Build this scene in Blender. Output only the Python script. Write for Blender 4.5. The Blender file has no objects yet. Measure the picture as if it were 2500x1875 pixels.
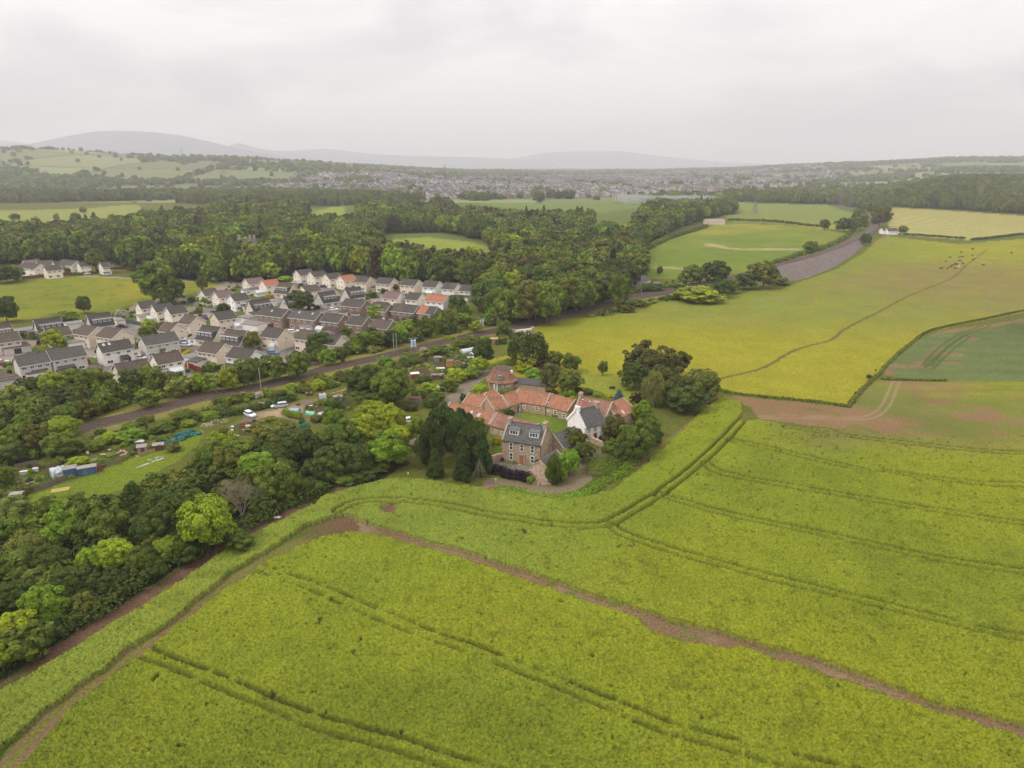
import bpy, math, random
import numpy as np
from mathutils import Vector, Matrix, Euler

# ------------------------------------------------------------------ camera, sky, sun, exposure
F, H, HY = 1733.0, 66.0, 400.0            # focal length in photo pixels, drone height, horizon row
PITCH = math.atan((937.5 - HY) / F)
CP, SP = math.cos(PITCH), math.sin(PITCH)
sc = bpy.context.scene
col = sc.collection
cam_data = bpy.data.cameras.new('drone_camera')
cam = bpy.data.objects.new('drone_camera', cam_data)
col.objects.link(cam)
cam.location = (0, 0, H)
cam.rotation_euler = (math.pi / 2 - PITCH, 0, 0)
cam_data.sensor_width = 36.0
cam_data.lens = F / 2500.0 * 36.0
cam_data.clip_start = 0.5
cam_data.clip_end = 60000.0
sc.camera = cam

SUN_EL, SUN_AZ = math.radians(52), math.radians(-112)     # azimuth from +Y towards +X: the light comes from the left, a little behind the camera
world = bpy.data.worlds.new('World')
sc.world = world
world.use_nodes = True
nt = world.node_tree
nt.nodes.clear()
N = nt.nodes.new
out = N('ShaderNodeOutputWorld'); bg = N('ShaderNodeBackground'); sky = N('ShaderNodeTexSky')
sky.sky_type = 'NISHITA'; sky.sun_disc = False
sky.sun_elevation = SUN_EL; sky.sun_rotation = SUN_AZ
tc = N('ShaderNodeTexCoord'); mp = N('ShaderNodeMapping')
mp.inputs['Scale'].default_value = (1.0, 1.0, 3.2)
mp.inputs['Location'].default_value = (3.1, 1.7, 0.4)
n1 = N('ShaderNodeTexNoise'); n1.inputs['Scale'].default_value = 2.6; n1.inputs['Detail'].default_value = 5; n1.inputs['Roughness'].default_value = 0.52
n1.inputs['Distortion'].default_value = 0.5
rp = N('ShaderNodeValToRGB')
rp.color_ramp.elements[0].position = 0.40; rp.color_ramp.elements[0].color = (4.8, 4.66, 4.68, 1)
rp.color_ramp.elements[1].position = 0.56; rp.color_ramp.elements[1].color = (6.1, 5.86, 5.68, 1)
sx_ = N('ShaderNodeSeparateXYZ'); mr_ = N('ShaderNodeMapRange'); vs_ = N('ShaderNodeVectorMath'); vs_.operation = 'SCALE'
mr_.inputs['From Min'].default_value = 0; mr_.inputs['From Max'].default_value = 1; mr_.inputs['To Min'].default_value = 1; mr_.inputs['To Max'].default_value = 2.9   # an overcast sky is about three times brighter overhead than at the horizon
mx = N('ShaderNodeMix'); mx.data_type = 'RGBA'; mx.inputs[0].default_value = 0.93   # closed cloud deck in front of the blue
nt.links.new(tc.outputs['Generated'], mp.inputs['Vector'])
nt.links.new(mp.outputs['Vector'], n1.inputs['Vector'])
nt.links.new(n1.outputs['Fac'], rp.inputs['Fac'])
nt.links.new(sky.outputs['Color'], mx.inputs[6])
nt.links.new(tc.outputs['Generated'], sx_.inputs[0]); nt.links.new(sx_.outputs['Z'], mr_.inputs['Value'])
nt.links.new(rp.outputs['Color'], vs_.inputs[0]); nt.links.new(mr_.outputs[0], vs_.inputs['Scale'])
nt.links.new(vs_.outputs[0], mx.inputs[7])
nt.links.new(mx.outputs[2], bg.inputs['Color'])
bg.inputs['Strength'].default_value = 0.1
nt.links.new(bg.outputs['Background'], out.inputs['Surface'])

sun_data = bpy.data.lights.new('sun', 'SUN')
sun_data.energy = 1.5
sun_data.angle = math.radians(11)
sun_data.color = (1.0, 0.95, 0.86)
sun = bpy.data.objects.new('sun', sun_data)
col.objects.link(sun)
sun_dir = Vector((math.sin(SUN_AZ) * math.cos(SUN_EL), math.cos(SUN_AZ) * math.cos(SUN_EL), math.sin(SUN_EL)))
sun.rotation_euler = sun_dir.to_track_quat('Z', 'Y').to_euler()

sc.view_settings.view_transform = 'Standard'
sc.view_settings.look = 'None'
sc.view_settings.exposure = 0.48
sc.view_settings.gamma = 1.0
sc.view_settings.use_curve_mapping = False
sc.cycles.max_bounces = 5
sc.cycles.diffuse_bounces = 3
sc.cycles.transparent_max_bounces = 8
sc.cycles.volume_bounces = 0
sc.cycles.use_denoising = True
sc.cycles.denoiser = 'OPENIMAGEDENOISE'
sc.cycles.denoising_input_passes = 'RGB_ALBEDO_NORMAL'
sc.cycles.denoising_prefilter = 'ACCURATE'
sc.cycles.adaptive_threshold = 0.004

rng = np.random.default_rng(11)
random.seed(5)

# ------------------------------------------------------------------ measuring on the ground
REG = {'A': (1000, 820, .27125), 'B': (0, 600, .22604), 'C': (400, 620, .22604), 'D': (800, 600, .22604),
       'E': (0, 900, .27125), 'G': (500, 850, .27125), 'I': (0, 1200, .36166), 'J': (1500, 350, .45208),
       'K': (0, 280, .40687), 'L': (800, 330, .40687), 'M': (1600, 350, .40687), 'N': (1700, 850, .36166),
       'P': (0, 0, 1.0), 'F': (0, 0, 1.1302), 'Q': (1090, 890, .1085), 'R': (1300, 920, .11754),
       'S': (1200, 1030, .13562), 'T': (880, 780, .13562), 'U': (0, 1060, .18083), 'V': (500, 920, .16275),
       'W': (1900, 440, .27125)}
def px(reg, x, y):
    o = REG[reg]
    return o[0] + x * o[2], o[1] + y * o[2]
def pxs(reg, *pts):
    return [px(reg, a, b) for a, b in pts]
def ray(x, y):
    u = (x - 1250.0) / F; v = (937.5 - y) / F
    return np.array([u, CP + v * SP, -SP + v * CP])
def g(x, y, z=0.0):
    d = ray(x, y)
    t = (z - H) / d[2]
    return np.array([d[0] * t, d[1] * t, z])
def project(X, Y, Z):
    zc = Y * CP + (H - Z) * SP
    yc = (Z - H) * CP + Y * SP
    return 1250.0 + F * X / zc, 937.5 - F * yc / zc
def depth(X, Y, Z=0.0):
    return Y * CP + (H - Z) * SP

def smooth(e0, e1, x):
    t = np.clip((x - e0) / (e1 - e0), 0, 1)
    return t * t * (3 - 2 * t)
def hsh(ix, iy, s):
    h = (ix.astype(np.int64) * 374761393 + iy.astype(np.int64) * 668265263 + s * 974711) & 0xffffffff
    h = ((h ^ (h >> 13)) * 1274126177) & 0xffffffff
    return ((h ^ (h >> 16)) & 0xffff) / 65535.0
def vnoise(x, y, s=0):
    ix = np.floor(x); iy = np.floor(y); fx = x - ix; fy = y - iy
    fx = fx * fx * (3 - 2 * fx); fy = fy * fy * (3 - 2 * fy)
    a = hsh(ix, iy, s); b = hsh(ix + 1, iy, s); c = hsh(ix, iy + 1, s); d = hsh(ix + 1, iy + 1, s)
    return (a * (1 - fx) + b * fx) * (1 - fy) + (c * (1 - fx) + d * fx) * fy
def fbm(x, y, s=0, o=4):
    v = 0; a = .5; t = 0
    for k in range(o):
        v = v + a * vnoise(x * 2 ** k + 7.3 * k, y * 2 ** k + 3.1 * k, s + k); t += a; a *= .55
    return v / t

# height of the land: level round the farm, rising to hills far off
AK = [-2.5, -1.2, -.72, -.62, -.50, -.40, -.30, -.20, -.12, -.05, .05, .2, .3, .36, .42, .50, .60, .70, 1.2, 2.5]
LH = [150, 150, 132, 122, 100, 86, 70, 44, 26, 12, 4, 3, 4, 6, 6, 4, 0, 0, 0, 0]           # left farmland slope
RH = [0, 0, 0, 0, 0, 0, 0, 0, 0, 0, 2, 8, 24, 38, 50, 60, 62, 64, 64, 64]               # right wooded hill
def terrain(X, Y):
    X = np.asarray(X, float); Y = np.asarray(Y, float)
    a = X / np.maximum(Y, 1.0)
    h = np.interp(a, AK, LH) * smooth(1750, 3300, Y)
    h = h + np.interp(a, AK, RH) * smooth(2300, 4600, Y)
    h = h + 26 * smooth(.46, .62, a) * smooth(1150, 1500, Y)
    h = h + (fbm(X / 700, Y / 700, 9, 3) - .5) * 22 * smooth(1700, 3200, Y)
    h = np.maximum(h - 40 * smooth(5200, 8000, Y), 0.0)
    return h
def ground_at(x, y):
    p = g(x, y) if y > HY + 3 else None
    if p is not None and p[1] < 1100:
        return p
    d = ray(x, y)
    t = np.concatenate([np.linspace(900, 5200, 1400), np.linspace(5210, 15000, 500)]) / d[1]
    X = d[0] * t; Y = d[1] * t; Z = H + d[2] * t
    below = Z < terrain(X, Y)
    k = int(np.argmax(below)) if below.any() else 1200
    return np.array([X[k], Y[k], float(terrain(X[k], Y[k]))])

def inpoly(x, y, poly):
    r = np.zeros(np.shape(x), bool)
    n = len(poly); j = n - 1
    for i in range(n):
        xi, yi = poly[i]; xj, yj = poly[j]
        if yi != yj:
            c = ((yi > y) != (yj > y)) & (x < (xj - xi) * (y - yi) / (yj - yi) + xi)
            r ^= c
        j = i
    return r
def dist_line(X, Y, pts, pad=34.0):
    """distance, side and way along a polyline (only worked out within pad metres of it)"""
    shp = np.shape(X); X = X.ravel(); Y = Y.ravel()
    best = np.full(X.shape, 1e4); sgn = np.ones(X.shape); along = np.zeros(X.shape); acc = 0.0
    xs = [p[0] for p in pts]; ys = [p[1] for p in pts]
    cand = np.nonzero((X > min(xs) - pad) & (X < max(xs) + pad) & (Y > min(ys) - pad) & (Y < max(ys) + pad))[0]
    cx, cy = X[cand], Y[cand]
    for (x0, y0), (x1, y1) in zip(pts[:-1], pts[1:]):
        dx, dy = x1 - x0, y1 - y0; L2 = dx * dx + dy * dy + 1e-9; L = math.sqrt(L2)
        w = np.nonzero((cx > min(x0, x1) - pad) & (cx < max(x0, x1) + pad) & (cy > min(y0, y1) - pad) & (cy < max(y0, y1) + pad))[0]
        k = cand[w]; x = cx[w]; y = cy[w]
        t = np.clip(((x - x0) * dx + (y - y0) * dy) / L2, 0, 1)
        ex = x - x0 - t * dx; ey = y - y0 - t * dy
        d = np.sqrt(ex * ex + ey * ey)
        m = d < best[k]; k = k[m]
        best[k] = d[m]; sgn[k] = np.sign(dx * ey - dy * ex)[m]; along[k] = acc + t[m] * L
        acc += L
    return best.reshape(shp), sgn.reshape(shp), along.reshape(shp)
def smooth_line(pts, n=6):
    """Catmull-Rom through the points"""
    P = [np.array(p, float) for p in pts]
    P = [2 * P[0] - P[1]] + P + [2 * P[-1] - P[-2]]
    o = []
    for i in range(1, len(P) - 2):
        for k in range(n):
            t = k / n
            o.append(.5 * ((2 * P[i]) + (-P[i-1] + P[i+1]) * t + (2*P[i-1] - 5*P[i] + 4*P[i+1] - P[i+2]) * t*t + (-P[i-1] + 3*P[i] - 3*P[i+1] + P[i+2]) * t**3))
    o.append(P[-2])
    return [tuple(q) for q in o]
def gline(reg, *pts, n=5):
    return smooth_line([tuple(g(*px(reg, a, b))[:2]) for a, b in pts], n)

# ------------------------------------------------------------------ object helpers
def tag(o, label=None, cat=None, group=None, kind=None):
    if label: o['label'] = label
    if cat: o['category'] = cat
    if group: o['group'] = group
    if kind: o['kind'] = kind
    return o
def link(name, data, parent=None):
    o = bpy.data.objects.new(name, data); col.objects.link(o)
    if parent is not None: o.parent = parent
    return o
def thing(name, label, cat, loc=(0, 0, 0), rz=0.0, group=None):
    o = bpy.data.objects.new(name, None); col.objects.link(o)
    o.location = tuple(float(v) for v in loc); o.rotation_euler = (0, 0, rz); o.empty_display_size = .5
    return tag(o, label, cat, group)
class MB:
    """collects shapes into one mesh"""
    def __init__(s): s.v = []; s.f = []
    def face(s, pts):
        n = len(s.v); s.v += [tuple(float(c) for c in p) for p in pts]; s.f.append(tuple(range(n, n + len(pts))))
    def box(s, cx, cy, z0, sx, sy, sz, rz=0.0):
        n = len(s.v); c, q = math.cos(rz), math.sin(rz)
        for z in (z0, z0 + sz):
            for ax, ay in ((-1, -1), (1, -1), (1, 1), (-1, 1)):
                x, y = ax * sx / 2, ay * sy / 2
                s.v.append((cx + x * c - y * q, cy + x * q + y * c, z))
        for f in ((0, 3, 2, 1), (4, 5, 6, 7), (0, 1, 5, 4), (1, 2, 6, 5), (2, 3, 7, 6), (3, 0, 4, 7)):
            s.f.append(tuple(n + i for i in f))
        return s
    def prism(s, prof, x0, x1, axis='x'):
        """closed profile of (a, z) pushed along x (or y)"""
        n = len(s.v); k = len(prof)
        for x in (x0, x1):
            for a, z in prof: s.v.append((x, a, z) if axis == 'x' else (a, x, z))
        s.f.append(tuple(range(n + k - 1, n - 1, -1))); s.f.append(tuple(range(n + k, n + 2 * k)))
        for i in range(k):
            j = (i + 1) % k
            s.f.append((n + i, n + j, n + k + j, n + k + i))
        return s
    def tube(s, p0, p1, r0, r1=None, seg=6, caps=True):
        r1 = r0 if r1 is None else r1
        p0 = Vector(p0); p1 = Vector(p1); d = (p1 - p0)
        if d.length < 1e-6: return s
        q = d.to_track_quat('Z', 'Y'); n = len(s.v)
        for p, r in ((p0, r0), (p1, r1)):
            for i in range(seg):
                a = 2 * math.pi * i / seg
                s.v.append(tuple(p + q @ Vector((r * math.cos(a), r * math.sin(a), 0))))
        for i in range(seg):
            j = (i + 1) % seg
            s.f.append((n + i, n + j, n + seg + j, n + seg + i))
        if caps:
            s.f.append(tuple(range(n + seg - 1, n - 1, -1))); s.f.append(tuple(range(n + seg, n + 2 * seg)))
        return s
    def mesh(s, name, m):
        me = bpy.data.meshes.new(name); me.from_pydata(s.v, [], s.f)
        if m is not None: me.materials.append(m)
        return me
    def build(s, name, m, parent=None):
        return link(name, s.mesh(name, m), parent)

def np_mesh(name, V, Q, m=None, smooth_=False):
    me = bpy.data.meshes.new(name)
    k = Q.shape[1]
    me.vertices.add(len(V)); me.vertices.foreach_set('co', np.ascontiguousarray(V, np.float32).ravel())
    me.loops.add(Q.size); me.loops.foreach_set('vertex_index', np.ascontiguousarray(Q, np.int32).ravel())
    me.polygons.add(len(Q)); me.polygons.foreach_set('loop_start', np.arange(0, Q.size, k, dtype=np.int32))
    me.update(calc_edges=True)
    if smooth_: me.polygons.foreach_set('use_smooth', np.ones(len(Q), bool))
    if m is not None: me.materials.append(m)
    return me
def set_color(me, name, C, domain='POINT'):
    at = me.color_attributes.new(name, 'FLOAT_COLOR', domain)
    c4 = np.ones((len(C), 4), np.float32); c4[:, :3] = C
    at.data.foreach_set('color', c4.ravel())
def set_float(me, name, A, domain='POINT'):
    at = me.attributes.new(name, 'FLOAT', domain)
    at.data.foreach_set('value', np.ascontiguousarray(A, np.float32))

# ------------------------------------------------------------------ materials
MATS = {}
def mat(name, rgb, rough=.85, var=.15, scale=1.2, bump=0.0, bscale=6.0, metal=0.0, rgb2=None, stretch=None, spec=.3, detail=5):
    if name in MATS: return MATS[name]
    m = bpy.data.materials.new(name); m.use_nodes = True
    t = m.node_tree; b = t.nodes['Principled BSDF']
    b.inputs['Roughness'].default_value = rough; b.inputs['Metallic'].default_value = metal
    b.inputs['Specular IOR Level'].default_value = spec
    co = t.nodes.new('ShaderNodeTexCoord'); mpn = t.nodes.new('ShaderNodeMapping')
    if stretch: mpn.inputs['Scale'].default_value = stretch
    no = t.nodes.new('ShaderNodeTexNoise'); no.inputs['Scale'].default_value = scale; no.inputs['Detail'].default_value = detail; no.inputs['Roughness'].default_value = .65
    r = t.nodes.new('ShaderNodeValToRGB'); r.color_ramp.elements[0].position = .3; r.color_ramp.elements[1].position = .7
    lo = [c * (1 - var) for c in rgb]; hi = [min(1, c * (1 + var)) for c in (rgb2 or rgb)]
    r.color_ramp.elements[0].color = (*lo, 1); r.color_ramp.elements[1].color = (*hi, 1)
    t.links.new(co.outputs['Object'], mpn.inputs['Vector']); t.links.new(mpn.outputs['Vector'], no.inputs['Vector'])
    t.links.new(no.outputs['Fac'], r.inputs['Fac']); t.links.new(r.outputs['Color'], b.inputs['Base Color'])
    if bump > 0:
        n2 = t.nodes.new('ShaderNodeTexNoise'); n2.inputs['Scale'].default_value = bscale; n2.inputs['Detail'].default_value = 4
        bp = t.nodes.new('ShaderNodeBump'); bp.inputs['Strength'].default_value = bump; bp.inputs['Distance'].default_value = .05
        t.links.new(mpn.outputs['Vector'], n2.inputs['Vector']); t.links.new(n2.outputs['Fac'], bp.inputs['Height']); t.links.new(bp.outputs['Normal'], b.inputs['Normal'])
    MATS[name] = m
    return m
def roof_mat(name, c1, c2, var_scale=2.5, course=.3, streak=.35):
    """rows of slates or pantiles: course lines, per-tile colour, moss and lichen blotches"""
    if name in MATS: return MATS[name]
    m = bpy.data.materials.new(name); m.use_nodes = True
    t = m.node_tree; b = t.nodes['Principled BSDF']; b.inputs['Roughness'].default_value = .85; b.inputs['Specular IOR Level'].default_value = .25
    co = t.nodes.new('ShaderNodeTexCoord')
    br = t.nodes.new('ShaderNodeTexBrick'); br.inputs['Scale'].default_value = 1.0
    br.inputs['Brick Width'].default_value = course * .8; br.inputs['Row Height'].default_value = course
    br.inputs['Mortar Size'].default_value = course * .06; br.inputs['Mortar Smooth'].default_value = .4
    br.inputs['Color1'].default_value = (*c1, 1); br.inputs['Color2'].default_value = (*c2, 1)
    br.inputs['Mortar'].default_value = (*[c * .45 for c in c1], 1)
    sx = t.nodes.new('ShaderNodeSeparateXYZ'); cx = t.nodes.new('ShaderNodeCombineXYZ')
    ml = t.nodes.new('ShaderNodeMath'); ml.operation = 'MULTIPLY'; ml.inputs[1].default_value = 1.6
    t.links.new(co.outputs['Object'], sx.inputs[0]); t.links.new(sx.outputs['X'], cx.inputs['X'])
    t.links.new(sx.outputs['Z'], ml.inputs[0]); t.links.new(ml.outputs[0], cx.inputs['Y'])
    t.links.new(cx.outputs[0], br.inputs['Vector'])
    no = t.nodes.new('ShaderNodeTexNoise'); no.inputs['Scale'].default_value = var_scale; no.inputs['Detail'].default_value = 6; no.inputs['Roughness'].default_value = .7
    t.links.new(co.outputs['Object'], no.inputs['Vector'])
    rr = t.nodes.new('ShaderNodeMapRange'); rr.inputs['From Min'].default_value = .3; rr.inputs['From Max'].default_value = .7
    rr.inputs['To Min'].default_value = 1 - streak; rr.inputs['To Max'].default_value = 1 + streak
    t.links.new(no.outputs['Fac'], rr.inputs['Value'])
    mm = t.nodes.new('ShaderNodeVectorMath'); mm.operation = 'SCALE'
    t.links.new(br.outputs['Color'], mm.inputs[0]); t.links.new(rr.outputs[0], mm.inputs['Scale'])
    t.links.new(mm.outputs[0], b.inputs['Base Color'])
    bp = t.nodes.new('ShaderNodeBump'); bp.inputs['Strength'].default_value = .5; bp.inputs['Distance'].default_value = .03
    t.links.new(br.outputs['Fac'], bp.inputs['Height']); bp.invert = True; t.links.new(bp.outputs['Normal'], b.inputs['Normal'])
    MATS[name] = m
    return m
def stone_mat(name, c1, c2, mortar, w=.5, h=.28):
    if name in MATS: return MATS[name]
    m = bpy.data.materials.new(name); m.use_nodes = True
    t = m.node_tree; b = t.nodes['Principled BSDF']; b.inputs['Roughness'].default_value = .9; b.inputs['Specular IOR Level'].default_value = .2
    co = t.nodes.new('ShaderNodeTexCoord'); sx = t.nodes.new('ShaderNodeSeparateXYZ'); cx = t.nodes.new('ShaderNodeCombineXYZ')
    ad = t.nodes.new('ShaderNodeMath'); ad.operation = 'ADD'
    t.links.new(co.outputs['Object'], sx.inputs[0]); t.links.new(sx.outputs['X'], ad.inputs[0]); t.links.new(sx.outputs['Y'], ad.inputs[1])
    t.links.new(ad.outputs[0], cx.inputs['X']); t.links.new(sx.outputs['Z'], cx.inputs['Y'])
    br = t.nodes.new('ShaderNodeTexBrick'); br.inputs['Scale'].default_value = 1
    br.inputs['Brick Width'].default_value = w; br.inputs['Row Height'].default_value = h; br.inputs['Mortar Size'].default_value = .03; br.inputs['Mortar Smooth'].default_value = .6
    br.inputs['Color1'].default_value = (*c1, 1); br.inputs['Color2'].default_value = (*c2, 1); br.inputs['Mortar'].default_value = (*mortar, 1)
    t.links.new(cx.outputs[0], br.inputs['Vector'])
    no = t.nodes.new('ShaderNodeTexNoise'); no.inputs['Scale'].default_value = 1.6; no.inputs['Detail'].default_value = 7; no.inputs['Roughness'].default_value = .75
    t.links.new(co.outputs['Object'], no.inputs['Vector'])
    rr = t.nodes.new('ShaderNodeMapRange'); rr.inputs['From Min'].default_value = .3; rr.inputs['From Max'].default_value = .7; rr.inputs['To Min'].default_value = .62; rr.inputs['To Max'].default_value = 1.4
    t.links.new(no.outputs['Fac'], rr.inputs['Value'])
    mm = t.nodes.new('ShaderNodeVectorMath'); mm.operation = 'SCALE'
    t.links.new(br.outputs['Color'], mm.inputs[0]); t.links.new(rr.outputs[0], mm.inputs['Scale']); t.links.new(mm.outputs[0], b.inputs['Base Color'])
    bp = t.nodes.new('ShaderNodeBump'); bp.inputs['Strength'].default_value = .6; bp.inputs['Distance'].default_value = .03; bp.invert = True
    t.links.new(br.outputs['Fac'], bp.inputs['Height']); t.links.new(bp.outputs['Normal'], b.inputs['Normal'])
    MATS[name] = m
    return m

def ground_material():
    m = bpy.data.materials.new('land_surface'); m.use_nodes = True
    t = m.node_tree; b = t.nodes['Principled BSDF']; b.inputs['Roughness'].default_value = 1; b.inputs['Specular IOR Level'].default_value = .02
    at = t.nodes.new('ShaderNodeAttribute'); at.attribute_name = 'albedo'
    ge = t.nodes.new('ShaderNodeNewGeometry')
    n1 = t.nodes.new('ShaderNodeTexNoise'); n1.inputs['Scale'].default_value = 2.4; n1.inputs['Detail'].default_value = 4; n1.inputs['Roughness'].default_value = .7
    n2 = t.nodes.new('ShaderNodeTexNoise'); n2.inputs['Scale'].default_value = .06; n2.inputs['Detail'].default_value = 6; n2.inputs['Roughness'].default_value = .6
    for n in (n1, n2): t.links.new(ge.outputs['Position'], n.inputs['Vector'])
    r1 = t.nodes.new('ShaderNodeMapRange'); r1.inputs['From Min'].default_value = .32; r1.inputs['From Max'].default_value = .68; r1.inputs['To Min'].default_value = .58; r1.inputs['To Max'].default_value = 1.42
    r2 = t.nodes.new('ShaderNodeMapRange'); r2.inputs['From Min'].default_value = .3; r2.inputs['From Max'].default_value = .7; r2.inputs['To Min'].default_value = .9; r2.inputs['To Max'].default_value = 1.1
    t.links.new(n1.outputs['Fac'], r1.inputs['Value']); t.links.new(n2.outputs['Fac'], r2.inputs['Value'])
    ml = t.nodes.new('ShaderNodeMath'); ml.operation = 'MULTIPLY'; t.links.new(r1.outputs[0], ml.inputs[0]); t.links.new(r2.outputs[0], ml.inputs[1])
    vm = t.nodes.new('ShaderNodeVectorMath'); vm.operation = 'SCALE'; t.links.new(at.outputs['Color'], vm.inputs[0]); t.links.new(ml.outputs[0], vm.inputs['Scale'])
    t.links.new(vm.outputs[0], b.inputs['Base Color'])
    bp = t.nodes.new('ShaderNodeBump'); bp.inputs['Strength'].default_value = .5; bp.inputs['Distance'].default_value = .25
    n3 = t.nodes.new('ShaderNodeTexNoise'); n3.inputs['Scale'].default_value = 2.6; n3.inputs['Detail'].default_value = 3
    t.links.new(ge.outputs['Position'], n3.inputs['Vector']); t.links.new(n3.outputs['Fac'], bp.inputs['Height']); t.links.new(bp.outputs['Normal'], b.inputs['Normal'])
    return m
M_LAND = ground_material()
# ------------------------------------------------------------------ the land: one fine sheet cut into fields
# colours are what the surface itself has (grass, crop, soil)
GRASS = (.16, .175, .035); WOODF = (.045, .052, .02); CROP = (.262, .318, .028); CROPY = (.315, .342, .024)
STRIP = (.25, .31, .045); TRACK = (.26, .17, .095); MARGIN = (.20, .115, .070); PAST = (.385, .365, .035)
PASTG = (.24, .30, .040); PASTB = (.30, .255, .085); WHEAT = (.165, .205, .07); SOIL = (.32, .20, .105)
PALE = (.44, .40, .130); MEADOW = (.20, .27, .040); GOLF = (.30, .36, .060); LAWN = (.16, .24, .030)
PAVE = (.42, .35, .30); TARM = (.30, .262, .245); DRIVE = (.27, .215, .165); FAR1 = (.26, .30, .12); FAR2 = (.33, .33, .14)
RUT = (.06, .065, .018)

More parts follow.
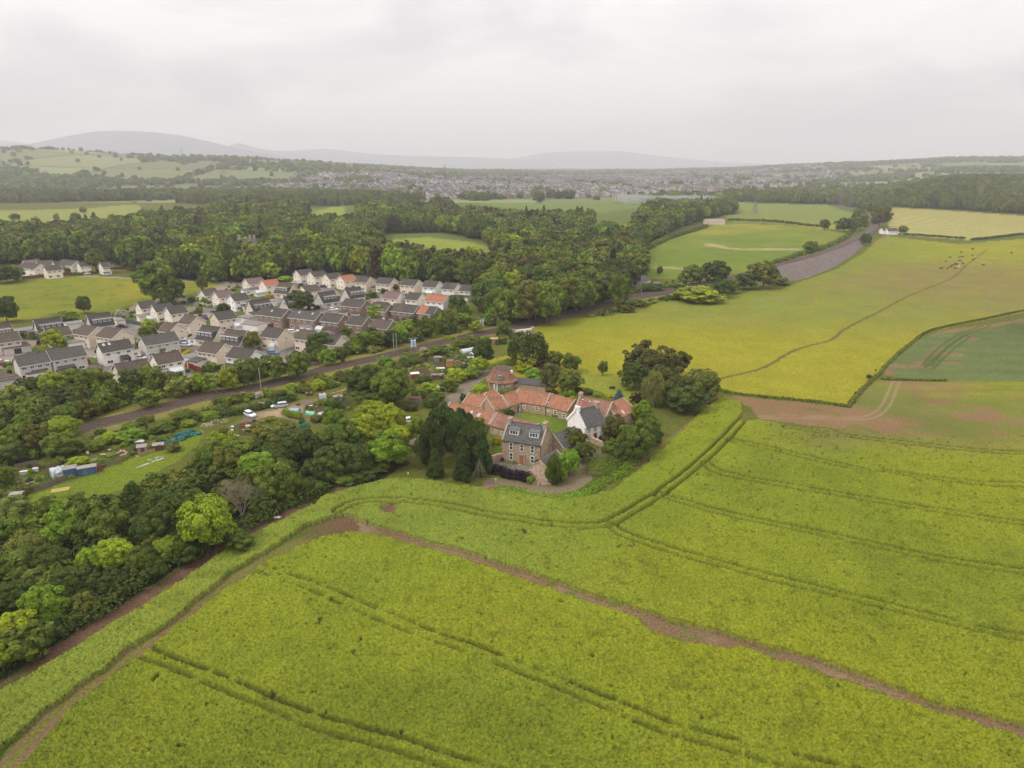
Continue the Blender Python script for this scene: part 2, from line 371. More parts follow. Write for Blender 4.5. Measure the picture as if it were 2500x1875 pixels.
POLY = {
 'crop_near': pxs('P', (738, 1334), (651, 1381), (524, 1468), (416, 1544), (362, 1594), (307, 1634), (235, 1688), (163, 1746), (119, 1800), (60, 1875), (-150, 2050), (-150, 2600), (2900, 2600), (2900, 1960), (2500, 1814), (2260, 1740), (2034, 1667), (1808, 1588), (1763, 1594), (1672, 1577), (1582, 1543), (1560, 1520), (1356, 1452), (1130, 1370), (938, 1317), (859, 1306), (800, 1312)),
 'crop_mid': pxs('P', (800, 1269), (850, 1262), (927, 1292), (1130, 1350), (1356, 1426), (1582, 1503), (1808, 1565), (2034, 1627), (2260, 1718), (2500, 1780), (2900, 1900), (2900, 1060), (2500, 1062), (2345, 1070), (2200, 1064), (2050, 1054), (1930, 1042), (1853, 1030), (1808, 1035), (1812, 985), (1760, 968), (1700, 1020), (1640, 1080), (1560, 1150), (1490, 1205), (1400, 1222), (1330, 1222), (1240, 1195), (1195, 1200), (1130, 1190), (1060, 1180), (960, 1172), (880, 1190), (800, 1216), (760, 1240), (715, 1275), (690, 1300), (745, 1290)),
 'crop_strip': pxs('P', (800, 1269), (745, 1290), (669, 1341), (543, 1417), (452, 1497), (326, 1583), (253, 1641), (181, 1696), (108, 1742), (47, 1800), (-20, 1862), (-200, 2020), (-200, 1850), (0, 1705), (72, 1655), (203, 1578), (311, 1512), (470, 1407), (579, 1330), (687, 1276), (715, 1262), (760, 1240)),
 'track_a': pxs('P', (850, 1262), (800, 1269), (745, 1290), (669, 1341), (543, 1417), (452, 1497), (326, 1583), (253, 1641), (181, 1696), (108, 1742), (47, 1800), (-20, 1862), (-400, 2150), (-150, 2200), (60, 1875), (119, 1800), (163, 1746), (235, 1688), (307, 1634), (362, 1594), (416, 1544), (524, 1468), (651, 1381), (738, 1334), (800, 1312), (870, 1300), (880, 1285)),
 'dirt_margin': pxs('P', (-100, 1748), (72, 1612), (203, 1535), (311, 1473), (470, 1369), (579, 1292), (687, 1245), (760, 1217), (830, 1188), (880, 1172), (890, 1190), (830, 1212), (765, 1240), (690, 1278), (583, 1332), (474, 1409), (315, 1514), (207, 1580), (76, 1657), (-100, 1790)),
 'headland': pxs('F', (1548, 852), (1650, 862), (1830, 880), (1850, 855), (1872, 835), (1905, 818), (2040, 822), (2500, 824), (2500, 955), (2212, 955), (2040, 955), (1930, 945), (1830, 930), (1700, 914), (1640, 906), (1622, 880), (1602, 872), (1560, 872), (1520, 900), (1455, 960), (1380, 1015), (1372, 1008), (1440, 950), (1515, 890)),
 'pasture': pxs('J', (-130, 940), (0, 932), (60, 905), (150, 880), (300, 850), (600, 830), (760, 795), (900, 790), (1000, 750), (1200, 680), (1350, 590), (1420, 520), (1470, 500), (1860, 545), (2212, 515), (2600, 500), (2600, 850), (2212, 915), (2000, 955), (1720, 1010), (1600, 1085), (1480, 1185), (1440, 1240), (1360, 1290), (1270, 1422), (1100, 1400), (700, 1360), (560, 1335), (300, 1330), (-100, 1330), (-700, 1270), (-700, 1180), (-560, 1140), (-500, 1040), (-560, 1000), (-400, 960)),
 'lawn': pxs('A', (1400, 330), (1520, 330), (1750, 355), (1950, 370), (2100, 440), (2100, 520), (1950, 600), (1800, 540), (1640, 480), (1500, 440)),
 'wheat': pxs('J', (2900, 900), (2212, 945), (2000, 985), (1760, 1012), (1640, 1070), (1500, 1170), (1452, 1250), (1560, 1275), (1800, 1283), (2212, 1282), (2900, 1282)),
 'pale_field': pxs('M', (1390, 385), (1700, 400), (2212, 435), (2900, 470), (2900, 540), (2212, 550), (1880, 580), (1520, 553), (1400, 530), (1400, 470)),
 'meadow_a': pxs('J', (140, 700), (145, 600), (300, 520), (520, 445), (620, 430), (900, 440), (1240, 480), (1260, 500), (1180, 560), (920, 645), (740, 700), (500, 730), (300, 735), (170, 730)),
 'meadow_b': pxs('J', (300, 330), (680, 322), (1160, 335), (1300, 380), (1290, 470), (1100, 462), (900, 432), (640, 425), (560, 372), (400, 372)),
 'meadow_c': pxs('L', (850, 395), (1300, 383), (1900, 420), (1830, 440), (1640, 468), (1350, 455), (1000, 430)),
 'golf_a': pxs('L', (320, 640), (400, 625), (600, 612), (850, 640), (965, 670), (1000, 745), (900, 725), (700, 700), (560, 680), (430, 670)),
 'golf_b': pxs('L', (-120, 470), (30, 430), (100, 430), (110, 480), (200, 520), (190, 545), (20, 545), (-150, 520)),
 'golf_c': pxs('L', (1600, 560), (1620, 545), (1800, 538), (1810, 560), (1740, 585), (1620, 580)),
 'golf_d': pxs('K', (-300, 590), (0, 575), (270, 570), (560, 560), (780, 538), (840, 545), (840, 600), (620, 620), (300, 655), (-300, 665)),
 'golf_e': pxs('K', (1180, 580), (1330, 575), (1340, 610), (1200, 610)),
 'left_meadow': pxs('B', (-400, 430), (0, 405), (250, 385), (500, 345), (900, 325), (1500, 345), (1520, 280), (1100, 270), (1250, 250), (2130, 390), (2760, 470), (2700, 560), (2130, 610), (1980, 615), (1430, 640), (1200, 720), (850, 740), (600, 760), (300, 800), (-400, 830)),
 'estate': pxs('P', (-400, 860), (0, 815), (70, 795), (190, 780), (290, 766), (335, 742), (450, 720), (560, 690), (700, 700), (720, 665), (840, 668), (1000, 690), (1150, 705), (1165, 735), (1080, 765), (1060, 800), (960, 830), (860, 850), (800, 890), (700, 905), (560, 930), (440, 940), (330, 935), (180, 930), (0, 960), (-400, 1030)),
 'allot_left': pxs('U', (-300, 740), (130, 640), (180, 480), (520, 420), (1000, 400), (1270, 260), (1600, 190), (1900, 60), (2212, 20), (2212, 200), (1720, 340), (1300, 500), (900, 640), (450, 800), (100, 900), (-300, 1000)),
 'grass_lane': pxs('U', (380, 840), (880, 680), (1300, 520), (1720, 370), (2212, 200), (2600, 40), (2740, -90), (2760, 60), (2400, 380), (2000, 600), (1500, 800), (1000, 960), (600, 1080), (380, 1060)),
 'car_park': pxs('V', (620, 600), (800, 520), (1000, 480), (1240, 400), (1400, 350), (1640, 320), (1740, 340), (1600, 400), (1500, 440), (1480, 560), (1780, 680), (1700, 720), (1200, 640), (1000, 620), (780, 660), (560, 700), (480, 700)),
 'allot_mid': pxs('V', (1400, 560), (1480, 420), (1720, 340), (2212, 180), (2212, 500), (1800, 680), (1480, 640)),
 'allot_low': pxs('V', (300, 860), (520, 720), (780, 660), (1200, 640), (1600, 720), (1500, 900), (900, 1000), (300, 960)),
 'allot_right': pxs('T', (700, 940), (1150, 740), (1700, 560), (2100, 500), (2100, 760), (1700, 900), (1500, 1080), (1000, 1140), (880, 1060)),
 'farm_yard': pxs('A', (700, 1120), (830, 1130), (1000, 1170), (1110, 1190), (1060, 1290), (740, 1225), (690, 1180)),
 'court_path': pxs('A', (870, 725), (935, 670), (1100, 660), (1300, 700), (1450, 740), (1440, 770), (1250, 770), (1000, 740)),
 'court_lawn': pxs('A', (930, 735), (1060, 684), (1180, 695), (1400, 760), (1430, 850), (1290, 890), (1150, 830)),
 'garden': pxs('A', (680, 860), (880, 900), (840, 1060), (740, 1060)),
 'farm_verge': pxs('A', (800, 1400), (1100, 1415), (1400, 1390), (1560, 1290), (1680, 1180), (1720, 1100), (1900, 1070), (2020, 1140), (1960, 1230), (1700, 1370), (1560, 1470), (1400, 1500), (1250, 1480), (1000, 1430), (850, 1410)),
 'beech_yard': pxs('A', (950, 385), (1060, 385), (1200, 430), (1240, 500), (1150, 500), (1000, 430)),
}
WOODS = {
 'wood_main': pxs('P', (-500, 650), (0, 645), (250, 634), (330, 664), (480, 688), (640, 694), (720, 676), (800, 668), (950, 686), (1100, 708), (1160, 715), (1180, 770), (1230, 792), (1330, 800), (1430, 770), (1500, 735), (1550, 710), (1565, 650), (1570, 600), (1650, 560), (1720, 535), (1800, 520), (1780, 508), (1640, 505), (1480, 545), (1400, 552), (1250, 545), (1100, 530), (1000, 515), (700, 520), (560, 512), (500, 540), (330, 552), (100, 570), (-500, 590)),
 'belt_left': pxs('P', (-300, 1000), (0, 960), (200, 945), (260, 1000), (190, 1075), (0, 1180), (-300, 1300)),
 'belt_lane': pxs('P', (-500, 1450), (0, 1290), (300, 1240), (450, 1160), (600, 1090), (800, 1060), (1000, 1130), (900, 1190), (760, 1215), (560, 1300), (300, 1480), (0, 1690), (-500, 2000)),
}
CLEAR = [pxs('P', (925, 570), (1085, 568), (1190, 590), (1220, 640), (1215, 690), (1100, 668), (925, 640)),
         pxs('P', (-600, 512), (120, 512), (330, 496), (342, 520), (335, 560), (140, 582), (-600, 600)), pxs('P', (745, 500), (880, 500), (880, 560), (760, 565)),
         pxs('P', (1150, 486), (1590, 500), (1560, 548), (1300, 545), (1100, 525)), pxs('P', (1545, 468), (1765, 468), (1765, 514), (1545, 514)),
         pxs('P', (1440, 540), (1550, 538), (1550, 590), (1450, 590))]

RAIL = [(g(a, b, 0)[0], g(a, b, 0)[1]) for a, b in [(-260, 1195), (0, 1113), (190, 1052), (345, 1012), (500, 972), (635, 947), (798, 903), (912, 878), (1060, 842), (1180, 815)]]
RAIL += [tuple(g(a, b, z)[:2]) for a, b, z in [(1252, 799, .5), (1300, 787, 1), (1420, 755, 1), (1530, 728, 1), (1636, 706, 1.5), (1789, 672, 2.5), (1893, 645, 3), (2011, 614, 3), (2104, 574, 3), (2135, 552, 2), (2131, 534, 1), (2112, 522, 0), (2070, 508, 0), (2030, 500, 0)]]
RAIL = smooth_line(RAIL, 8)
LANE = gline('T', (2212, 1080), (1900, 1290), (1750, 1400), (1600, 1500), (1500, 1600))     # lane by the farm
LANE_W = gline('P', (1185, 905), (1140, 945), (1105, 975), (1085, 1000), (1050, 1040), (1020, 1080))
LOOP = gline('A', (780, 1345), (950, 1365), (1150, 1375), (1350, 1355), (1500, 1290), (1590, 1200), (1640, 1120), (1760, 1060), (1830, 1030))
FOOT = gline('J', (560, 1275), (800, 1215), (950, 1130), (1050, 1095), (1150, 1070), (1190, 1050), (1230, 1015), (1300, 975), (1450, 900), (1600, 820), (1820, 730), (1900, 660), (2020, 570))
TRAM = [gline('F', (1625, 885), (1590, 925), (1540, 978), (1500, 1013), (1450, 1052), (1400, 1088), (1350, 1118), (1310, 1137), (1250, 1142), (1180, 1135), (1050, 1115), (950, 1095), (850, 1085), (770, 1090), (730, 1108)),
        gline('F', (1320, 1140), (1350, 1160), (1450, 1195), (1600, 1237), (1800, 1287), (2000, 1337), (2212, 1387), (2500, 1450)),
        gline('F', (1425, 1075), (1500, 1097), (1600, 1122), (1800, 1164), (2000, 1208), (2212, 1243), (2500, 1290)),
        gline('F', (1525, 1005), (1560, 1027), (1700, 1054), (1900, 1088), (2212, 1137), (2500, 1170)),
        gline('F', (1580, 955), (1700, 982), (1900, 1022), (2100, 1048), (2212, 1053), (2500, 1060)),
        gline('F', (1700, 925), (1900, 952), (2100, 974), (2212, 980), (2500, 985)),
        gline('F', (560, 1232), (700, 1283), (900, 1368), (1000, 1403), (1200, 1478), (1400, 1563), (1600, 1625), (1750, 1662), (1900, 1700)),
        gline('F', (310, 1415), (400, 1450), (550, 1512), (700, 1572), (850, 1614), (1000, 1662), (1200, 1730))]
TRAM_K = [1.3, 1.05, 1.15, .95, .9, 1.0, .58, .74]
ROADS = [gline('B', (1400, 1250), (1700, 1290), (2000, 1250), (2150, 1150), (2000, 1050), (1500, 950), (1350, 880), (1260, 850)),
         gline('C', (180, 1000), (350, 1000), (700, 1020), (1300, 1100), (1500, 1050)), gline('C', (1300, 1100), (1330, 1040), (1500, 1010)),
         gline('C', (280, 590), (500, 620), (650, 600)), gline('C', (1600, 640), (1900, 620), (1760, 380), (1600, 330), (1400, 330)),
         gline('D', (540, 560), (620, 530), (900, 500)), gline('D', (0, 700), (300, 680), (560, 760), (760, 800), (1000, 840)),
         gline('B', (500, 1400), (900, 1400), (1100, 1350), (1200, 1290))]
PATHS = [gline('B', (700, 320), (900, 325), (1200, 340), (1500, 362), (2130, 395), (2500, 400)), ]

CROPS = []
def build_land():
    py = np.concatenate([np.arange(2300, 1900, -8.), np.arange(1900, 820, -2.6), np.arange(820, 470, -2.7)])
    v = (937.5 - py) / F
    Yn = H * (CP + v * SP) / (SP - v * CP)
    Yr = np.concatenate([[6., 20., 34.], Yn[Yn > 40], np.arange(Yn.max() + 9, 4900, 15.), np.geomspace(4920, 15500, 60)])
    ar = np.concatenate([np.linspace(-2.3, -1.04, 40), np.arange(-1.02, 1.021, .0021), np.linspace(1.04, 2.3, 40)])
    A, Y = np.meshgrid(ar, Yr)
    X = A * Y
    Z = terrain(X, Y)
    PX, PY = project(X, Y, Z)
    near = Y < 1300
    nr, nc = X.shape
    # wobble the outlines so that no edge is ruled
    wx = (fbm(X / 3.0, Y / 3.0, 21, 3) - .5); wy = (fbm(X / 3.0, Y / 3.0, 31, 3) - .5)
    k = F / depth(X, Y, 0) * 1.5
    QX, QY = PX + wx * k, PY + wy * k * .45
    ids = np.zeros(X.shape, int)
    C = np.zeros(X.shape + (3,)); C[:] = GRASS
    lf = fbm(X / 34, Y / 34, 3, 4); mf = fbm(X / 7, Y / 7, 4, 4); hf = fbm(X / 1.6, Y / 1.6, 5, 3)
    def mixc(m, c, w=1.0):
        w = np.clip(w, 0, 1) * m if not np.isscalar(w) else m * w
        C[:] = C * (1 - w[..., None]) + np.array(c) * w[..., None]
    names = ['rough_grass']
    def paint(nm, c, obj=None):
        m = inpoly(QX, QY, POLY[nm] if nm in POLY else WOODS[nm]) & near
        mixc(m.astype(float), c)
        if obj:
            if obj not in names: names.append(obj)
            ids[m] = names.index(obj)
        return m
    mixc(np.ones_like(X), (.17, .155, .04), (mf - .45) * 1.2)
    # ---- far country: a patchwork of pale fields, cells with their own colour
    far = Y >= 1300
    U, V = X / 330 + (fbm(X / 900, Y / 900, 41, 2) - .5) * .7, Y / 420 + (fbm(X / 900, Y / 900, 42, 2) - .5) * .7
    cell = hsh(np.floor(U), np.floor(V), 77)
    cc = np.array(FAR1) * (1 - cell[..., None]) + np.array(FAR2) * cell[..., None]
    cc = cc * (.78 + .45 * hsh(np.floor(U), np.floor(V), 78))[..., None]
    edge = np.minimum(np.minimum(U % 1, 1 - U % 1) * 330, np.minimum(V % 1, 1 - V % 1) * 420)
    cc = np.where((edge < 5)[..., None], np.array((.05, .065, .03)), cc)
    C[far] = cc[far]
    farmland = far
    names.append('far_fields'); ids[far] = 1
    # ---- town ground
    town = inpoly(PX, PY, TOWN) & (Y > 1200)
    mixc(town.astype(float), (.14, .145, .10)); 
    names.append('town_ground'); ids[town] = len(names) - 1
    m = far & (Y > 4600); mixc(m.astype(float), (.10, .13, .07), .75)
    # ---- woods floor, meadows
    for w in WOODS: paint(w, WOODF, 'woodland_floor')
    for q in CLEAR:
        m = inpoly(QX, QY, q) & near; mixc(m.astype(float), (.16, .20, .045))
        if 'golf_course' not in names: names.append('golf_course')
        ids[m] = names.index('golf_course')
    for w in ('golf_a', 'golf_b', 'golf_c', 'golf_d', 'golf_e'):
        m = paint(w, GOLF, 'golf_course')
        stripes = (np.sin(X / 3.2 + Y / 5) > 0) * .22
        mixc(m.astype(float), (.38, .42, .09), stripes)
    m = paint('golf_d', (.33, .35, .09), 'golf_course')
    m = paint('left_meadow', (.25, .275, .035), 'left_meadow'); mixc(m.astype(float), (.33, .31, .035), (lf - .4) * 3); mixc(m.astype(float), (.14, .19, .03), (.42 - mf) * 4)
    m = paint('meadow_c', (.20, .27, .07), 'far_meadow')
    m = paint('meadow_b', (.25, .30, .07), 'far_meadow'); mixc(m.astype(float), (.36, .34, .06), smooth(900, 800, Y))
    m = paint('meadow_a', MEADOW, 'green_meadow'); mixc(m.astype(float), (.36, .345, .05), smooth(610, 760, Y) * .8 + (lf - .55) * 2)
    d, s, al = dist_line(X, Y, gline('J', (520, 545), (600, 565), (760, 572), (980, 572)))
    mixc(m.astype(float), (.50, .42, .20), smooth(9, 2, d + (mf - .5) * 12))
    d, s, al = dist_line(X, Y, gline('J', (240, 672), (320, 675), (390, 680)))
    mixc(m.astype(float), (.50, .42, .25), smooth(5, 1, d + (mf - .5) * 8))
    m = paint('pale_field', PALE, 'pale_field')
    st = (np.sin((X * .8 + Y * .25) / 2.6) > .1) * smooth(560, 500, X)
    mixc(m.astype(float), (.56, .50, .22), st * .6)
    # ---- the yellow pasture
    m = paint('pasture', PAST, 'pasture').astype(float)
    mixc(m, (.30, .34, .035), smooth(.42, .62, lf) * smooth(250, 330, Y) * .8)
    bx, by = g(2130, 690)[:2]
    e = np.sqrt(((X - bx) / 210) ** 2 + ((Y - by) / 150) ** 2)
    mixc(m, PASTB, smooth(1.15, .4, e + (lf - .5) * .6) * 1.0)
    bx, by = g(1900, 740)[:2]
    e = np.sqrt(((X - bx) / 120) ** 2 + ((Y - by) / 80) ** 2)
    mixc(m, (.27, .32, .06), smooth(1.1, .3, e + (lf - .5) * .7) * .7)
    d, s, al = dist_line(X, Y, RAIL[::3], 75)
    mixc(m, PASTG, smooth(70, 25, d) * smooth(250, 400, Y) * .7)
    mixc(m, (.33, .25, .09), smooth(26, 10, d + (mf - .5) * 14) * smooth(520, 600, Y))
    mixc(m, (.36, .30, .030), (mf - .52) * 2.2)
    mixc(m, (.26, .28, .025), (.45 - hf) * 2.0)
    d, s, al = dist_line(X, Y, FOOT)
    mixc(m, (.19, .15, .05), smooth(1.0, .3, d + (hf - .5) * 1.0) * smooth(700, 400, Y) + smooth(.9, .2, d) * .45)
    m = paint('lawn', (.31, .34, .045), 'lawn')
    # ---- wheat
    m = paint('wheat', WHEAT, 'wheat_field').astype(float)
    rows = np.sin(Y / 1.9 + X * .03 + mf * 1.2)
    mixc(m, (.20, .24, .09), (rows > 0) * .5)
    mixc(m, (.12, .155, .05), (lf - .5) * 3)
    for q in [((1720, 1030), (1760, 1020), (1850, 1010), (2212, 955)), ((1660, 1190), (1720, 1185), (1840, 1190)), ((1710, 1140), (1790, 1138), (1870, 1142)), ((1455, 1255), (1480, 1215), (1560, 1205), (1650, 1210), (1700, 1220)), ((1730, 1110), (1770, 1105)), ((1900, 1060), (1930, 1055))]:
        d, s, al = dist_line(X, Y, gline('J', *q)); mixc(m, SOIL, smooth(3.0, .5, d + (mf - .5) * 7) * .9)
    for q in [((1690, 1200), (1760, 1120), (1870, 1040), (2010, 985)), ((1700, 1215), (1800, 1120), (1900, 1045))]:
        d, s, al = dist_line(X, Y, gline('J', *q)); mixc(m, (.09, .13, .04), (smooth(.8, .3, np.abs(d - 1.2)) + 0) * .7)
    # ---- estate
    m = paint('estate', PAVE, 'estate_ground').astype(float)
    yard = hsh(np.floor(X / 9 + .35 * Y / 9), np.floor(Y / 11 - .2 * X / 11), 5)
    mixc(m, (.15, .185, .045), (yard > .48) * .95); mixc(m, (.10, .13, .035), (hf > .62) * (yard > .48) * .7)
    mixc(m, (.36, .28, .19), (yard < .10) * .7)
    for r_ in ROADS:
        d, s, al = dist_line(X, Y, r_); mixc(m, (.33, .29, .265), smooth(4.6, 4.2, d)); mixc(m, TARM, smooth(3.1, 2.8, d)); mixc(m, (.21, .19, .18), smooth(3.1, 2.8, d) * (mf - .4))
    for r_ in PATHS:
        d, s, al = dist_line(X, Y, r_); mixc(near.astype(float), (.42, .37, .31), smooth(1.9, 1.3, d))
    # ---- allotments, lanes, yards
    soil = np.array((.11, .075, .05))
    for w in ('allot_left', 'allot_mid', 'allot_low', 'allot_right'):
        m = paint(w, (.15, .17, .045), 'allotment').astype(float)
        c2 = hsh(np.floor((X * .92 + Y * .38) / 3.4), np.floor((Y * .92 - X * .38) / 5.2), 9)
        mixc(m, soil, (c2 < .30) * .85); mixc(m, (.30, .23, .15), (c2 > .87) * .6); mixc(m, (.075, .13, .03), (c2 > .5) * (c2 < .72) * .8)
        mixc(m, (.09, .12, .03), (hf > .6) * .6)
    m = paint('grass_lane', (.21, .27, .03), 'grass_lane')
    m = paint('car_park', (.27, .21, .15), 'car_park').astype(float)
    cx_, cy_ = g(*px('V', 1120, 520))[:2]
    mixc(m, (.50, .36, .22), smooth(9, 2, np.hypot(X - cx_, Y - cy_) + (mf - .5) * 6)); mixc(m, (.2, .21, .05), (mf > .6) * .6)
    m = paint('farm_yard', (.36, .31, .26), 'farm_yard').astype(float); mixc(m, (.25, .2, .15), (mf - .4) * 2)
    m = paint('beech_yard', (.50, .44, .37), 'farm_yard')
    m = paint('garden', (.16, .22, .03), 'garden')
    m = paint('court_path', (.36, .30, .23), 'courtyard_path')
    m = paint('court_lawn', LAWN, 'courtyard_lawn').astype(float); mixc(m, (.25, .30, .05), (mf - .45) * 2.5)
    # ---- soil headland
    m = paint('headland', SOIL, 'headland').astype(float)
    mixc(m, (.20, .22, .05), smooth(.50, .60, mf * .5 + lf * .5) * .9)
    bx, by = g(2146, 970)[:2]; mixc(m, (.20, .235, .05), smooth(1.1, .6, np.hypot((X - bx) / 14, (Y - by) / 20)) * .85)
    sp = m * smooth(g(2290, 960)[0] - 20, g(2290, 960)[0] + 25, X + (mf - .5) * 40)
    mixc(sp, (.23, .26, .045), 1.0 + (mf - .5) * 1.6)
    mixc(sp, (.34, .33, .035), smooth(.35, .75, vnoise(X / 14, Y / 1.6, 19) * .7 + hf * .4) * smooth(3, 0, np.abs(Y - g(2500, 953)[1]) - 7) * .85)
    for q in [((1560, 905), (1700, 900), (1830, 903), (1880, 900), (1910, 880), (1925, 850), (1935, 825))]:
        d, s, al = dist_line(X, Y, gline('F', *q)); mixc(m, (.42, .29, .18), smooth(.55, .15, np.abs(d - .95)) * .8)
    m = paint('farm_verge', (.105, .155, .025), 'farm_verge').astype(float); mixc(m, (.20, .24, .03), (mf - .4) * 2.0)
    m = paint('dirt_margin', MARGIN, 'dirt_margin').astype(float); mixc(m, (.10, .12, .03), (mf > .60) * .6); mixc(m, (.22, .15, .09), (hf > .62) * .5)
    d, s, al = dist_line(X, Y, LANE_W); m = (d < 2.4) & near; mixc(m.astype(float), (.30, .25, .19)); names.append('farm_lane'); ids[m] = len(names) - 1
    d, s, al = dist_line(X, Y, LOOP); m = (d < 3.4 + 2.6 * smooth(20, 30, X) + (mf - .5) * 2) & near; mixc(m.astype(float), (.29, .225, .16)); ids[m] = names.index('farm_lane')
    mixc(m.astype(float), (.26, .25, .06), smooth(.5, .1, d) * smooth(24, 16, X) + smooth(2.2, 3.2, d) * .8)
    d, s, al = dist_line(X, Y, RAIL[::3], 20)
    m = (d < 14) & near & (Y < 420) & ~np.isin(ids, [names.index('pasture')]); mixc(m.astype(float), (.31, .27, .075), smooth(9.5, 6, d + (mf - .5) * 5) * .8)
    # ---- the crop: a canopy .8 m high with wheel tracks pressed into it
    cn = inpoly(QX, QY, POLY['crop_near']) & near; cm = inpoly(QX, QY, POLY['crop_mid']) & near
    cs = inpoly(QX, QY, POLY['crop_strip']) & near
    cm &= ~(cs | cn)
    crop = cn | cm | cs
    hgt = np.zeros(X.shape)
    base = .85 + (lf - .5) * .2 + (mf - .5) * .16 + (hf - .5) * .28 + (rng.random(X.shape) - .5) * .36 * smooth(420, 60, Y)
    hgt[crop] = base[crop]; rutted = np.zeros(X.shape)
    mixc(cn | cm, CROP); mixc(cs, STRIP)
    big = fbm(X / 75, Y / 75, 14, 3); mixc((cn | cm).astype(float), CROPY, (lf * .6 + big * .6 - .54) * 2.4); mixc((cn | cm).astype(float), (.22, .30, .03), (.46 - big) * 3)
    mixc((cn | cm).astype(float), (.18, .23, .026), (.50 - lf * .8 - mf * .2) * 3)
    mixc((cm).astype(float), (.23, .30, .055), smooth(40, -20, X) * smooth(190, 160, Y) * .65)
    mixc(crop.astype(float), (.17, .20, .022), (.44 - hf) * 2.5)
    mixc(crop.astype(float), (.32, .32, .03), (hf - .62) * 3)
    # thin crop beside the headland
    thin = (cm & (Y > g(2500, 1150)[1])).astype(float) * smooth(g(1800, 1060)[0], g(2050, 1060)[0], X)
    mixc(thin, (.24, .215, .065), smooth(g(2500, 1130)[1], g(2500, 1070)[1], Y) * .8 + (mf - .5) * smooth(g(2500, 1150)[1], g(2500, 1110)[1], Y)); hgt *= 1 - thin * .5
    for nm, q in zip(('crop_near',) * 0, ()): pass
    bx, by = g(950, 1246)[:2]; b_ = smooth(1.2, .5, np.hypot((X - bx) / 2.0, (Y - by) / 2.2) + (hf - .5)) * cm; mixc(b_, MARGIN); hgt *= 1 - b_
    for w, (ln, kk) in enumerate(zip(TRAM, TRAM_K)):
        d, s, al = dist_line(X, Y, ln)
        n_ = vnoise(al / 2.3, s * 5 + w * 9.0, 60 + w) * .6 + vnoise(al / .7, s * 3 + w * 3.0, 80 + w) * .4
        off = (vnoise(al / 6, s * 2.0, 90 + w) - .5) * .35
        rut = smooth(.58, .20, np.abs(d - 1.0 + off)) * np.clip((n_ - .58 + kk * .55) * 3.5, 0, 1) * crop
        hgt = hgt * (1 - rut * .95); rutted = np.maximum(rutted, smooth(.75, .35, np.abs(d - 1.0 + off)) * np.clip((n_ - .5 + kk * .55) * 3.5, 0, 1))
        mixc(rut, RUT, .8)
        mixc(((d < .8) & (cn | cm)).astype(float), (.27, .30, .03), .35)
    # holes and ragged hems in the canopy
    hole = crop & (fbm(X / 1.1, Y / 1.1, 55, 2) < .14) & (mf > .55); hgt[hole] *= .35
    C[hole] = RUT
    for a_, b_ in ((cn, 'crop_field'), (cm, 'crop_field_beyond_track'), (cs, 'crop_strip')):
        names.append(b_); ids[a_] = len(names) - 1
    # ---- tracks between the crops
    m = (inpoly(QX, QY, POLY['track_a']) & near & ~crop); names.append('farm_track'); ids[m] = len(names) - 1
    mixc(m.astype(float), (.12, .155, .03)); edge_r = gline('P', (738, 1338), (651, 1388), (524, 1475), (416, 1551), (307, 1643), (163, 1755), (60, 1880), (-60, 1990))
    d, s, al = dist_line(X, Y, edge_r)
    mixc(m.astype(float), (.20, .20, .045), smooth(4.4, 2.6, d))
    lo = smooth(118, 96, Y)
    mixc(m.astype(float), TRACK, (smooth(.75, .25, np.abs(d - 1.3 + (mf - .5))) * .9 + smooth(.6, .2, np.abs(d - 3.1 + (mf - .5) * .8)) * .7) * (.35 + .65 * lo))
    bx, by = g(860, 1295)[:2]; mixc(m.astype(float), MARGIN, smooth(11, 4, np.hypot(X - bx, Y - by) + (mf - .5) * 6) * .9)
    m = (PX > 800) & (PX < 3000) & ~crop & near & (PY > 1255) & ~m; mixc(m.astype(float), TRACK); ids[m] = len(names) - 1
    mixc(m.astype(float), (.36, .25, .15), (mf - .45) * 2.5); mixc(m.astype(float), (.17, .20, .04), smooth(.54, .66, hf * .6 + mf * .4) * .85)
    # hem: grass along hedge lines
    grassy = ~crop & near & (Y < 420) & ~np.isin(ids, [names.index(q) for q in ('farm_track', 'farm_lane', 'farm_yard', 'car_park', 'courtyard_path', 'estate_ground', 'headland', 'dirt_margin')])
    hgt[grassy] = (.25 * hf + .1 * rng.random(X.shape))[grassy]
    hgt[(ids == names.index('pasture'))] = (hf * .25)[(ids == names.index('pasture'))]
    Z = Z + hgt
    cr = np.nonzero((crop & (hgt > .3) & (rutted < .25) & (A > -1.0) & (A < 1.0)).ravel())[0]
    cr = cr[rng.random(len(cr)) < .5]
    CROPS.append((X.ravel()[cr], Y.ravel()[cr], Z.ravel()[cr], C.reshape(-1, 3)[cr] * .53))
    idx = np.arange(nr * nc).reshape(nr, nc)
    q = np.stack([idx[:-1, :-1], idx[:-1, 1:], idx[1:, 1:], idx[1:, :-1]], -1).reshape(-1, 4)
    fid = ids[:-1, :-1].reshape(-1)
    Vv = np.stack([X, Y, Z], -1).reshape(-1, 3); Cf = np.clip(C * .53, .003, .9).reshape(-1, 3)
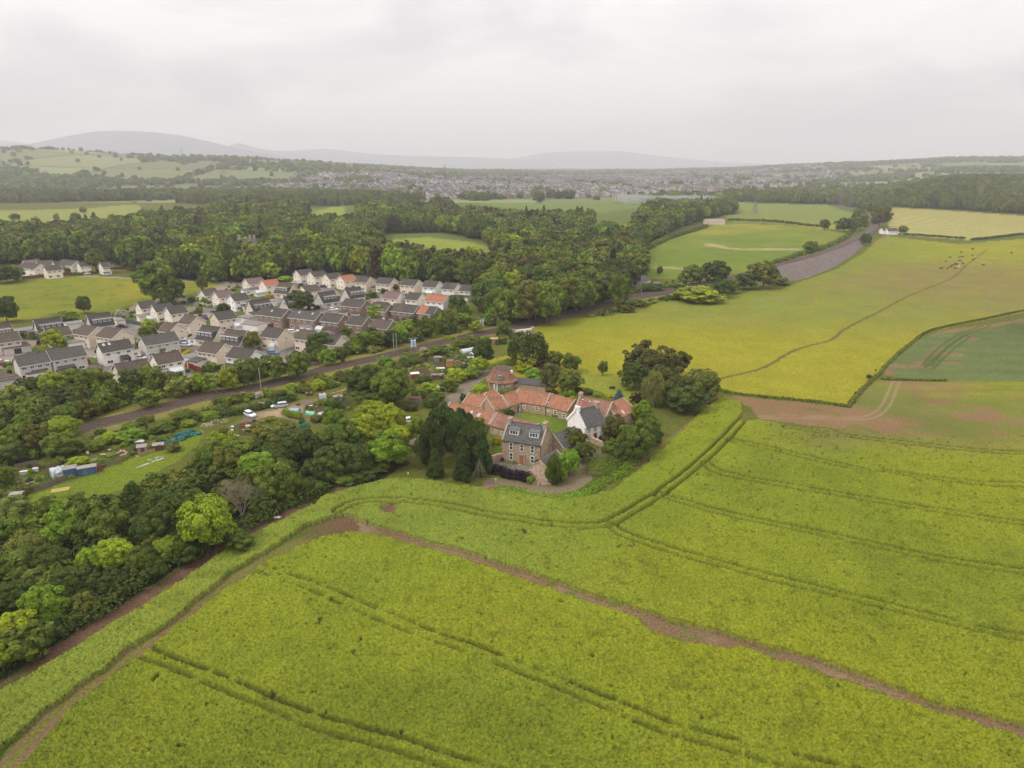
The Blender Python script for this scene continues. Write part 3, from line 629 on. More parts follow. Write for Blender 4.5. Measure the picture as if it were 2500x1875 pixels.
    LAB = {'rough_grass': 'rough grass and scrub ground between the fields, railway and allotments', 'far_fields': 'pale patchwork of distant fields on the low hills',
           'town_ground': 'built-up ground under the distant town', 'woodland_floor': 'shaded ground under the woods', 'golf_course': 'bright mown fairways between the woods',
           'left_meadow': 'yellow-green meadow behind the housing estate', 'far_meadow': 'flat green meadows beyond the woods', 'green_meadow': 'green meadow inside the railway curve with a dry streak',
           'pale_field': 'pale yellow mown field beyond the railway cottage', 'pasture': 'yellow-green pasture crossed by a thin path', 'lawn': 'mown lawn behind the farm courtyard',
           'wheat_field': 'dark green wheat field with bare brown patches', 'estate_ground': 'paving, roads and gardens of the housing estate', 'allotment': 'allotment plots of soil and vegetables',
           'grass_lane': 'mown grass lane beside the allotments', 'car_park': 'dusty gravel clearing with parked cars', 'farm_yard': 'grey gravel yard of the farm', 'garden': 'small green garden left of the stone house',
           'courtyard_path': 'gravel path curving round the courtyard lawn', 'courtyard_lawn': 'green courtyard lawn between the red roofed ranges', 'headland': 'bare brown soil headland between pasture and crop',
           'farm_verge': 'lush grass verge below the farm lane', 'dirt_margin': 'strip of brown soil along the tree belt', 'farm_lane': 'worn gravel lane round the farm',
           'crop_field': 'yellow-green crop field in front with wheel tracks', 'crop_field_beyond_track': 'yellow-green crop field beyond the brown track', 'crop_strip': 'strip of pale green crop beside the tree belt',
           'farm_track': 'earth and grass track between the crop fields'}
    for i, nm in enumerate(names):
        fq = q[fid == i]
        if not len(fq): continue
        used, inv = np.unique(fq, return_inverse=True)
        me = np_mesh(nm, Vv[used], inv.reshape(fq.shape), M_LAND, True)
        set_color(me, 'albedo', Cf[used])
        o = link(nm, me); tag(o, LAB.get(nm), nm.replace('_', ' ') if len(nm.split('_')) < 3 else 'crop field', kind='structure')
TOWN = pxs('P', (640, 462), (760, 448), (1000, 440), (1200, 434), (1500, 432), (1750, 425), (2000, 428), (2080, 440), (1960, 455), (1800, 470), (1560, 478), (1400, 484), (1050, 488), (850, 480), (700, 474))
build_land()
base = MB(); k = 64; R_ = 17000
base.v = [(R_ * math.cos(2 * math.pi * i / k), R_ * math.sin(2 * math.pi * i / k), -1.5) for i in range(k)]; base.f = [tuple(range(k))]
tag(base.build('ground', mat('base_soil', (.06, .07, .025), scale=.01)), 'wide level ground reaching the horizon on all sides', 'ground', kind='structure')
# ------------------------------------------------------------------ foliage
def leaf_material(name, trans=.25):
    m = bpy.data.materials.new(name); m.use_nodes = True
    t = m.node_tree; b = t.nodes['Principled BSDF']; b.inputs['Roughness'].default_value = .7; b.inputs['Specular IOR Level'].default_value = .18
    ti = t.nodes.new('ShaderNodeAttribute'); ti.attribute_type = 'INSTANCER'; ti.attribute_name = 'tint'
    to = t.nodes.new('ShaderNodeAttribute'); to.attribute_name = 'tone'
    mu = t.nodes.new('ShaderNodeMix'); mu.data_type = 'RGBA'; mu.blend_type = 'MULTIPLY'; mu.inputs[0].default_value = 1
    t.links.new(ti.outputs['Color'], mu.inputs[6]); t.links.new(to.outputs['Color'], mu.inputs[7])
    t.links.new(mu.outputs[2], b.inputs['Base Color'])
    tr = t.nodes.new('ShaderNodeBsdfTranslucent'); t.links.new(mu.outputs[2], tr.inputs['Color'])
    ms = t.nodes.new('ShaderNodeMixShader'); ms.inputs[0].default_value = trans
    o = t.nodes['Material Output']
    t.links.new(b.outputs[0], ms.inputs[1]); t.links.new(tr.outputs[0], ms.inputs[2]); t.links.new(ms.outputs[0], o.inputs['Surface'])
    return m
M_LEAF = leaf_material('leaves')
M_BARK = mat('bark', (.10, .078, .058), var=.35, scale=3, rgb2=(.15, .125, .10), stretch=(1, 1, .25))
M_BARKP = mat('pale_bark', (.28, .25, .21), var=.3, scale=3)
M_DEAD = mat('dead_wood', (.21, .17, .125), var=.3, scale=2)

def leaf_cloud(C, R, n, size, r_, squash=.8, out_bias=.75, tone_var=.32, drop=0.0, elong=1.0):
    """n leaf sprays on the skins of clumps (centres C, radii R); returns corners and tones"""
    w = R ** 2; w = w / w.sum()
    k = r_.choice(len(C), n, p=w)
    d = r_.normal(size=(n, 3)); d /= np.linalg.norm(d, axis=1)[:, None]
    cen = C.mean(0)
    outw = C[k] - cen; outw /= (np.linalg.norm(outw, axis=1)[:, None] + 1e-6)
    d = d + outw * .55 + np.array([0, 0, .35]); d /= np.linalg.norm(d, axis=1)[:, None]
    rad = R[k] * (1 - .45 * r_.random(n) ** 2.2)
    P = C[k] + d * rad[:, None] * np.array([1, 1, squash])
    P[:, 2] -= drop * r_.random(n) ** 2
    nrm = d * out_bias + r_.normal(size=(n, 3)) * (1 - out_bias) * .9 + np.array([0, 0, .25])
    nrm /= np.linalg.norm(nrm, axis=1)[:, None]
    a = np.cross(nrm, r_.normal(size=(n, 3))); a /= np.linalg.norm(a, axis=1)[:, None]
    b = np.cross(nrm, a)
    s = size * (.6 + .8 * r_.random(n))[:, None]
    bend = nrm * s * (r_.random(n)[:, None] - .3) * .6
    V = np.stack([P - a * s * elong, P - b * s * .8 + bend, P + a * s * elong, P + b * s * .8 + bend], 1).reshape(-1, 3)
    ct = 1 + (r_.random(len(C)) - .5) * tone_var * 1.5
    tone = ct[k] * (1 + (r_.random(n) - .5) * tone_var * 2)
    hue = r_.random(n) * .14 - .07 + (r_.random(len(C)) * .16 - .08)[k]
    T = np.stack([tone * (1 + hue), tone, tone * (1 - hue * .6)], 1)
    return V, np.repeat(T, 4, 0)
def ico(rad, c, sq=1.0):
    import bmesh
    bm = bmesh.new(); bmesh.ops.create_icosphere(bm, subdivisions=1, radius=rad)
    v = np.array([p.co[:] for p in bm.verts]) * np.array([1, 1, sq]) + c
    f = np.array([[q.index for q in p.verts] for p in bm.faces]); bm.free()
    return v, f
def crown_mesh(name, kind, n, size, seed):
    """unit crown: about 1 in radius, centred on the origin"""
    r_ = np.random.default_rng(seed)
    if kind == 'round':
        m = 46; i = np.arange(m) + .5
        ph = np.arccos(1 - 1.75 * i / m); th = math.pi * (1 + 5 ** .5) * i + r_.random(m) * .8
        rr = .60 + .34 * r_.random(m); rr *= 1 - .12 * np.sin(th * 1.5 + seed)
        C = np.stack([np.cos(th) * np.sin(ph) * rr, np.sin(th) * np.sin(ph) * rr, np.cos(ph) * rr * .98], 1)
        R = .20 + .17 * r_.random(m)
        C = np.vstack([C, r_.normal(size=(8, 3)) * .28]); R = np.concatenate([R, np.full(8, .4)])
        V, T = leaf_cloud(C, R, n, size, r_)
        core = (.58, .92)
    elif kind == 'loose':
        m = 40; i = np.arange(m) + .5
        ph = np.arccos(1 - 1.8 * i / m); th = math.pi * (1 + 5 ** .5) * i + r_.random(m) * 1.5
        rr = .42 + .5 * r_.random(m)
        C = np.stack([np.cos(th) * np.sin(ph) * rr, np.sin(th) * np.sin(ph) * rr, np.cos(ph) * rr * 1.02], 1)
        R = .15 + .16 * r_.random(m)
        C = np.vstack([C, r_.normal(size=(10, 3)) * .3]); R = np.concatenate([R, np.full(10, .3)])
        V, T = leaf_cloud(C, R, n, size, r_, out_bias=.6, tone_var=.3)
        core = (.42, .95)
    elif kind == 'cone':
        m = 60; z = -.95 + 1.9 * (np.arange(m) / m) ** .95
        w = (1 - (z + 1) / 2) ** .8 * .92 + .03; th = np.arange(m) * 2.4 + r_.random(m)
        C = np.stack([np.cos(th) * w * .7, np.sin(th) * w * .7, z], 1); R = .10 + w * .26
        V, T = leaf_cloud(C, R, n, size, r_, squash=.55, out_bias=.45, drop=.06, tone_var=.25)
        core = None
        t_ = MB(); t_.tube((0, 0, -1), (0, 0, .8), .45, .05, 8)
    elif kind == 'cypress':
        m = 70; z = -1 + 1.95 * np.arange(m) / m
        w = np.clip(np.sin((z + 1.25) / 2.25 * math.pi) ** .7, .1, 1) * np.clip((1.02 - z) * 1.6, 0, 1) ** .6 * (.75 + .5 * r_.random(m)); th = np.arange(m) * 2.4 + r_.random(m)
        C = np.stack([np.cos(th) * w * .74, np.sin(th) * w * .74, z * .92], 1); R = .10 + .20 * r_.random(m) * (w + .3)
        V, T = leaf_cloud(C, R, n, size, r_, squash=1.0, out_bias=.4, tone_var=.42, elong=1.4)
        core = (.42, 1.7)
    elif kind == 'pine':
        m = 44; th = r_.random(m) * 6.28; rr = .15 + .72 * np.sqrt(r_.random(m)); z = (1.15 - rr * .8) * (r_.random(m) * 1.7 - .75)
        C = np.stack([np.cos(th) * rr, np.sin(th) * rr, z], 1); R = .18 + .15 * r_.random(m)
        V, T = leaf_cloud(C, R, n, size, r_, squash=.6, out_bias=.5, tone_var=.3)
        core = (.5, .9)
    elif kind == 'weep':
        m = 40; i = np.arange(m) + .5
        ph = np.arccos(1 - 1.5 * i / m); th = math.pi * (1 + 5 ** .5) * i + r_.random(m)
        rr = .55 + .3 * r_.random(m)
        C = np.stack([np.cos(th) * np.sin(ph) * rr, np.sin(th) * np.sin(ph) * rr, np.cos(ph) * rr], 1); R = .17 + .14 * r_.random(m)
        V, T = leaf_cloud(C, R, n, size * .85, r_, squash=1.6, out_bias=.5, tone_var=.25, drop=.35, elong=.8)
        core = (.45, .95)
    V[:, 2] = np.maximum(V[:, 2], -1.15)
    Q = np.arange(len(V)).reshape(-1, 4)
    if core:
        v, f = ico(core[0], (0, 0, -.02), core[1])
        v = v * (1 + .25 * (r_.random((len(v), 1)) - .5))
    else:
        v = np.array(t_.v); f = []
        for q in t_.f:
            for j in range(1, len(q) - 1): f.append((q[0], q[j], q[j + 1]))
        f = np.array(f)
    f4 = np.stack([f[:, 0], f[:, 1], f[:, 2], f[:, 2]], 1)   # cores as separate triangles below
    me = bpy.data.meshes.new(name)
    nv = len(V)
    allV = np.vstack([V, v]); loops = np.concatenate([Q.ravel(), (f + nv).ravel()])
    starts = np.concatenate([np.arange(len(Q)) * 4, len(Q) * 4 + np.arange(len(f)) * 3])
    me.vertices.add(len(allV)); me.vertices.foreach_set('co', allV.astype(np.float32).ravel())
    me.loops.add(len(loops)); me.loops.foreach_set('vertex_index', loops.astype(np.int32))
    me.polygons.add(len(starts)); me.polygons.foreach_set('loop_start', starts.astype(np.int32))
    me.update(calc_edges=True)
    me.materials.append(M_LEAF)
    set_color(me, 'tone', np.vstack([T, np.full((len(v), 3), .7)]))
    return me
def trunk_mesh(name, kind, seed, m):
    """unit trunk: foot at 0, 1 high, limbs reaching into the crown"""
    r_ = random.Random(seed); b = MB()
    b.tube((0, 0, -.03), (.01, 0, .35), .045, .032, 8, False); b.tube((.01, 0, .35), (-.01, .01, .8), .032, .012, 7, False)
    for i in range(6):
        a = r_.random() * 6.28; z = .25 + .4 * r_.random(); L = .22 + .15 * r_.random()
        p = (math.cos(a) * L, math.sin(a) * L, z + L * (.4 if kind == 'cone' else .9))
        b.tube((0, 0, z), p, .018, .006, 5, False)
    return b.mesh(name, m)
KINDS = {'round': [], 'loose': [], 'cone': [], 'cypress': [], 'pine': [], 'weep': []}
LOD = {0: (9500, .046), 1: (4200, .07), 2: (1100, .135)}
for kd in KINDS:
    for lod, (n, s_) in LOD.items():
        KINDS[kd].append([crown_mesh('crown', kd, n, s_, 100 + 17 * q + 3 * lod + len(kd)) for q in range(3 if kd in ('round', 'loose') else (2 if lod < 2 else 1))])
TRUNKS = [trunk_mesh('trunk', 'round', 3, M_BARK), trunk_mesh('trunk', 'round', 8, M_BARK), trunk_mesh('trunk', 'cone', 5, M_BARK), trunk_mesh('trunk', 'round', 6, M_BARKP)]
TINT = {'mid': (.062, .088, .018), 'dark': (.034, .052, .014), 'ygreen': (.125, .16, .015), 'bright': (.088, .145, .02), 'olive': (.07, .08, .024),
        'conifer': (.031, .050, .018), 'brown': (.052, .056, .026), 'grey': (.085, .100, .048), 'copper': (.030, .017, .018), 'pale': (.12, .14, .055),
        'yellow': (.42, .34, .008), 'purple': (.018, .010, .014), 'blue': (.10, .15, .17), 'lilac': (.20, .13, .20), 'cream': (.40, .38, .25), 'lime': (.090, .140, .014)}
WORD = {'mid': 'green', 'dark': 'dark green', 'ygreen': 'yellow-green', 'bright': 'bright green', 'olive': 'olive green', 'conifer': 'blackish green', 'brown': 'brownish', 'grey': 'grey-green', 'copper': 'dark copper', 'pale': 'pale green', 'yellow': 'bright yellow', 'purple': 'dark purple', 'blue': 'blue-green', 'lilac': 'lilac', 'cream': 'cream flowered', 'lime': 'lime green'}
KNAME = {'round': 'broadleaf_tree', 'loose': 'broadleaf_tree', 'cone': 'conifer', 'cypress': 'cypress', 'pine': 'pine_tree', 'weep': 'weeping_tree'}
N_TREE = [0]
TREES = []
for k_ in TINT: TINT[k_] = tuple(c_ * f_ for c_, f_ in zip(TINT[k_], (1.85, 1.78, .78))) if k_ not in ('yellow', 'purple', 'blue', 'cream', 'lilac') else TINT[k_]
def tree_at(x, y, R, Rz, trunk_h, kind, tint, label, cat='tree', name=None, group=None, lod=None, jit=.16):
    r_ = random.Random(int(x * 31 + y * 17) & 0xffff)
    zg = float(terrain(x, y)); d = math.hypot(x, y)
    if lod is None: lod = 0 if d < 215 else (1 if d < 420 else 2)
    root = thing(name or KNAME[kind], label, cat, (x, y, zg), r_.random() * 6.28, group)
    ms = KINDS[kind][lod]; me = ms[r_.randrange(len(ms))]
    c = link('crown', me, root); hc = trunk_h + Rz
    c.location = (0, 0, hc); c.scale = (R * r_.uniform(1.0, 1.12), R * r_.uniform(1.0, 1.12), Rz)
    tv = TINT[tint] if isinstance(tint, str) else tint
    j = 1 + (r_.random() - .5) * jit * 2; h = (r_.random() - .5) * jit
    c['tint'] = [tv[0] * j * (1 + h), tv[1] * j, tv[2] * j * (1 - h)]
    if trunk_h > .3 or Rz > 2.2:
        t = link('trunk', TRUNKS[2] if kind in ('cone', 'cypress') else TRUNKS[3] if tint in ('pale', 'grey') else TRUNKS[r_.randrange(2)], root)
        hh = hc + Rz * .3; w = min(hh * .9, R * 2.0) * (.9 if kind != 'cone' else .6)
        t.scale = (w, w, hh)
    TREES.append((x, y, R))
    return root
def solve(reg, cx, cy, rx, ry, trunk=None):
    """where a crown seen as this ellipse stands on level ground"""
    X, Y = px(reg, cx, cy); s_ = REG[reg][2]; rx *= s_; ry *= s_
    hc = 6.0
    for _ in range(8):
        p = g(X, Y, hc); D = depth(p[0], p[1], hc); R = rx * D / F
        Rz = max(.35 * R, ry * D / F * 1.02)
        th = (.12 * Rz + .3) if trunk is None else trunk
        hc = min(th + Rz, 30)
    return p[0], p[1], R, Rz, th
def T(reg, cx, cy, rx, ry, kind, tint, label, cat='tree', name=None, group=None, trunk=None):
    x, y, R, Rz, th = solve(reg, cx, cy, rx, ry, trunk)
    return tree_at(x, y, R, Rz, th, kind, tint, label, cat, name, group)
def SH(reg, cx, cy, rx, ry, tint, label, kind='round', name='shrub', group=None):
    x, y, R, Rz, th = solve(reg, cx, cy, rx, ry, 0.0)
    return tree_at(x, y, R, Rz, -.1, kind, tint, label, 'shrub', name, group)
# ------------------------------------------------------------------ trees one by one: reg, centre, half sizes, kind, tint, where
def W_(lst, cat='tree'):
    for e in lst:
        reg, cx, cy, rx, ry, kind, tint, where = e[:8]
        noun = {'cone': 'conifer', 'cypress': 'conifer', 'pine': 'pine', 'weep': 'drooping tree'}.get(kind, 'tree')
        T(reg, cx, cy, rx, ry, kind, tint, f'{WORD[tint]} {noun} {where}', group=e[8] if len(e) > 8 else None, trunk=e[9] if len(e) > 9 else None)
def S_(lst):
    for e in lst:
        reg, cx, cy, rx, ry, tint, where = e[:7]
        SH(reg, cx, cy, rx, ry, tint, f'{WORD[tint]} bush {where}', e[7] if len(e) > 7 else 'round')
W_([
 # round the farm
 ('A', 1060, 115, 185, 140, 'weep', 'dark', 'with wide spreading crown beyond the octagonal roof'),
 ('A', 665, 150, 85, 120, 'round', 'dark', 'beside the white polytunnels, tall and dark'),
 ('A', 620, 262, 75, 72, 'round', 'ygreen', 'below the polytunnels, round topped'),
 ('A', 1305, 205, 80, 75, 'loose', 'mid', 'left of a pair at the pasture edge behind the farm'),
 ('A', 1452, 235, 88, 80, 'loose', 'mid', 'right of a pair at the pasture edge behind the farm'),
 ('A', 1742, 285, 45, 62, 'loose', 'mid', 'small and alone on the pasture edge above the lawn'),
 ('A', 1268, 355, 80, 110, 'round', 'grey', 'behind the red roofed range, upright'),
 ('A', 1445, 400, 100, 92, 'round', 'olive', 'behind the red roofed range beside yellow shrubs'),
 ('J', 145, 1165, 98, 100, 'loose', 'brown', 'tallest of the group at the pasture corner'),
 ('J', 245, 1190, 95, 108, 'pine', 'brown', 'in the middle of the group at the pasture corner'),
 ('J', 325, 1175, 72, 80, 'pine', 'brown', 'right of the group, standing against the pasture'),
 ('J', 290, 1290, 100, 95, 'loose', 'brown', 'low and wide behind the drooping grey tree'),
 ('J', 110, 1250, 70, 70, 'round', 'dark', 'under the tallest brownish pine'),
 ('J', 215, 1322, 72, 88, 'weep', 'grey', 'in front of the brownish pines'),
 ('J', 470, 1298, 92, 78, 'round', 'olive', 'rounded, at the right end of the pasture corner group'),
 ('J', 390, 1375, 100, 66, 'round', 'dark', 'low, below the pasture corner group'),
 ('A', 1885, 540, 58, 60, 'cone', 'blue', 'like a small spruce behind the right end of the red range'),
 ('A', 2090, 680, 82, 95, 'round', 'lime', 'right of the last red roof'),
 ('A', 2180, 800, 70, 90, 'round', 'mid', 'at the right edge of the farm trees'),
 ('A', 2040, 560, 55, 50, 'loose', 'copper', 'behind the lime green tree at the farm'),
 ('A', 1850, 850, 135, 145, 'loose', 'brown', 'in front of the white cottage, birch like'),
 ('A', 2030, 930, 140, 165, 'round', 'mid', 'large, right of the birch like tree'),
 ('A', 1960, 1050, 100, 80, 'round', 'dark', 'low beside the gravel lane bend'),
 ('A', 1475, 935, 110, 115, 'loose', 'olive', 'between stone house and white cottage'),
 ('A', 1570, 1040, 90, 90, 'loose', 'olive', 'overhanging the gravel lane'),
 ('A', 1440, 1125, 88, 110, 'round', 'bright', 'beside the stone barn'),
 ('A', 1300, 1185, 72, 135, 'cypress', 'mid', 'slim, against the stone barn wall'),
 ('A', 1375, 1245, 52, 58, 'round', 'ygreen', 'small, at the foot of the barn trees'),
 ('A', 1830, 1010, 95, 75, 'loose', 'mid', 'low, behind the nettles at the lane bend'), ('A', 2120, 960, 90, 90, 'loose', 'olive', 'at the right end of the farm hedge'), ('A', 2200, 900, 70, 80, 'round', 'dark', 'dark, at the field edge right of the farm'),
 # the great cypress clump
 ('A', 315, 800, 135, 205, 'cypress', 'conifer', 'tallest of the great clump left of the stone house'),
 ('A', 190, 940, 118, 215, 'cypress', 'conifer', 'at the left of the great clump'),
 ('A', 455, 850, 118, 210, 'cypress', 'conifer', 'at the back of the great clump'),
 ('A', 560, 980, 118, 215, 'cypress', 'conifer', 'at the middle of the great clump'),
 ('A', 655, 1030, 102, 195, 'cone', 'conifer', 'nearest the stone house in the great clump'),
 ('A', 480, 1130, 102, 150, 'cone', 'conifer', 'low in front of the great clump'),
 ('A', 230, 1130, 86, 130, 'cone', 'conifer', 'low at the left foot of the great clump'),
 ('A', 620, 850, 90, 120, 'loose', 'mid', 'leafy, behind the great clump of conifers'),
 ('A', 60, 830, 90, 130, 'loose', 'ygreen', 'left of the great conifer clump'),
 # belt between allotments and field
 ('G', 1460, 300, 170, 145, 'round', 'dark', 'with broad crown hiding the railway, left of two'),
 ('G', 1680, 345, 170, 160, 'round', 'mid', 'with broad crown hiding the allotments, right of two'),
 ('G', 1560, 420, 200, 80, 'round', 'dark', 'under the two broad crowns by the allotments'),
 ('G', 1510, 590, 150, 115, 'round', 'ygreen', 'large, upper left one of the glowing clump'),
 ('G', 1680, 640, 120, 130, 'round', 'ygreen', 'large, upper right one of the glowing clump'),
 ('G', 1420, 730, 130, 120, 'round', 'ygreen', 'large, lower left one of the glowing clump'),
 ('G', 1745, 800, 95, 110, 'round', 'ygreen', 'large, lower right one of the glowing clump'),
 ('G', 1650, 905, 165, 145, 'round', 'lime', 'at the foot of the glowing clump'),
 ('G', 1170, 640, 100, 90, 'loose', 'bright', 'behind the wide dark trees near the car park'),
 ('G', 1230, 790, 150, 150, 'round', 'mid', 'left of the glowing clump'),
 ('G', 1180, 1000, 170, 135, 'round', 'dark', 'low, left of the glowing clump'),
 ('G', 1370, 1000, 130, 130, 'round', 'dark', 'low, under the glowing clump'),
 ('G', 600, 740, 190, 105, 'round', 'olive', 'wide topped, below the parked silver cars'),
 ('G', 790, 870, 165, 140, 'round', 'dark', 'between the lamp post and the allotment beds'),
 ('G', 950, 880, 130, 140, 'loose', 'dark', 'right of the lamp post over the lane'),
 ('G', 640, 1000, 120, 110, 'round', 'dark', 'behind the green tree by the lamp post'),
 ('G', 470, 1060, 150, 130, 'round', 'bright', 'broad, behind the leafless tree'),
 ('G', 640, 1200, 170, 165, 'round', 'mid', 'broad, right of the leafless tree'),
 ('G', 330, 900, 140, 105, 'round', 'mid', 'in the belt, left of the wide topped olive tree'),
 ('G', 170, 850, 130, 110, 'loose', 'ygreen', 'in the belt below the netted beds'),
 ('G', 180, 1030, 140, 130, 'round', 'olive', 'in the belt above the leafless tree'),
 ('G', 60, 980, 130, 150, 'round', 'mid', 'in the belt, tall, above the bright green tree'),
 # belt, lower left
 ('I', 1385, 205, 165, 180, 'round', 'lime', 'standing out at the field edge left of the leafless tree'),
 ('I', 1130, 385, 92, 75, 'round', 'bright', 'small, right below the curved lamp post'),
 ('I', 760, 425, 115, 105, 'round', 'ygreen', 'lobed, at the field edge in the middle of the belt'),
 ('I', 610, 470, 90, 95, 'round', 'bright', 'left of the lobed one in the middle of the belt'),
 ('I', 930, 480, 85, 100, 'round', 'mid', 'right of the lobed one in the middle of the belt'),
 ('I', 925, 300, 60, 75, 'loose', 'olive', 'thin, left of the curved lamp post'),
 ('I', 1100, 150, 150, 150, 'round', 'dark', 'behind the curved lamp post'),
 ('I', 900, 60, 130, 140, 'cone', 'conifer', 'with layered boughs behind the field trees'),
 ('I', 1010, 250, 110, 120, 'round', 'dark', 'deep in shade left of the lamp post'),
 ('I', 680, 225, 150, 150, 'round', 'mid', 'wide, in the upper part of the belt'),
 ('I', 450, 235, 150, 150, 'loose', 'bright', 'wide, left in the upper part of the belt'),
 ('I', 560, 110, 110, 90, 'loose', 'mid', 'in front of the yellow framed shelter'),
 ('I', 300, 130, 110, 90, 'loose', 'mid', 'at the lower end of the mown grass lane'),
 ('I', 80, 130, 120, 100, 'loose', 'pale', 'at the left edge above the belt'),
 ('I', 60, 290, 110, 110, 'round', 'mid', 'at the left edge, higher of two green ones'),
 ('I', 200, 370, 120, 110, 'round', 'olive', 'near the left edge below the grass lane'),
 ('I', 90, 520, 150, 120, 'round', 'mid', 'at the left edge, lower of two green ones'),
 ('I', 330, 480, 120, 115, 'round', 'dark', 'behind the golden tree at the lower left'),
 ('I', 470, 620, 115, 115, 'round', 'dark', 'right of the golden tree at the lower left'),
 ('I', 285, 770, 135, 130, 'round', 'lime', 'golden tinged, standing out at the lower left'),
 ('I', 110, 700, 110, 100, 'round', 'dark', 'left of the golden tinged tree'),
 ('I', 100, 930, 130, 115, 'round', 'ygreen', 'in the lower left corner'),
 ('I', 330, 930, 110, 75, 'loose', 'dark', 'low, under the golden tinged tree'),
 ('I', 40, 1090, 100, 90, 'loose', 'ygreen', 'lowest at the left edge'),
 ('I', 640, 650, 110, 90, 'loose', 'dark', 'low, at the field edge in the belt'),
 ('I', 560, 760, 80, 80, 'loose', 'olive', 'low, at the field edge right of the golden tree'),
 ('I', 800, 570, 100, 70, 'loose', 'dark', 'low, beneath the lobed yellow-green tree'),
 ('I', 1030, 520, 90, 70, 'loose', 'dark', 'low, beneath the small bright tree'),
 ('I', 1620, 330, 90, 60, 'loose', 'mid', 'low, beneath the leafless tree'),
 ('I', 1250, 420, 80, 60, 'loose', 'dark', 'low, left foot of the lime green tree'),
 ('I', 380, 620, 100, 90, 'round', 'mid', 'in the belt above the golden tinged tree'),
 ('I', 230, 600, 100, 90, 'round', 'olive', 'in the belt, left above the golden tinged tree'),
 # between the railway and the estate
 ('E', 120, 250, 130, 120, 'loose', 'pale', 'below the grey terrace at the left'),
 ('E', 310, 150, 95, 80, 'round', 'dark', 'below the grey terrace gable'),
 ('E', 480, 140, 110, 110, 'round', 'ygreen', 'left of two tall ones below the terrace'),
 ('E', 660, 110, 120, 110, 'round', 'mid', 'middle of three tall ones below the terrace'),
 ('E', 820, 120, 120, 125, 'round', 'mid', 'right of three tall ones below the terrace'),
 ('E', 640, 230, 140, 80, 'round', 'dark', 'under the three tall ones by the railway'),
 ('E', 330, 330, 115, 85, 'round', 'mid', 'in the left clump between railway and houses'),
 ('E', 490, 270, 100, 80, 'round', 'dark', 'in the left clump, second row'),
 ('E', 250, 400, 80, 70, 'round', 'ygreen', 'small, in the left clump by the railway'),
 ('E', 980, 110, 60, 90, 'loose', 'mid', 'slender, between two tall crowns by the railway'),
 ('E', 950, 270, 95, 75, 'round', 'mid', 'on the railway bank left of the gap'),
 ('E', 1100, 210, 75, 55, 'round', 'ygreen', 'small, on the railway bank'),
 ('E', 1190, 120, 110, 110, 'round', 'dark', 'left of two under the conservatory houses'),
 ('E', 1370, 90, 100, 110, 'round', 'mid', 'right of two under the conservatory houses'),
 ('E', 1330, 260, 120, 80, 'loose', 'mid', 'low, on the railway bank below the conservatory'),
 ('E', 780, 370, 95, 90, 'loose', 'olive', 'on the railway bank at the left'),
 ('E', 620, 400, 90, 90, 'round', 'mid', 'near the track at the left'),
 ('E', 560, 530, 130, 100, 'round', 'ygreen', 'large, where the railway leaves at the left'),
 ('E', 330, 600, 130, 130, 'loose', 'olive', 'above the walled allotment beds'),
 ('E', 150, 620, 130, 110, 'round', 'mid', 'at the left edge above the allotments'),
 ('E', 530, 680, 140, 100, 'round', 'mid', 'right of the olive one above the allotments'),
 ('E', 90, 760, 110, 80, 'round', 'dark', 'low at the left edge above the allotments'),
 ('E', 200, 470, 75, 60, 'loose', 'bright', 'small, at the left edge by the railway'),
 ('E', 40, 960, 70, 90, 'round', 'mid', 'at the left edge beside the brown beds'),
 ('E', 50, 380, 90, 110, 'loose', 'pale', 'at the left edge below the low roof'),
 ('E', 1610, 160, 110, 90, 'loose', 'pale', 'first of the young row along the track'),
 ('E', 1780, 130, 90, 90, 'loose', 'ygreen', 'second of the young row along the track'),
 ('E', 1930, 110, 85, 85, 'loose', 'pale', 'third of the young row along the track'),
 ('E', 2060, 90, 90, 95, 'loose', 'mid', 'fourth of the young row along the track'),
 ('G', 380, 215, 105, 115, 'round', 'mid', 'by the catenary mast below the white gable'),
 ('G', 210, 270, 80, 110, 'round', 'ygreen', 'left of the catenary mast'),
 ('G', 610, 175, 105, 110, 'round', 'mid', 'left of two beside the track below the pale street'),
 ('G', 830, 150, 105, 115, 'round', 'mid', 'right of two beside the track below the pale street'),
 ('C', 1690, 960, 140, 115, 'round', 'dark', 'large, spreading above the railway bank'),
 ('C', 1620, 1060, 90, 70, 'round', 'dark', 'low, beneath the large spreading one'),
 ('C', 1760, 1110, 85, 85, 'round', 'bright', 'small and bright before the large spreading one'),
 ('C', 1910, 1080, 75, 90, 'loose', 'mid', 'right of the small bright one'),
 ('C', 2100, 960, 80, 90, 'loose', 'mid', 'at the foot of the brick houses'),
 ('C', 1470, 500, 135, 100, 'round', 'dark', 'large, in the middle of the estate'),
 ('C', 940, 930, 90, 90, 'round', 'olive', 'between two beige houses in the estate'),
 ('C', 640, 600, 75, 70, 'weep', 'dark', 'beside the white house in the estate'),
 ('C', 455, 500, 60, 42, 'loose', 'bright', 'in a garden at the upper left of the estate'),
 ('C', 415, 310, 58, 88, 'loose', 'olive', 'upright, alone on the meadow edge'),
 ('C', 1130, 175, 98, 90, 'round', 'ygreen', 'round topped, behind the pink roofed house'),
 ('B', 1710, 370, 200, 210, 'round', 'mid', 'huge, at the right of the left meadow', None),
 ('B', 1850, 480, 120, 130, 'round', 'dark', 'at the foot of the huge meadow tree', None),
 ('B', 895, 630, 68, 85, 'round', 'dark', 'small and alone on the left meadow'),
 ('B', 50, 680, 105, 130, 'round', 'dark', 'at the left edge of the meadow'),
 ('B', 1020, 150, 95, 115, 'round', 'olive', 'in front of the far white houses'),
 ('B', 580, 272, 32, 38, 'round', 'dark', 'small, left of two at the far white houses'),
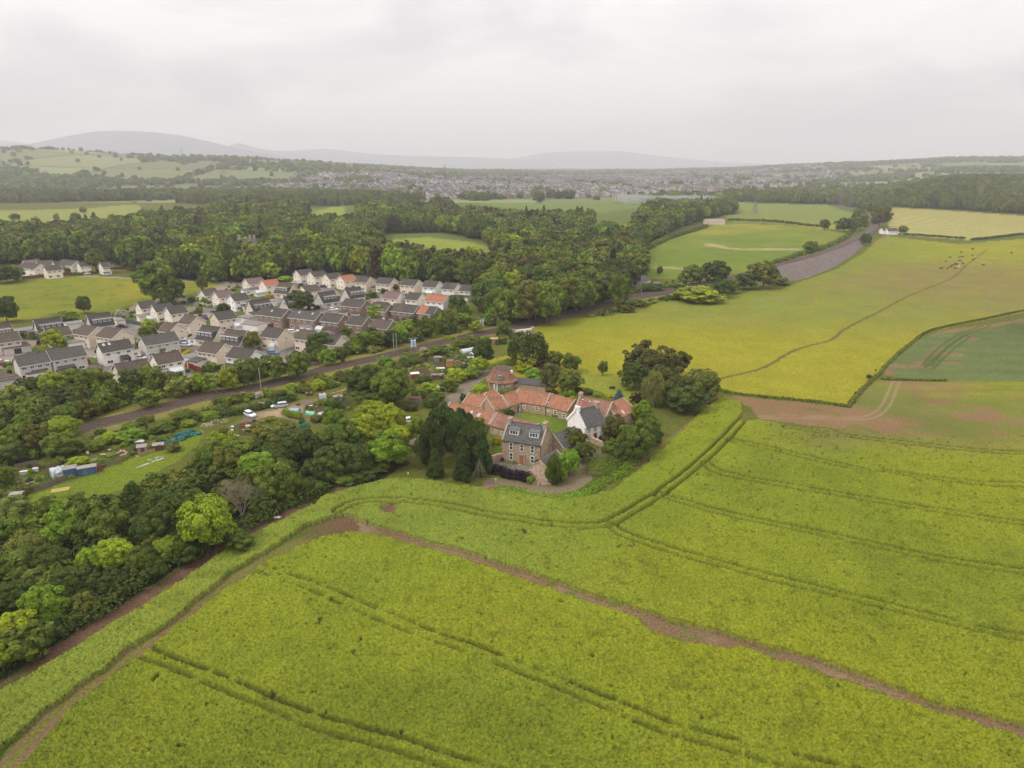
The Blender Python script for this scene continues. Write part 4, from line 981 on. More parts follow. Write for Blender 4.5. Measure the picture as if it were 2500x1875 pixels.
 ('B', 737, 268, 24, 30, 'round', 'dark', 'small, right of two at the far white houses'),
 ('B', 50, 300, 110, 90, 'round', 'dark', 'left of the far white houses'),
 ('B', 150, 290, 90, 80, 'round', 'mid', 'beside the far white houses'),
 ('B', 570, 1010, 105, 105, 'round', 'ygreen', 'before the second chalet of the estate'),
 ('B', 690, 1050, 55, 45, 'loose', 'pale', 'small, right of the yellow-green garden tree'),
 ('B', 775, 1020, 52, 40, 'round', 'bright', 'small, by the beige gable'),
 ('B', 650, 940, 22, 48, 'cone', 'dark', 'slim and pointed, behind the yellow-green garden tree'),
 ('B', 1600, 850, 70, 60, 'round', 'ygreen', 'upper one of the garden group in the close'),
 ('B', 1575, 930, 72, 55, 'round', 'olive', 'lower one of the garden group in the close'),
 ('B', 1740, 890, 95, 65, 'round', 'olive', 'right one of the garden group in the close'),
 ('D', 548, 715, 108, 75, 'round', 'bright', 'between the two rows of brick houses'),
 ('D', 728, 445, 50, 42, 'loose', 'mid', 'in front of the second house of the top row'),
 ('D', 340, 375, 55, 60, 'loose', 'olive', 'in front of the first house of the top row'),
 ('D', 812, 350, 35, 40, 'round', 'ygreen', 'small, behind the top row of houses'),
 ('D', 852, 580, 32, 70, 'cone', 'conifer', 'pointed, between the orange roof and its neighbour'),
 ('D', 1400, 620, 90, 85, 'round', 'dark', 'right of the orange roofed white house'),
 ('D', 1345, 730, 85, 65, 'loose', 'olive', 'right of the last brick house'),
 ('D', 200, 925, 60, 60, 'loose', 'mid', 'before the near brick gable'),
 ('D', 620, 880, 90, 50, 'round', 'mid', 'left of the birch row below the brick houses'),
 ('D', 370, 1030, 100, 90, 'loose', 'mid', 'on the bank below the brick houses, left one'),
 ('D', 540, 1000, 95, 95, 'loose', 'mid', 'on the bank below the brick houses, second'),
 ('D', 690, 990, 90, 90, 'loose', 'dark', 'on the bank below the brick houses, third'),
 ('D', 850, 890, 100, 85, 'round', 'bright', 'standing out on the bank below the brick houses'),
 ('D', 1060, 880, 85, 100, 'loose', 'mid', 'with pale stems behind the railway'),
 ('D', 960, 960, 70, 70, 'loose', 'olive', 'with pale stems, left of its taller neighbour'),
 ('D', 1240, 840, 80, 95, 'loose', 'mid', 'left of the steep bank by the railway'),
 ('D', 1470, 790, 90, 75, 'loose', 'bright', 'at the foot of the green slope'),
 ('D', 1600, 870, 80, 60, 'loose', 'ygreen', 'low, left of the pale railway boxes'),
 ('D', 1900, 880, 80, 90, 'loose', 'mid', 'left of the railway bridge'),
 ('D', 1700, 640, 75, 85, 'weep', 'olive', 'drooping at the end of the green slope'),
 ('D', 1670, 440, 110, 110, 'weep', 'grey', 'right of the last pale house'),
 ('D', 1830, 600, 150, 140, 'weep', 'mid', 'wide, in the wood edge right of the green slope'),
 ('D', 2030, 620, 130, 120, 'round', 'bright', 'at the wood edge above the railway, left'),
 ('D', 2180, 420, 110, 110, 'round', 'lime', 'in the wood edge above the railway, standing out'),
 ('K', 90, 612, 26, 20, 'round', 'mid', 'small, at the left end of the pale fairway'), ('K', 215, 632, 18, 22, 'loose', 'pale', 'small and upright, second on the pale fairway'), ('K', 338, 615, 16, 24, 'loose', 'pale', 'slender, third on the pale fairway'), ('K', 450, 612, 28, 26, 'loose', 'grey', 'feathery, fourth on the pale fairway'), ('K', 497, 572, 18, 18, 'round', 'olive', 'small, above the feathery fairway tree'),
 ('K', 665, 740, 62, 40, 'round', 'purple', 'standing out dark in the wood at the left'), ('D', 2070, 330, 90, 80, 'round', 'mid', 'in the wood edge above the lime green one'), ('D', 1450, 250, 55, 110, 'cone', 'conifer', 'tall, behind the right back row'), ('D', 950, 170, 90, 110, 'weep', 'bright', 'first of a tall pair behind the back row'), ('D', 760, 190, 90, 110, 'weep', 'bright', 'second of a tall pair behind the back row'), ('D', 370, 130, 95, 110, 'round', 'mid', 'tall, behind the orange roof of the back row'),
 # beside the railway to the right
 ('J', 30, 790, 52, 100, 'loose', 'mid', 'slim, left of the railway at the wood edge'),
 ('J', -200, 760, 80, 75, 'round', 'mid', 'where the railway meets the yellow pasture'),
 ('J', 810, 700, 72, 72, 'loose', 'olive', 'large, where the grey embankment begins'),
 ('J', 710, 740, 50, 42, 'round', 'dark', 'left of the large embankment tree'),
 ('J', 590, 780, 50, 44, 'round', 'dark', 'low, beside the track by the pasture'),
 ('J', 640, 770, 35, 35, 'round', 'mid', 'low, right of the dark one beside the track'),
 ('J', 545, 690, 70, 55, 'round', 'dark', 'broad, behind the track at the green meadow'),
 ('J', 420, 710, 60, 50, 'round', 'mid', 'broad, left behind the track at the green meadow'),
 ('J', 245, 685, 15, 22, 'round', 'dark', 'small and alone on the green meadow'),
 ('J', 1060, 557, 32, 30, 'round', 'mid', 'behind the track above the grey embankment'),
 ('J', 1137, 437, 24, 26, 'round', 'dark', 'smaller of two at the meadow hedge'),
 ('J', 1248, 438, 42, 34, 'round', 'dark', 'larger of two at the meadow hedge'),
 ('J', 1360, 515, 26, 28, 'round', 'dark', 'at the railway curve below the white cottage'),
 ('J', 1335, 420, 38, 42, 'loose', 'mid', 'left of the railway curve'),
 ('J', 1440, 390, 45, 50, 'loose', 'olive', 'right of the railway curve'),
 ('J', 1560, 465, 22, 20, 'round', 'mid', 'behind the white railway cottage'),
])
S_([
 ('A', 1040, 282, 78, 42, 'ygreen', 'beyond the octagonal roof, upper one'), ('A', 1140, 342, 98, 45, 'bright', 'like a low spreading apple tree beyond the octagonal roof'),
 ('A', 1200, 295, 55, 25, 'brown', 'between two green bushes behind the farm'),
 ('A', 1002, 612, 30, 38, 'yellow', 'clipped round in the courtyard'), ('A', 1255, 478, 32, 20, 'yellow', 'left of the flowering pair behind the range'), ('A', 1340, 490, 40, 28, 'yellow', 'right of the flowering pair behind the range'),
 ('A', 1290, 508, 50, 22, 'copper', 'under the flowering pair'), ('A', 1465, 552, 26, 12, 'yellow', 'small, showing over the red ridge'), ('A', 1440, 515, 50, 28, 'lime', 'behind the ridge of the red range'), ('A', 1370, 530, 40, 22, 'lime', 'low behind the red range'),
 ('A', 782, 945, 36, 42, 'yellow', 'in the garden left of the stone house'), ('A', 800, 655, 88, 58, 'mid', 'large and round in the courtyard corner'), ('A', 890, 690, 50, 28, 'dark', 'right of the large courtyard bush'),
 ('A', 1080, 600, 45, 40, 'mid', 'climbing on the courtyard range, left'), ('A', 1130, 640, 45, 25, 'olive', 'under the courtyard range windows'), ('A', 1220, 670, 45, 22, 'mid', 'on the courtyard border, middle'), ('A', 1330, 700, 60, 20, 'mid', 'on the courtyard border, long and low'), ('A', 1420, 722, 35, 14, 'dark', 'on the courtyard border, right end'),
 ('A', 480, 550, 26, 36, 'dark', 'at the lane end of the white walled range'), ('A', 640, 480, 75, 48, 'ygreen', 'before the octagonal building'), ('A', 590, 510, 50, 28, 'bright', 'low, between lane and red roof'), ('A', 880, 500, 60, 25, 'grey', 'rose covered, before the octagonal building'),
 ('A', 1090, 1290, 36, 38, 'bright', 'at the end of the purple hedge'), ('A', 1725, 920, 22, 26, 'purple', 'small standard before the white cottage'), ('A', 1690, 528, 35, 20, 'bright', 'in the border behind the right range'), ('A', 1600, 500, 45, 30, 'dark', 'right of the range chimney'), ('A', 1520, 485, 30, 28, 'dark', 'left of the range chimney'), ('A', 1800, 535, 40, 14, 'yellow', 'at the lawn border'), ('A', 1300, 1285, 60, 30, 'dark', 'at the foot of the barn wall'), ('A', 1870, 1130, 60, 25, 'mid', 'in the verge by the lane bend'),
 ('A', 1150, 1130, 30, 45, 'olive', 'climbing at the right of the stone house front'), ('A', 835, 1110, 14, 24, 'dark', 'at the left corner of the stone house'), ('A', 955, 1130, 25, 14, 'olive', 'under the stone house windows'), ('A', 1230, 250, 90, 60, 'copper', 'dark leaved, beneath the wide spreading crown'),
 ('G', 1050, 1120, 80, 58, 'pale', 'at the field edge below the glowing clump'), ('G', 1150, 1150, 50, 45, 'ygreen', 'right of the pale one at the field edge'), ('G', 960, 1200, 50, 40, 'cream', 'left of the pale one at the field edge'), ('G', 880, 1230, 70, 55, 'mid', 'low, at the field edge beside the brown soil'), ('G', 1020, 1250, 90, 45, 'dark', 'low, beneath the pale one at the field edge'), ('G', 780, 1300, 70, 60, 'dark', 'low, at the field edge by the lamp post'),
 ('G', 1400, 1120, 150, 45, 'dark', 'long and low under the belt'), ('G', 1250, 1160, 120, 40, 'mid', 'long and low left under the belt'),
 ('V', 90, 590, 110, 75, 'lime', 'left in the hedge by the car park'), ('V', 1290, 160, 90, 70, 'ygreen', 'on the railway side above the large silver car'), ('V', 810, 270, 60, 55, 'cream', 'flowering above the white sign'), ('V', 620, 280, 110, 60, 'grey', 'above the nearer silver car'), ('V', 430, 330, 110, 70, 'olive', 'left above the nearer silver car'), ('V', 230, 360, 100, 70, 'mid', 'beside the track, left'), ('V', 1000, 240, 120, 50, 'mid', 'beside the track, middle'), ('V', 1480, 190, 90, 50, 'olive', 'beside the track, right'), ('V', 1700, 120, 110, 80, 'ygreen', 'beside the track, before the dark crown'), ('V', 1850, 60, 100, 60, 'mid', 'beside the track, by the dark crown'), ('V', 1960, 420, 110, 70, 'dark', 'right of the polytunnels by the car park'), ('V', 1780, 380, 90, 40, 'mid', 'behind the green tunnel'), ('V', 280, 820, 80, 45, 'brown', 'bare topped, by the lower beds'), ('V', 1680, 620, 90, 50, 'olive', 'clipped, right of the green tunnel'), ('V', 1850, 560, 90, 110, 'bright', 'tall, right of the green tunnel'),
 ('E', 1700, 490, 60, 32, 'lime', 'in the hedge above the netted beds'), ('E', 1880, 420, 60, 45, 'bright', 'right of the lime one above the netted beds'), ('E', 1650, 420, 100, 50, 'mid', 'left of the bright hedge above the netted beds'), ('E', 1310, 470, 70, 50, 'olive', 'beside the track above the sheds'), ('E', 1180, 520, 70, 45, 'mid', 'beside the track, left of the olive one'), ('E', 1000, 620, 90, 50, 'ygreen', 'between track and allotment sheds'), ('E', 1450, 520, 110, 50, 'mid', 'left of the netted beds'), ('E', 850, 690, 90, 50, 'mid', 'between track and polytunnel dome'), ('E', 1160, 600, 110, 50, 'bright', 'above the grey allotment shed'), ('E', 1500, 620, 70, 30, 'mid', 'above the netted beds, low'), ('E', 900, 560, 50, 35, 'grey', 'small, at the end of the track'), ('E', 1560, 700, 60, 50, 'grey', 'below the netted beds'), ('E', 700, 830, 80, 35, 'ygreen', 'behind the blue shed'), ('E', 200, 1090, 60, 50, 'olive', 'at the end of the board fence'),
 ('T', 440, 740, 120, 80, 'bright', 'beside the track end near the allotments'), ('T', 900, 690, 190, 85, 'mid', 'long, between railway and striped beds'), ('T', 830, 570, 60, 50, 'olive', 'below the railway masts'), ('T', 1130, 540, 80, 45, 'cream', 'flowering right of the pale railway box'), ('T', 1400, 540, 150, 75, 'mid', 'long, behind the polytunnels, left'), ('T', 1800, 420, 160, 70, 'mid', 'long, behind the polytunnels, right'), ('T', 1620, 330, 110, 40, 'ygreen', 'at the railway bank'), ('T', 2020, 330, 120, 50, 'olive', 'at the railway bank, right'),
 ('T', 1120, 1070, 140, 60, 'dark', 'right of the red shed'), ('T', 1750, 990, 180, 110, 'ygreen', 'large, left of the farm lane'), ('T', 2010, 950, 130, 100, 'bright', 'below the yellow-green tree by the lane'), ('T', 1600, 1180, 150, 110, 'mid', 'left of the lane lamp post'), ('T', 1250, 1230, 170, 90, 'ygreen', 'low, between red shed and lamp post'), ('T', 1050, 1340, 130, 80, 'mid', 'low, above the brown roofed hut'), ('T', 1380, 1380, 130, 90, 'mid', 'left below the lane lamp post'), ('T', 1270, 1500, 130, 80, 'dark', 'low, right of the brown roofed hut'), ('T', 900, 1560, 120, 80, 'brown', 'low, below the brown roofed hut'), ('T', 1800, 830, 80, 40, 'grey', 'by the dark allotment tank'), ('T', 1870, 1400, 60, 55, 'dark', 'at the bend of the farm lane'),
 ('B', 1300, 735, 50, 45, 'cream', 'in blossom behind the second chalet'), ('B', 720, 770, 110, 60, 'mid', 'between the two chalets'), ('B', 1970, 770, 90, 45, 'ygreen', 'beside the beige gable'), ('C', 215, 670, 90, 40, 'ygreen', 'in the garden of the pale corner house'), ('C', 435, 695, 38, 42, 'lilac', 'in blossom in the estate'), ('C', 1132, 455, 38, 25, 'yellow', 'in the garden behind the chalets'), ('C', 660, 968, 70, 36, 'lime', 'clipped by the dormer house'), ('C', 510, 1200, 65, 32, 'bright', 'in the back garden by the red fence'), ('C', 380, 600, 35, 38, 'bright', 'small, on the green of the upper street'), ('C', 300, 490, 40, 28, 'dark', 'on the meadow edge by the first pink gable'), ('C', 1310, 265, 70, 30, 'ygreen', 'right of the orange roofed house'),
 ('D', 480, 530, 50, 30, 'dark', 'before the top row of houses'), ('D', 600, 490, 30, 32, 'dark', 'pointed, before the top row'), ('D', 1060, 525, 40, 18, 'bright', 'in the gap of the top row'),
 ('J', 460, 815, 110, 24, 'ygreen', 'long, beside the track by the pasture'), ('J', 380, 820, 60, 22, 'bright', 'beside the track, left by the pasture'), ('J', 900, 745, 40, 20, 'mid', 'under the large embankment tree'), ('J', 940, 628, 24, 10, 'mid', 'behind the track, left on the embankment'), ('J', 1130, 570, 24, 12, 'mid', 'behind the track, right on the embankment'), ('J', 1186, 550, 20, 10, 'mid', 'behind the track, third on the embankment'), ('J', 130, 860, 40, 22, 'mid', 'where the pasture edge meets the railway'), ('J', 60, 890, 45, 20, 'olive', 'at the left pasture edge'), ('J', 330, 770, 50, 20, 'mid', 'behind the track by the small white hut'), ('J', 200, 780, 60, 25, 'dark', 'behind the track near the wood'), ('J', 1376, 1258, 12, 12, 'dark', 'in the wheat field corner hedge'), ('J', 1303, 1348, 9, 9, 'dark', 'in the pasture corner hedge'), ('J', 1412, 1224, 5, 6, 'dark', 'tiny, beside the wheat field corner'),
])
# the leafless tree
def bare_tree(reg, cx, cy, rx, ry):
    x, y, R, Rz, th = solve(reg, cx, cy, rx, ry)
    root = thing('bare_tree', 'leafless grey-brown tree at the field edge in front of the green belt', 'tree', (x, y, 0))
    r_ = random.Random(4); tr = MB(); br = MB(); tw = MB(); Ht = th + 2 * Rz
    tr.tube((0, 0, -.1), (.1, 0, Ht * .22), .24, .17, 8)
    def grow(p, d, L, rad, lv):
        q = p + d * L; b = br if lv < 2 else tw
        b.tube(p, q, rad, rad * .6, 5 if lv < 2 else 3, False)
        if lv >= 5: return
        for _ in range(3 if lv < 4 else 2):
            dd = (d + Vector((r_.gauss(0, .34), r_.gauss(0, .34), r_.gauss(.06, .12)))).normalized()
            grow(q, dd, L * r_.uniform(.62, .84), rad * .58, lv + 1)
    for i in range(8):
        a = i * .785 + r_.random() * .5
        grow(Vector((.05, 0, Ht * (.10 + .02 * i))), Vector((math.cos(a) * .42, math.sin(a) * .42, 1)).normalized(), Ht * .25, .10, 0)
    tr.build('trunk', M_DEAD, root); br.build('limb', M_DEAD, root); tag(tw.build('twigs', M_DEAD, root), kind='stuff')
bare_tree('G', 310, 1360, 150, 190)

# ------------------------------------------------------------------ hedges: leaf sprays on a box along a line
def hedge(line, w, h, tint, label, name='hedge', leaf=.22, dens=26, cat='hedge', z=0.0, top=None, jag=.25):
    r_ = np.random.default_rng(int(abs(line[0][0]) * 7) + 3)
    P = []; 
    for (x0, y0), (x1, y1) in zip(line[:-1], line[1:]):
        L = math.hypot(x1 - x0, y1 - y0); n = max(2, int(L / (w * .45)))
        for k in range(n):
            t_ = k / n; P.append((x0 + (x1 - x0) * t_ + r_.normal() * w * .12, y0 + (y1 - y0) * t_ + r_.normal() * w * .12))
    P = np.array(P); n = len(P); hh = h * (1 + jag * (vnoise(P[:, 0] / 5, P[:, 1] / 5, 4) - .5) * 2)
    zt = terrain(P[:, 0], P[:, 1])
    C = np.concatenate([np.column_stack([P, zt + z + hh * .35]), np.column_stack([P, zt + z + hh * .72])])
    R = np.concatenate([np.full(n, w * .52), np.full(n, w * .42)]) * (1 + .2 * r_.random(2 * n))
    tot = int(dens * n * 2)
    V, Tn = leaf_cloud(C, R, tot, leaf, r_, squash=max(.5, min(1.2, h / w * .6)), tone_var=.25)
    V[:, 2] = np.maximum(V[:, 2], np.repeat(terrain(V[::4, 0], V[::4, 1]), 4) + .02)
    o = np.array([P[0][0], P[0][1], 0.])
    me = np_mesh(name, V - o, np.arange(len(V)).reshape(-1, 4), M_LEAF)
    set_color(me, 'tone', Tn)
    ob = link(name, me); ob.location = tuple(o); ob['tint'] = list(TINT[tint] if isinstance(tint, str) else tint)
    return tag(ob, label, cat)
hedge(gline('A', (765, 1245), (850, 1262), (950, 1290), (1065, 1310)), 2.0, 2.2, 'purple', 'dark purple beech hedge in front of the gravel yard', leaf=.16, dens=60)
hedge(gline('A', (775, 312), (860, 278), (945, 252)), 3.0, 2.4, 'lime', 'clipped hedge with yellow top beyond the octagonal roof', leaf=.15, dens=60, jag=.05)
hedge(gline('V', (1190, 560), (1320, 605), (1450, 632)), 1.7, 1.7, 'lime', 'clipped yellow-green hedge beside the blue tent', leaf=.13, dens=70, jag=.05)
hedge(gline('V', (-60, 660), (200, 610), (520, 560), (800, 490), (1050, 430), (1350, 345)), 3.0, 1.9, 'dark', 'long dark hedge between the railway bank and the parked cars', dens=55)
hedge(gline('J', (560, 1338), (700, 1362), (1100, 1403), (1262, 1424)), 1.2, .8, 'mid', 'low grassy hedge along the near edge of the pasture', dens=30)
hedge(gline('J', (1262, 1424), (1330, 1340), (1400, 1275), (1440, 1240), (1480, 1190), (1600, 1085), (1720, 1010), (2000, 950), (2212, 905)), 1.4, .6, 'olive', 'low grassy hedge between pasture and wheat field', dens=26)
hedge(gline('J', (1455, 1276), (1560, 1280), (1800, 1284)), 1.2, .6, 'mid', 'grassy rim between wheat field and brown headland', dens=22)
hedge(gline('M', (1500, 552), (1680, 562), (1860, 576)), 2.6, 2.2, 'dark', 'trimmed dark hedge left of the gap below the pale field', leaf=.45, dens=22)
hedge(gline('M', (1900, 582), (1980, 575), (2212, 548), (2500, 520)), 2.6, 2.2, 'dark', 'trimmed dark hedge right of the gap below the pale field', leaf=.45, dens=22)
hedge(gline('J', (620, 418), (760, 422), (900, 430), (1100, 452)), 3.5, 3.0, 'dark', 'hedge line across the meadows left of the two round trees', leaf=.6, dens=20)
hedge(gline('J', (150, 590), (260, 530), (380, 490), (500, 455)), 4.5, 3.5, 'mid', 'thick hedge along the wood side of the green meadow', leaf=.5, dens=30)
hedge(gline('J', (870, 650), (1000, 605), (1120, 572), (1230, 520), (1290, 470), (1320, 430)), 4.0, 3.0, 'mid', 'bushy hedge behind the railway curve', leaf=.5, dens=30)
hedge(gline('B', (740, 318), (900, 322)), 2.0, 2.2, 'dark', 'clipped hedge by the far white houses', leaf=.3, dens=34)
hedge(gline('B', (255, 1000), (440, 1010)), 3.2, 3.0, 'dark', 'tall clipped hedge before the first chalet', leaf=.25, dens=44, jag=.04)
hedge(gline('I', (2150, 25), (1900, 125), (1650, 255), (1300, 435), (1000, 600), (700, 800), (480, 915), (200, 1080), (-60, 1220)), 4.0, 2.2, 'dark', 'ragged dark undergrowth along the foot of the tree belt', name='undergrowth', dens=60, cat='undergrowth', leaf=.22)
hedge(gline('A', (820, 1400), (1000, 1425), (1250, 1470), (1420, 1480), (1570, 1440), (1720, 1350), (1900, 1250), (2020, 1150)), 3.0, .9, 'bright', 'long grass bank between farm lane and crop', name='grass_bank', dens=46, cat='bank', leaf=.14)
hedge(gline('A', (1680, 1230), (1800, 1170), (1950, 1140)), 6.0, 1.2, 'mid', 'nettles and grass beside the lane bend', name='weed_patch', dens=90, cat='weeds', leaf=.16)

# ------------------------------------------------------------------ woods: the nearest trees one by one, the rest as one mass
def scatter(poly, clear, sp, seed, dmax=1e9, dmin=0):
    r_ = np.random.default_rng(seed)
    G = np.array([g(a, b)[:2] if b > HY + 12 else ground_at(a, b)[:2] for a, b in poly]); lo = G.min(0); hi = G.max(0)
    nx, ny = int((hi[0] - lo[0]) / sp) + 1, int((hi[1] - lo[1]) / sp) + 1
    gx, gy = np.meshgrid(np.arange(nx), np.arange(ny))
    x = lo[0] + (gx + .5 * (gy % 2) + (r_.random(gx.shape) - .5) * .7) * sp; y = lo[1] + (gy + (r_.random(gx.shape) - .5) * .7) * sp
    x = x.ravel(); y = y.ravel(); Z = terrain(x, y); pxx, pyy = project(x, y, Z)
    m = inpoly(x, y, [tuple(q) for q in G]) & (y > dmin) & (y < dmax)
    for c in clear: m &= ~inpoly(pxx, pyy, c)
    return x[m], y[m]
WT = ['mid', 'mid', 'dark', 'mid', 'olive', 'olive', 'bright', 'ygreen', 'brown', 'grey', 'mid', 'dark', 'olive', 'mid', 'dark', 'copper']
PROTO = bpy.data.collections.new('tree_shapes')
def proto(nm, me, tr_, h):
    bm_ = me.copy(); o = bpy.data.objects.new(nm, bm_); PROTO.objects.link(o); return o
for i, (kd, lod, q) in enumerate([('round', 2, 0), ('round', 2, 1), ('loose', 2, 0), ('cone', 2, 0), ('round', 2, 2), ('pine', 2, 0)]):
    proto('shape_%d' % i, KINDS[kd][lod][q], None, 0)
def instance_mass(name, label, cat, x, y, R, Rz, zc, tint, pid, extra=None):
    me = bpy.data.meshes.new(name); n = len(x)
    me.vertices.add(n); me.vertices.foreach_set('co', np.stack([x, y, zc], 1).astype(np.float32).ravel())
    a = me.attributes.new('scl', 'FLOAT_VECTOR', 'POINT'); a.data.foreach_set('vector', np.stack([R, R, Rz], 1).astype(np.float32).ravel())
    a = me.attributes.new('tint', 'FLOAT_COLOR', 'POINT'); a.data.foreach_set('color', np.column_stack([tint, np.ones(n)]).astype(np.float32).ravel())
    a = me.attributes.new('pid', 'INT', 'POINT'); a.data.foreach_set('value', pid.astype(np.int32))
    a = me.attributes.new('spin', 'FLOAT_VECTOR', 'POINT'); sp = np.zeros((n, 3)); sp[:, 2] = np.random.default_rng(1).random(n) * 6.28; a.data.foreach_set('vector', sp.astype(np.float32).ravel())
    o = link(name, me); gn = bpy.data.node_groups.new(name + '_nodes', 'GeometryNodeTree')
    gn.interface.new_socket('Geometry', in_out='INPUT', socket_type='NodeSocketGeometry'); gn.interface.new_socket('Geometry', in_out='OUTPUT', socket_type='NodeSocketGeometry')
    A = gn.nodes.new; gi = A('NodeGroupInput'); go = A('NodeGroupOutput'); ip = A('GeometryNodeInstanceOnPoints'); ci = A('GeometryNodeCollectionInfo')
    ci.inputs['Collection'].default_value = extra or PROTO; ci.inputs['Separate Children'].default_value = True; ci.inputs['Reset Children'].default_value = True
    ip.inputs['Pick Instance'].default_value = True
    def na(nm, ty):
        k = A('GeometryNodeInputNamedAttribute'); k.data_type = ty; k.inputs['Name'].default_value = nm; return k.outputs[0]
    L = gn.links.new
    L(gi.outputs[0], ip.inputs['Points']); L(ci.outputs[0], ip.inputs['Instance']); L(na('pid', 'INT'), ip.inputs['Instance Index']); L(na('scl', 'FLOAT_VECTOR'), ip.inputs['Scale'])
    rt = A('FunctionNodeEulerToRotation'); L(na('spin', 'FLOAT_VECTOR'), rt.inputs[0]); L(rt.outputs[0], ip.inputs['Rotation']); L(ip.outputs[0], go.inputs[0])
    md = o.modifiers.new('scatter', 'NODES'); md.node_group = gn
    return tag(o, label, cat, kind='stuff')
def tints(n, r_, names=WT, v=.25):
    t_ = np.array([TINT[k] for k in names])[r_.integers(0, len(names), n)]
    return t_ * (1 + (r_.random((n, 1)) - .5) * 2 * v) * (1 + (r_.random((n, 3)) - .5) * .12)
# main wood behind the estate
wx, wy = scatter(WOODS['wood_main'], CLEAR + [POLY['golf_a'], POLY['golf_b'], POLY['golf_c'], POLY['golf_e'], POLY['meadow_a'], POLY['estate'], POLY['left_meadow']], 8.4, 3)
tx = np.array([t[0] for t in TREES]); ty = np.array([t[1] for t in TREES]); tr_ = np.array([t[2] for t in TREES])
ok = np.array([np.min(np.hypot(tx - a, ty - b) - tr_ * .55) > 2.5 for a, b in zip(wx, wy)]); wx, wy = wx[ok], wy[ok]
rw = np.random.default_rng(8); n = len(wx); order = np.argsort(wy)
zone = fbm(wx / 60, wy / 60, 71, 3)
pid = rw.integers(0, 6, n); coni = (zone < .36) & (rw.random(n) < .6); pid[coni] = np.where(rw.random(coni.sum()) < .6, 3, 5); pid[(pid == 3) & (rw.random(n) < .7)] = 0
R = (4.6 + 3.0 * rw.random(n)) * np.where(pid == 3, .72, 1); hgt_ = 10 + 8 * rw.random(n) * (.6 + zone); hgt_ = np.where(pid == 3, hgt_ * 1.2, hgt_)
hgt_ = np.where(pid == 3, hgt_, 2.0 * R + 2 + 2 * rw.random(n)); tn = tints(n, rw); tn[coni] = np.array(TINT['conifer']) * (1 + rw.random((coni.sum(), 1)) * .6)
NIND = max(0, 296 - sum(1 for o in bpy.data.objects if o.get('category') == 'tree'))
print('trees placed', 296 - NIND, 'wood trees', n)
kds = ['round', 'round', 'loose', 'cone', 'round', 'pine']; front = order[:NIND]; rest = order[NIND:]
tw_ = ['dark green', 'olive green', 'mid green', 'fresh green']
for i in front:
    lum = tn[i][1]; w_ = 'dark' if lum < .06 else ('mid' if lum < .1 else 'fresh')
    kd = kds[pid[i]]; noun = {'cone': 'conifer', 'pine': 'pine'}.get(kd, 'broadleaf tree'); side = 'behind the far white houses' if wx[i] < -150 else ('behind the housing estate' if wx[i] < -40 else 'between estate and railway')
    w_ = ('tall ' if hgt_[i] > 15.5 else ('low ' if hgt_[i] < 12.5 else '')) + ('wide ' if R[i] > 6.6 else ('slim ' if R[i] < 5.3 else '')) + w_
    tree_at(wx[i], wy[i], R[i], hgt_[i] * .46, hgt_[i] * .1, kd, tuple(tn[i]), f'{w_} green {noun} in the wood edge {side}', group=f'{w_} green {noun}s in the wood edge {side}', lod=1, jit=.05)
def mass(name, label, x, y, R, h, tn, pid, cat='wood'):
    Rz = h * .5
    instance_mass(name, label, cat, x, y, R, Rz, terrain(x, y) + Rz + h * .04, tn, pid)
mass('woodland', 'mixed green wood filling the middle distance behind the estate', wx[rest], wy[rest], R[rest], hgt_[rest], tn[rest], pid[rest])
# belts near the lane and railway: small fill-in trees under the named ones
for nm, sp in (('belt_lane', 5.2), ('belt_left', 6)):
    bx_, by_ = scatter(WOODS[nm], [POLY['grass_lane'], POLY['allot_left'], POLY['car_park'], POLY['crop_strip'], POLY['dirt_margin']], sp, 5)
    n = len(bx_); r_ = np.random.default_rng(9)
    keep = np.array([abs(dist_line(np.array([a]), np.array([b]), RAIL)[0][0]) > 8 for a, b in zip(bx_, by_)]) if n else []
    bx_, by_ = bx_[keep], by_[keep]; n = len(bx_)
    mass('undergrowth', 'dark saplings and undergrowth beneath the tree belt' if nm == 'belt_lane' else 'saplings and undergrowth left of the railway', bx_, by_, 1.8 + 1.4 * r_.random(n), 2.5 + 2.5 * r_.random(n), tints(n, r_, ['dark', 'dark', 'mid', 'olive']), r_.integers(0, 3, n), 'undergrowth')
# scrub on the railway banks
xs, ys = [], []
r_ = np.random.default_rng(12)
for (x0, y0), (x1, y1) in zip(RAIL[:-1], RAIL[1:]):
    L = math.hypot(x1 - x0, y1 - y0); 
    if y0 > 400: break
    nx_, ny_ = -(y1 - y0) / L, (x1 - x0) / L
    for _ in range(int(L * 2.0)):
        t_ = r_.random(); o = r_.uniform(8, 19) * (1 if r_.random() < .5 else -1)
        xs.append(x0 + (x1 - x0) * t_ + nx_ * o); ys.append(y0 + (y1 - y0) * t_ + ny_ * o)
xs, ys = np.array(xs), np.array(ys)
qx, qy = project(xs, ys, 0 * xs); bad = np.zeros(len(xs), bool)
for w in ('allot_left', 'allot_mid', 'allot_right', 'car_park', 'grass_lane', 'estate', 'pasture', 'allot_low'): bad |= inpoly(qx, qy, POLY[w])
d_ = dist_line(xs, ys, RAIL)[0]; bad |= d_ < 7.5
xs, ys = xs[~bad], ys[~bad]; n = len(xs)
instance_mass('scrub', 'rough scrub and brambles on the railway banks', 'scrub', xs, ys, .8 + 1.5 * r_.random(n) ** 2, .6 + 1.3 * r_.random(n) ** 2, .6 + .5 * r_.random(n), tints(n, r_, ['mid', 'olive', 'bright', 'dark', 'pale']), r_.integers(0, 3, n))

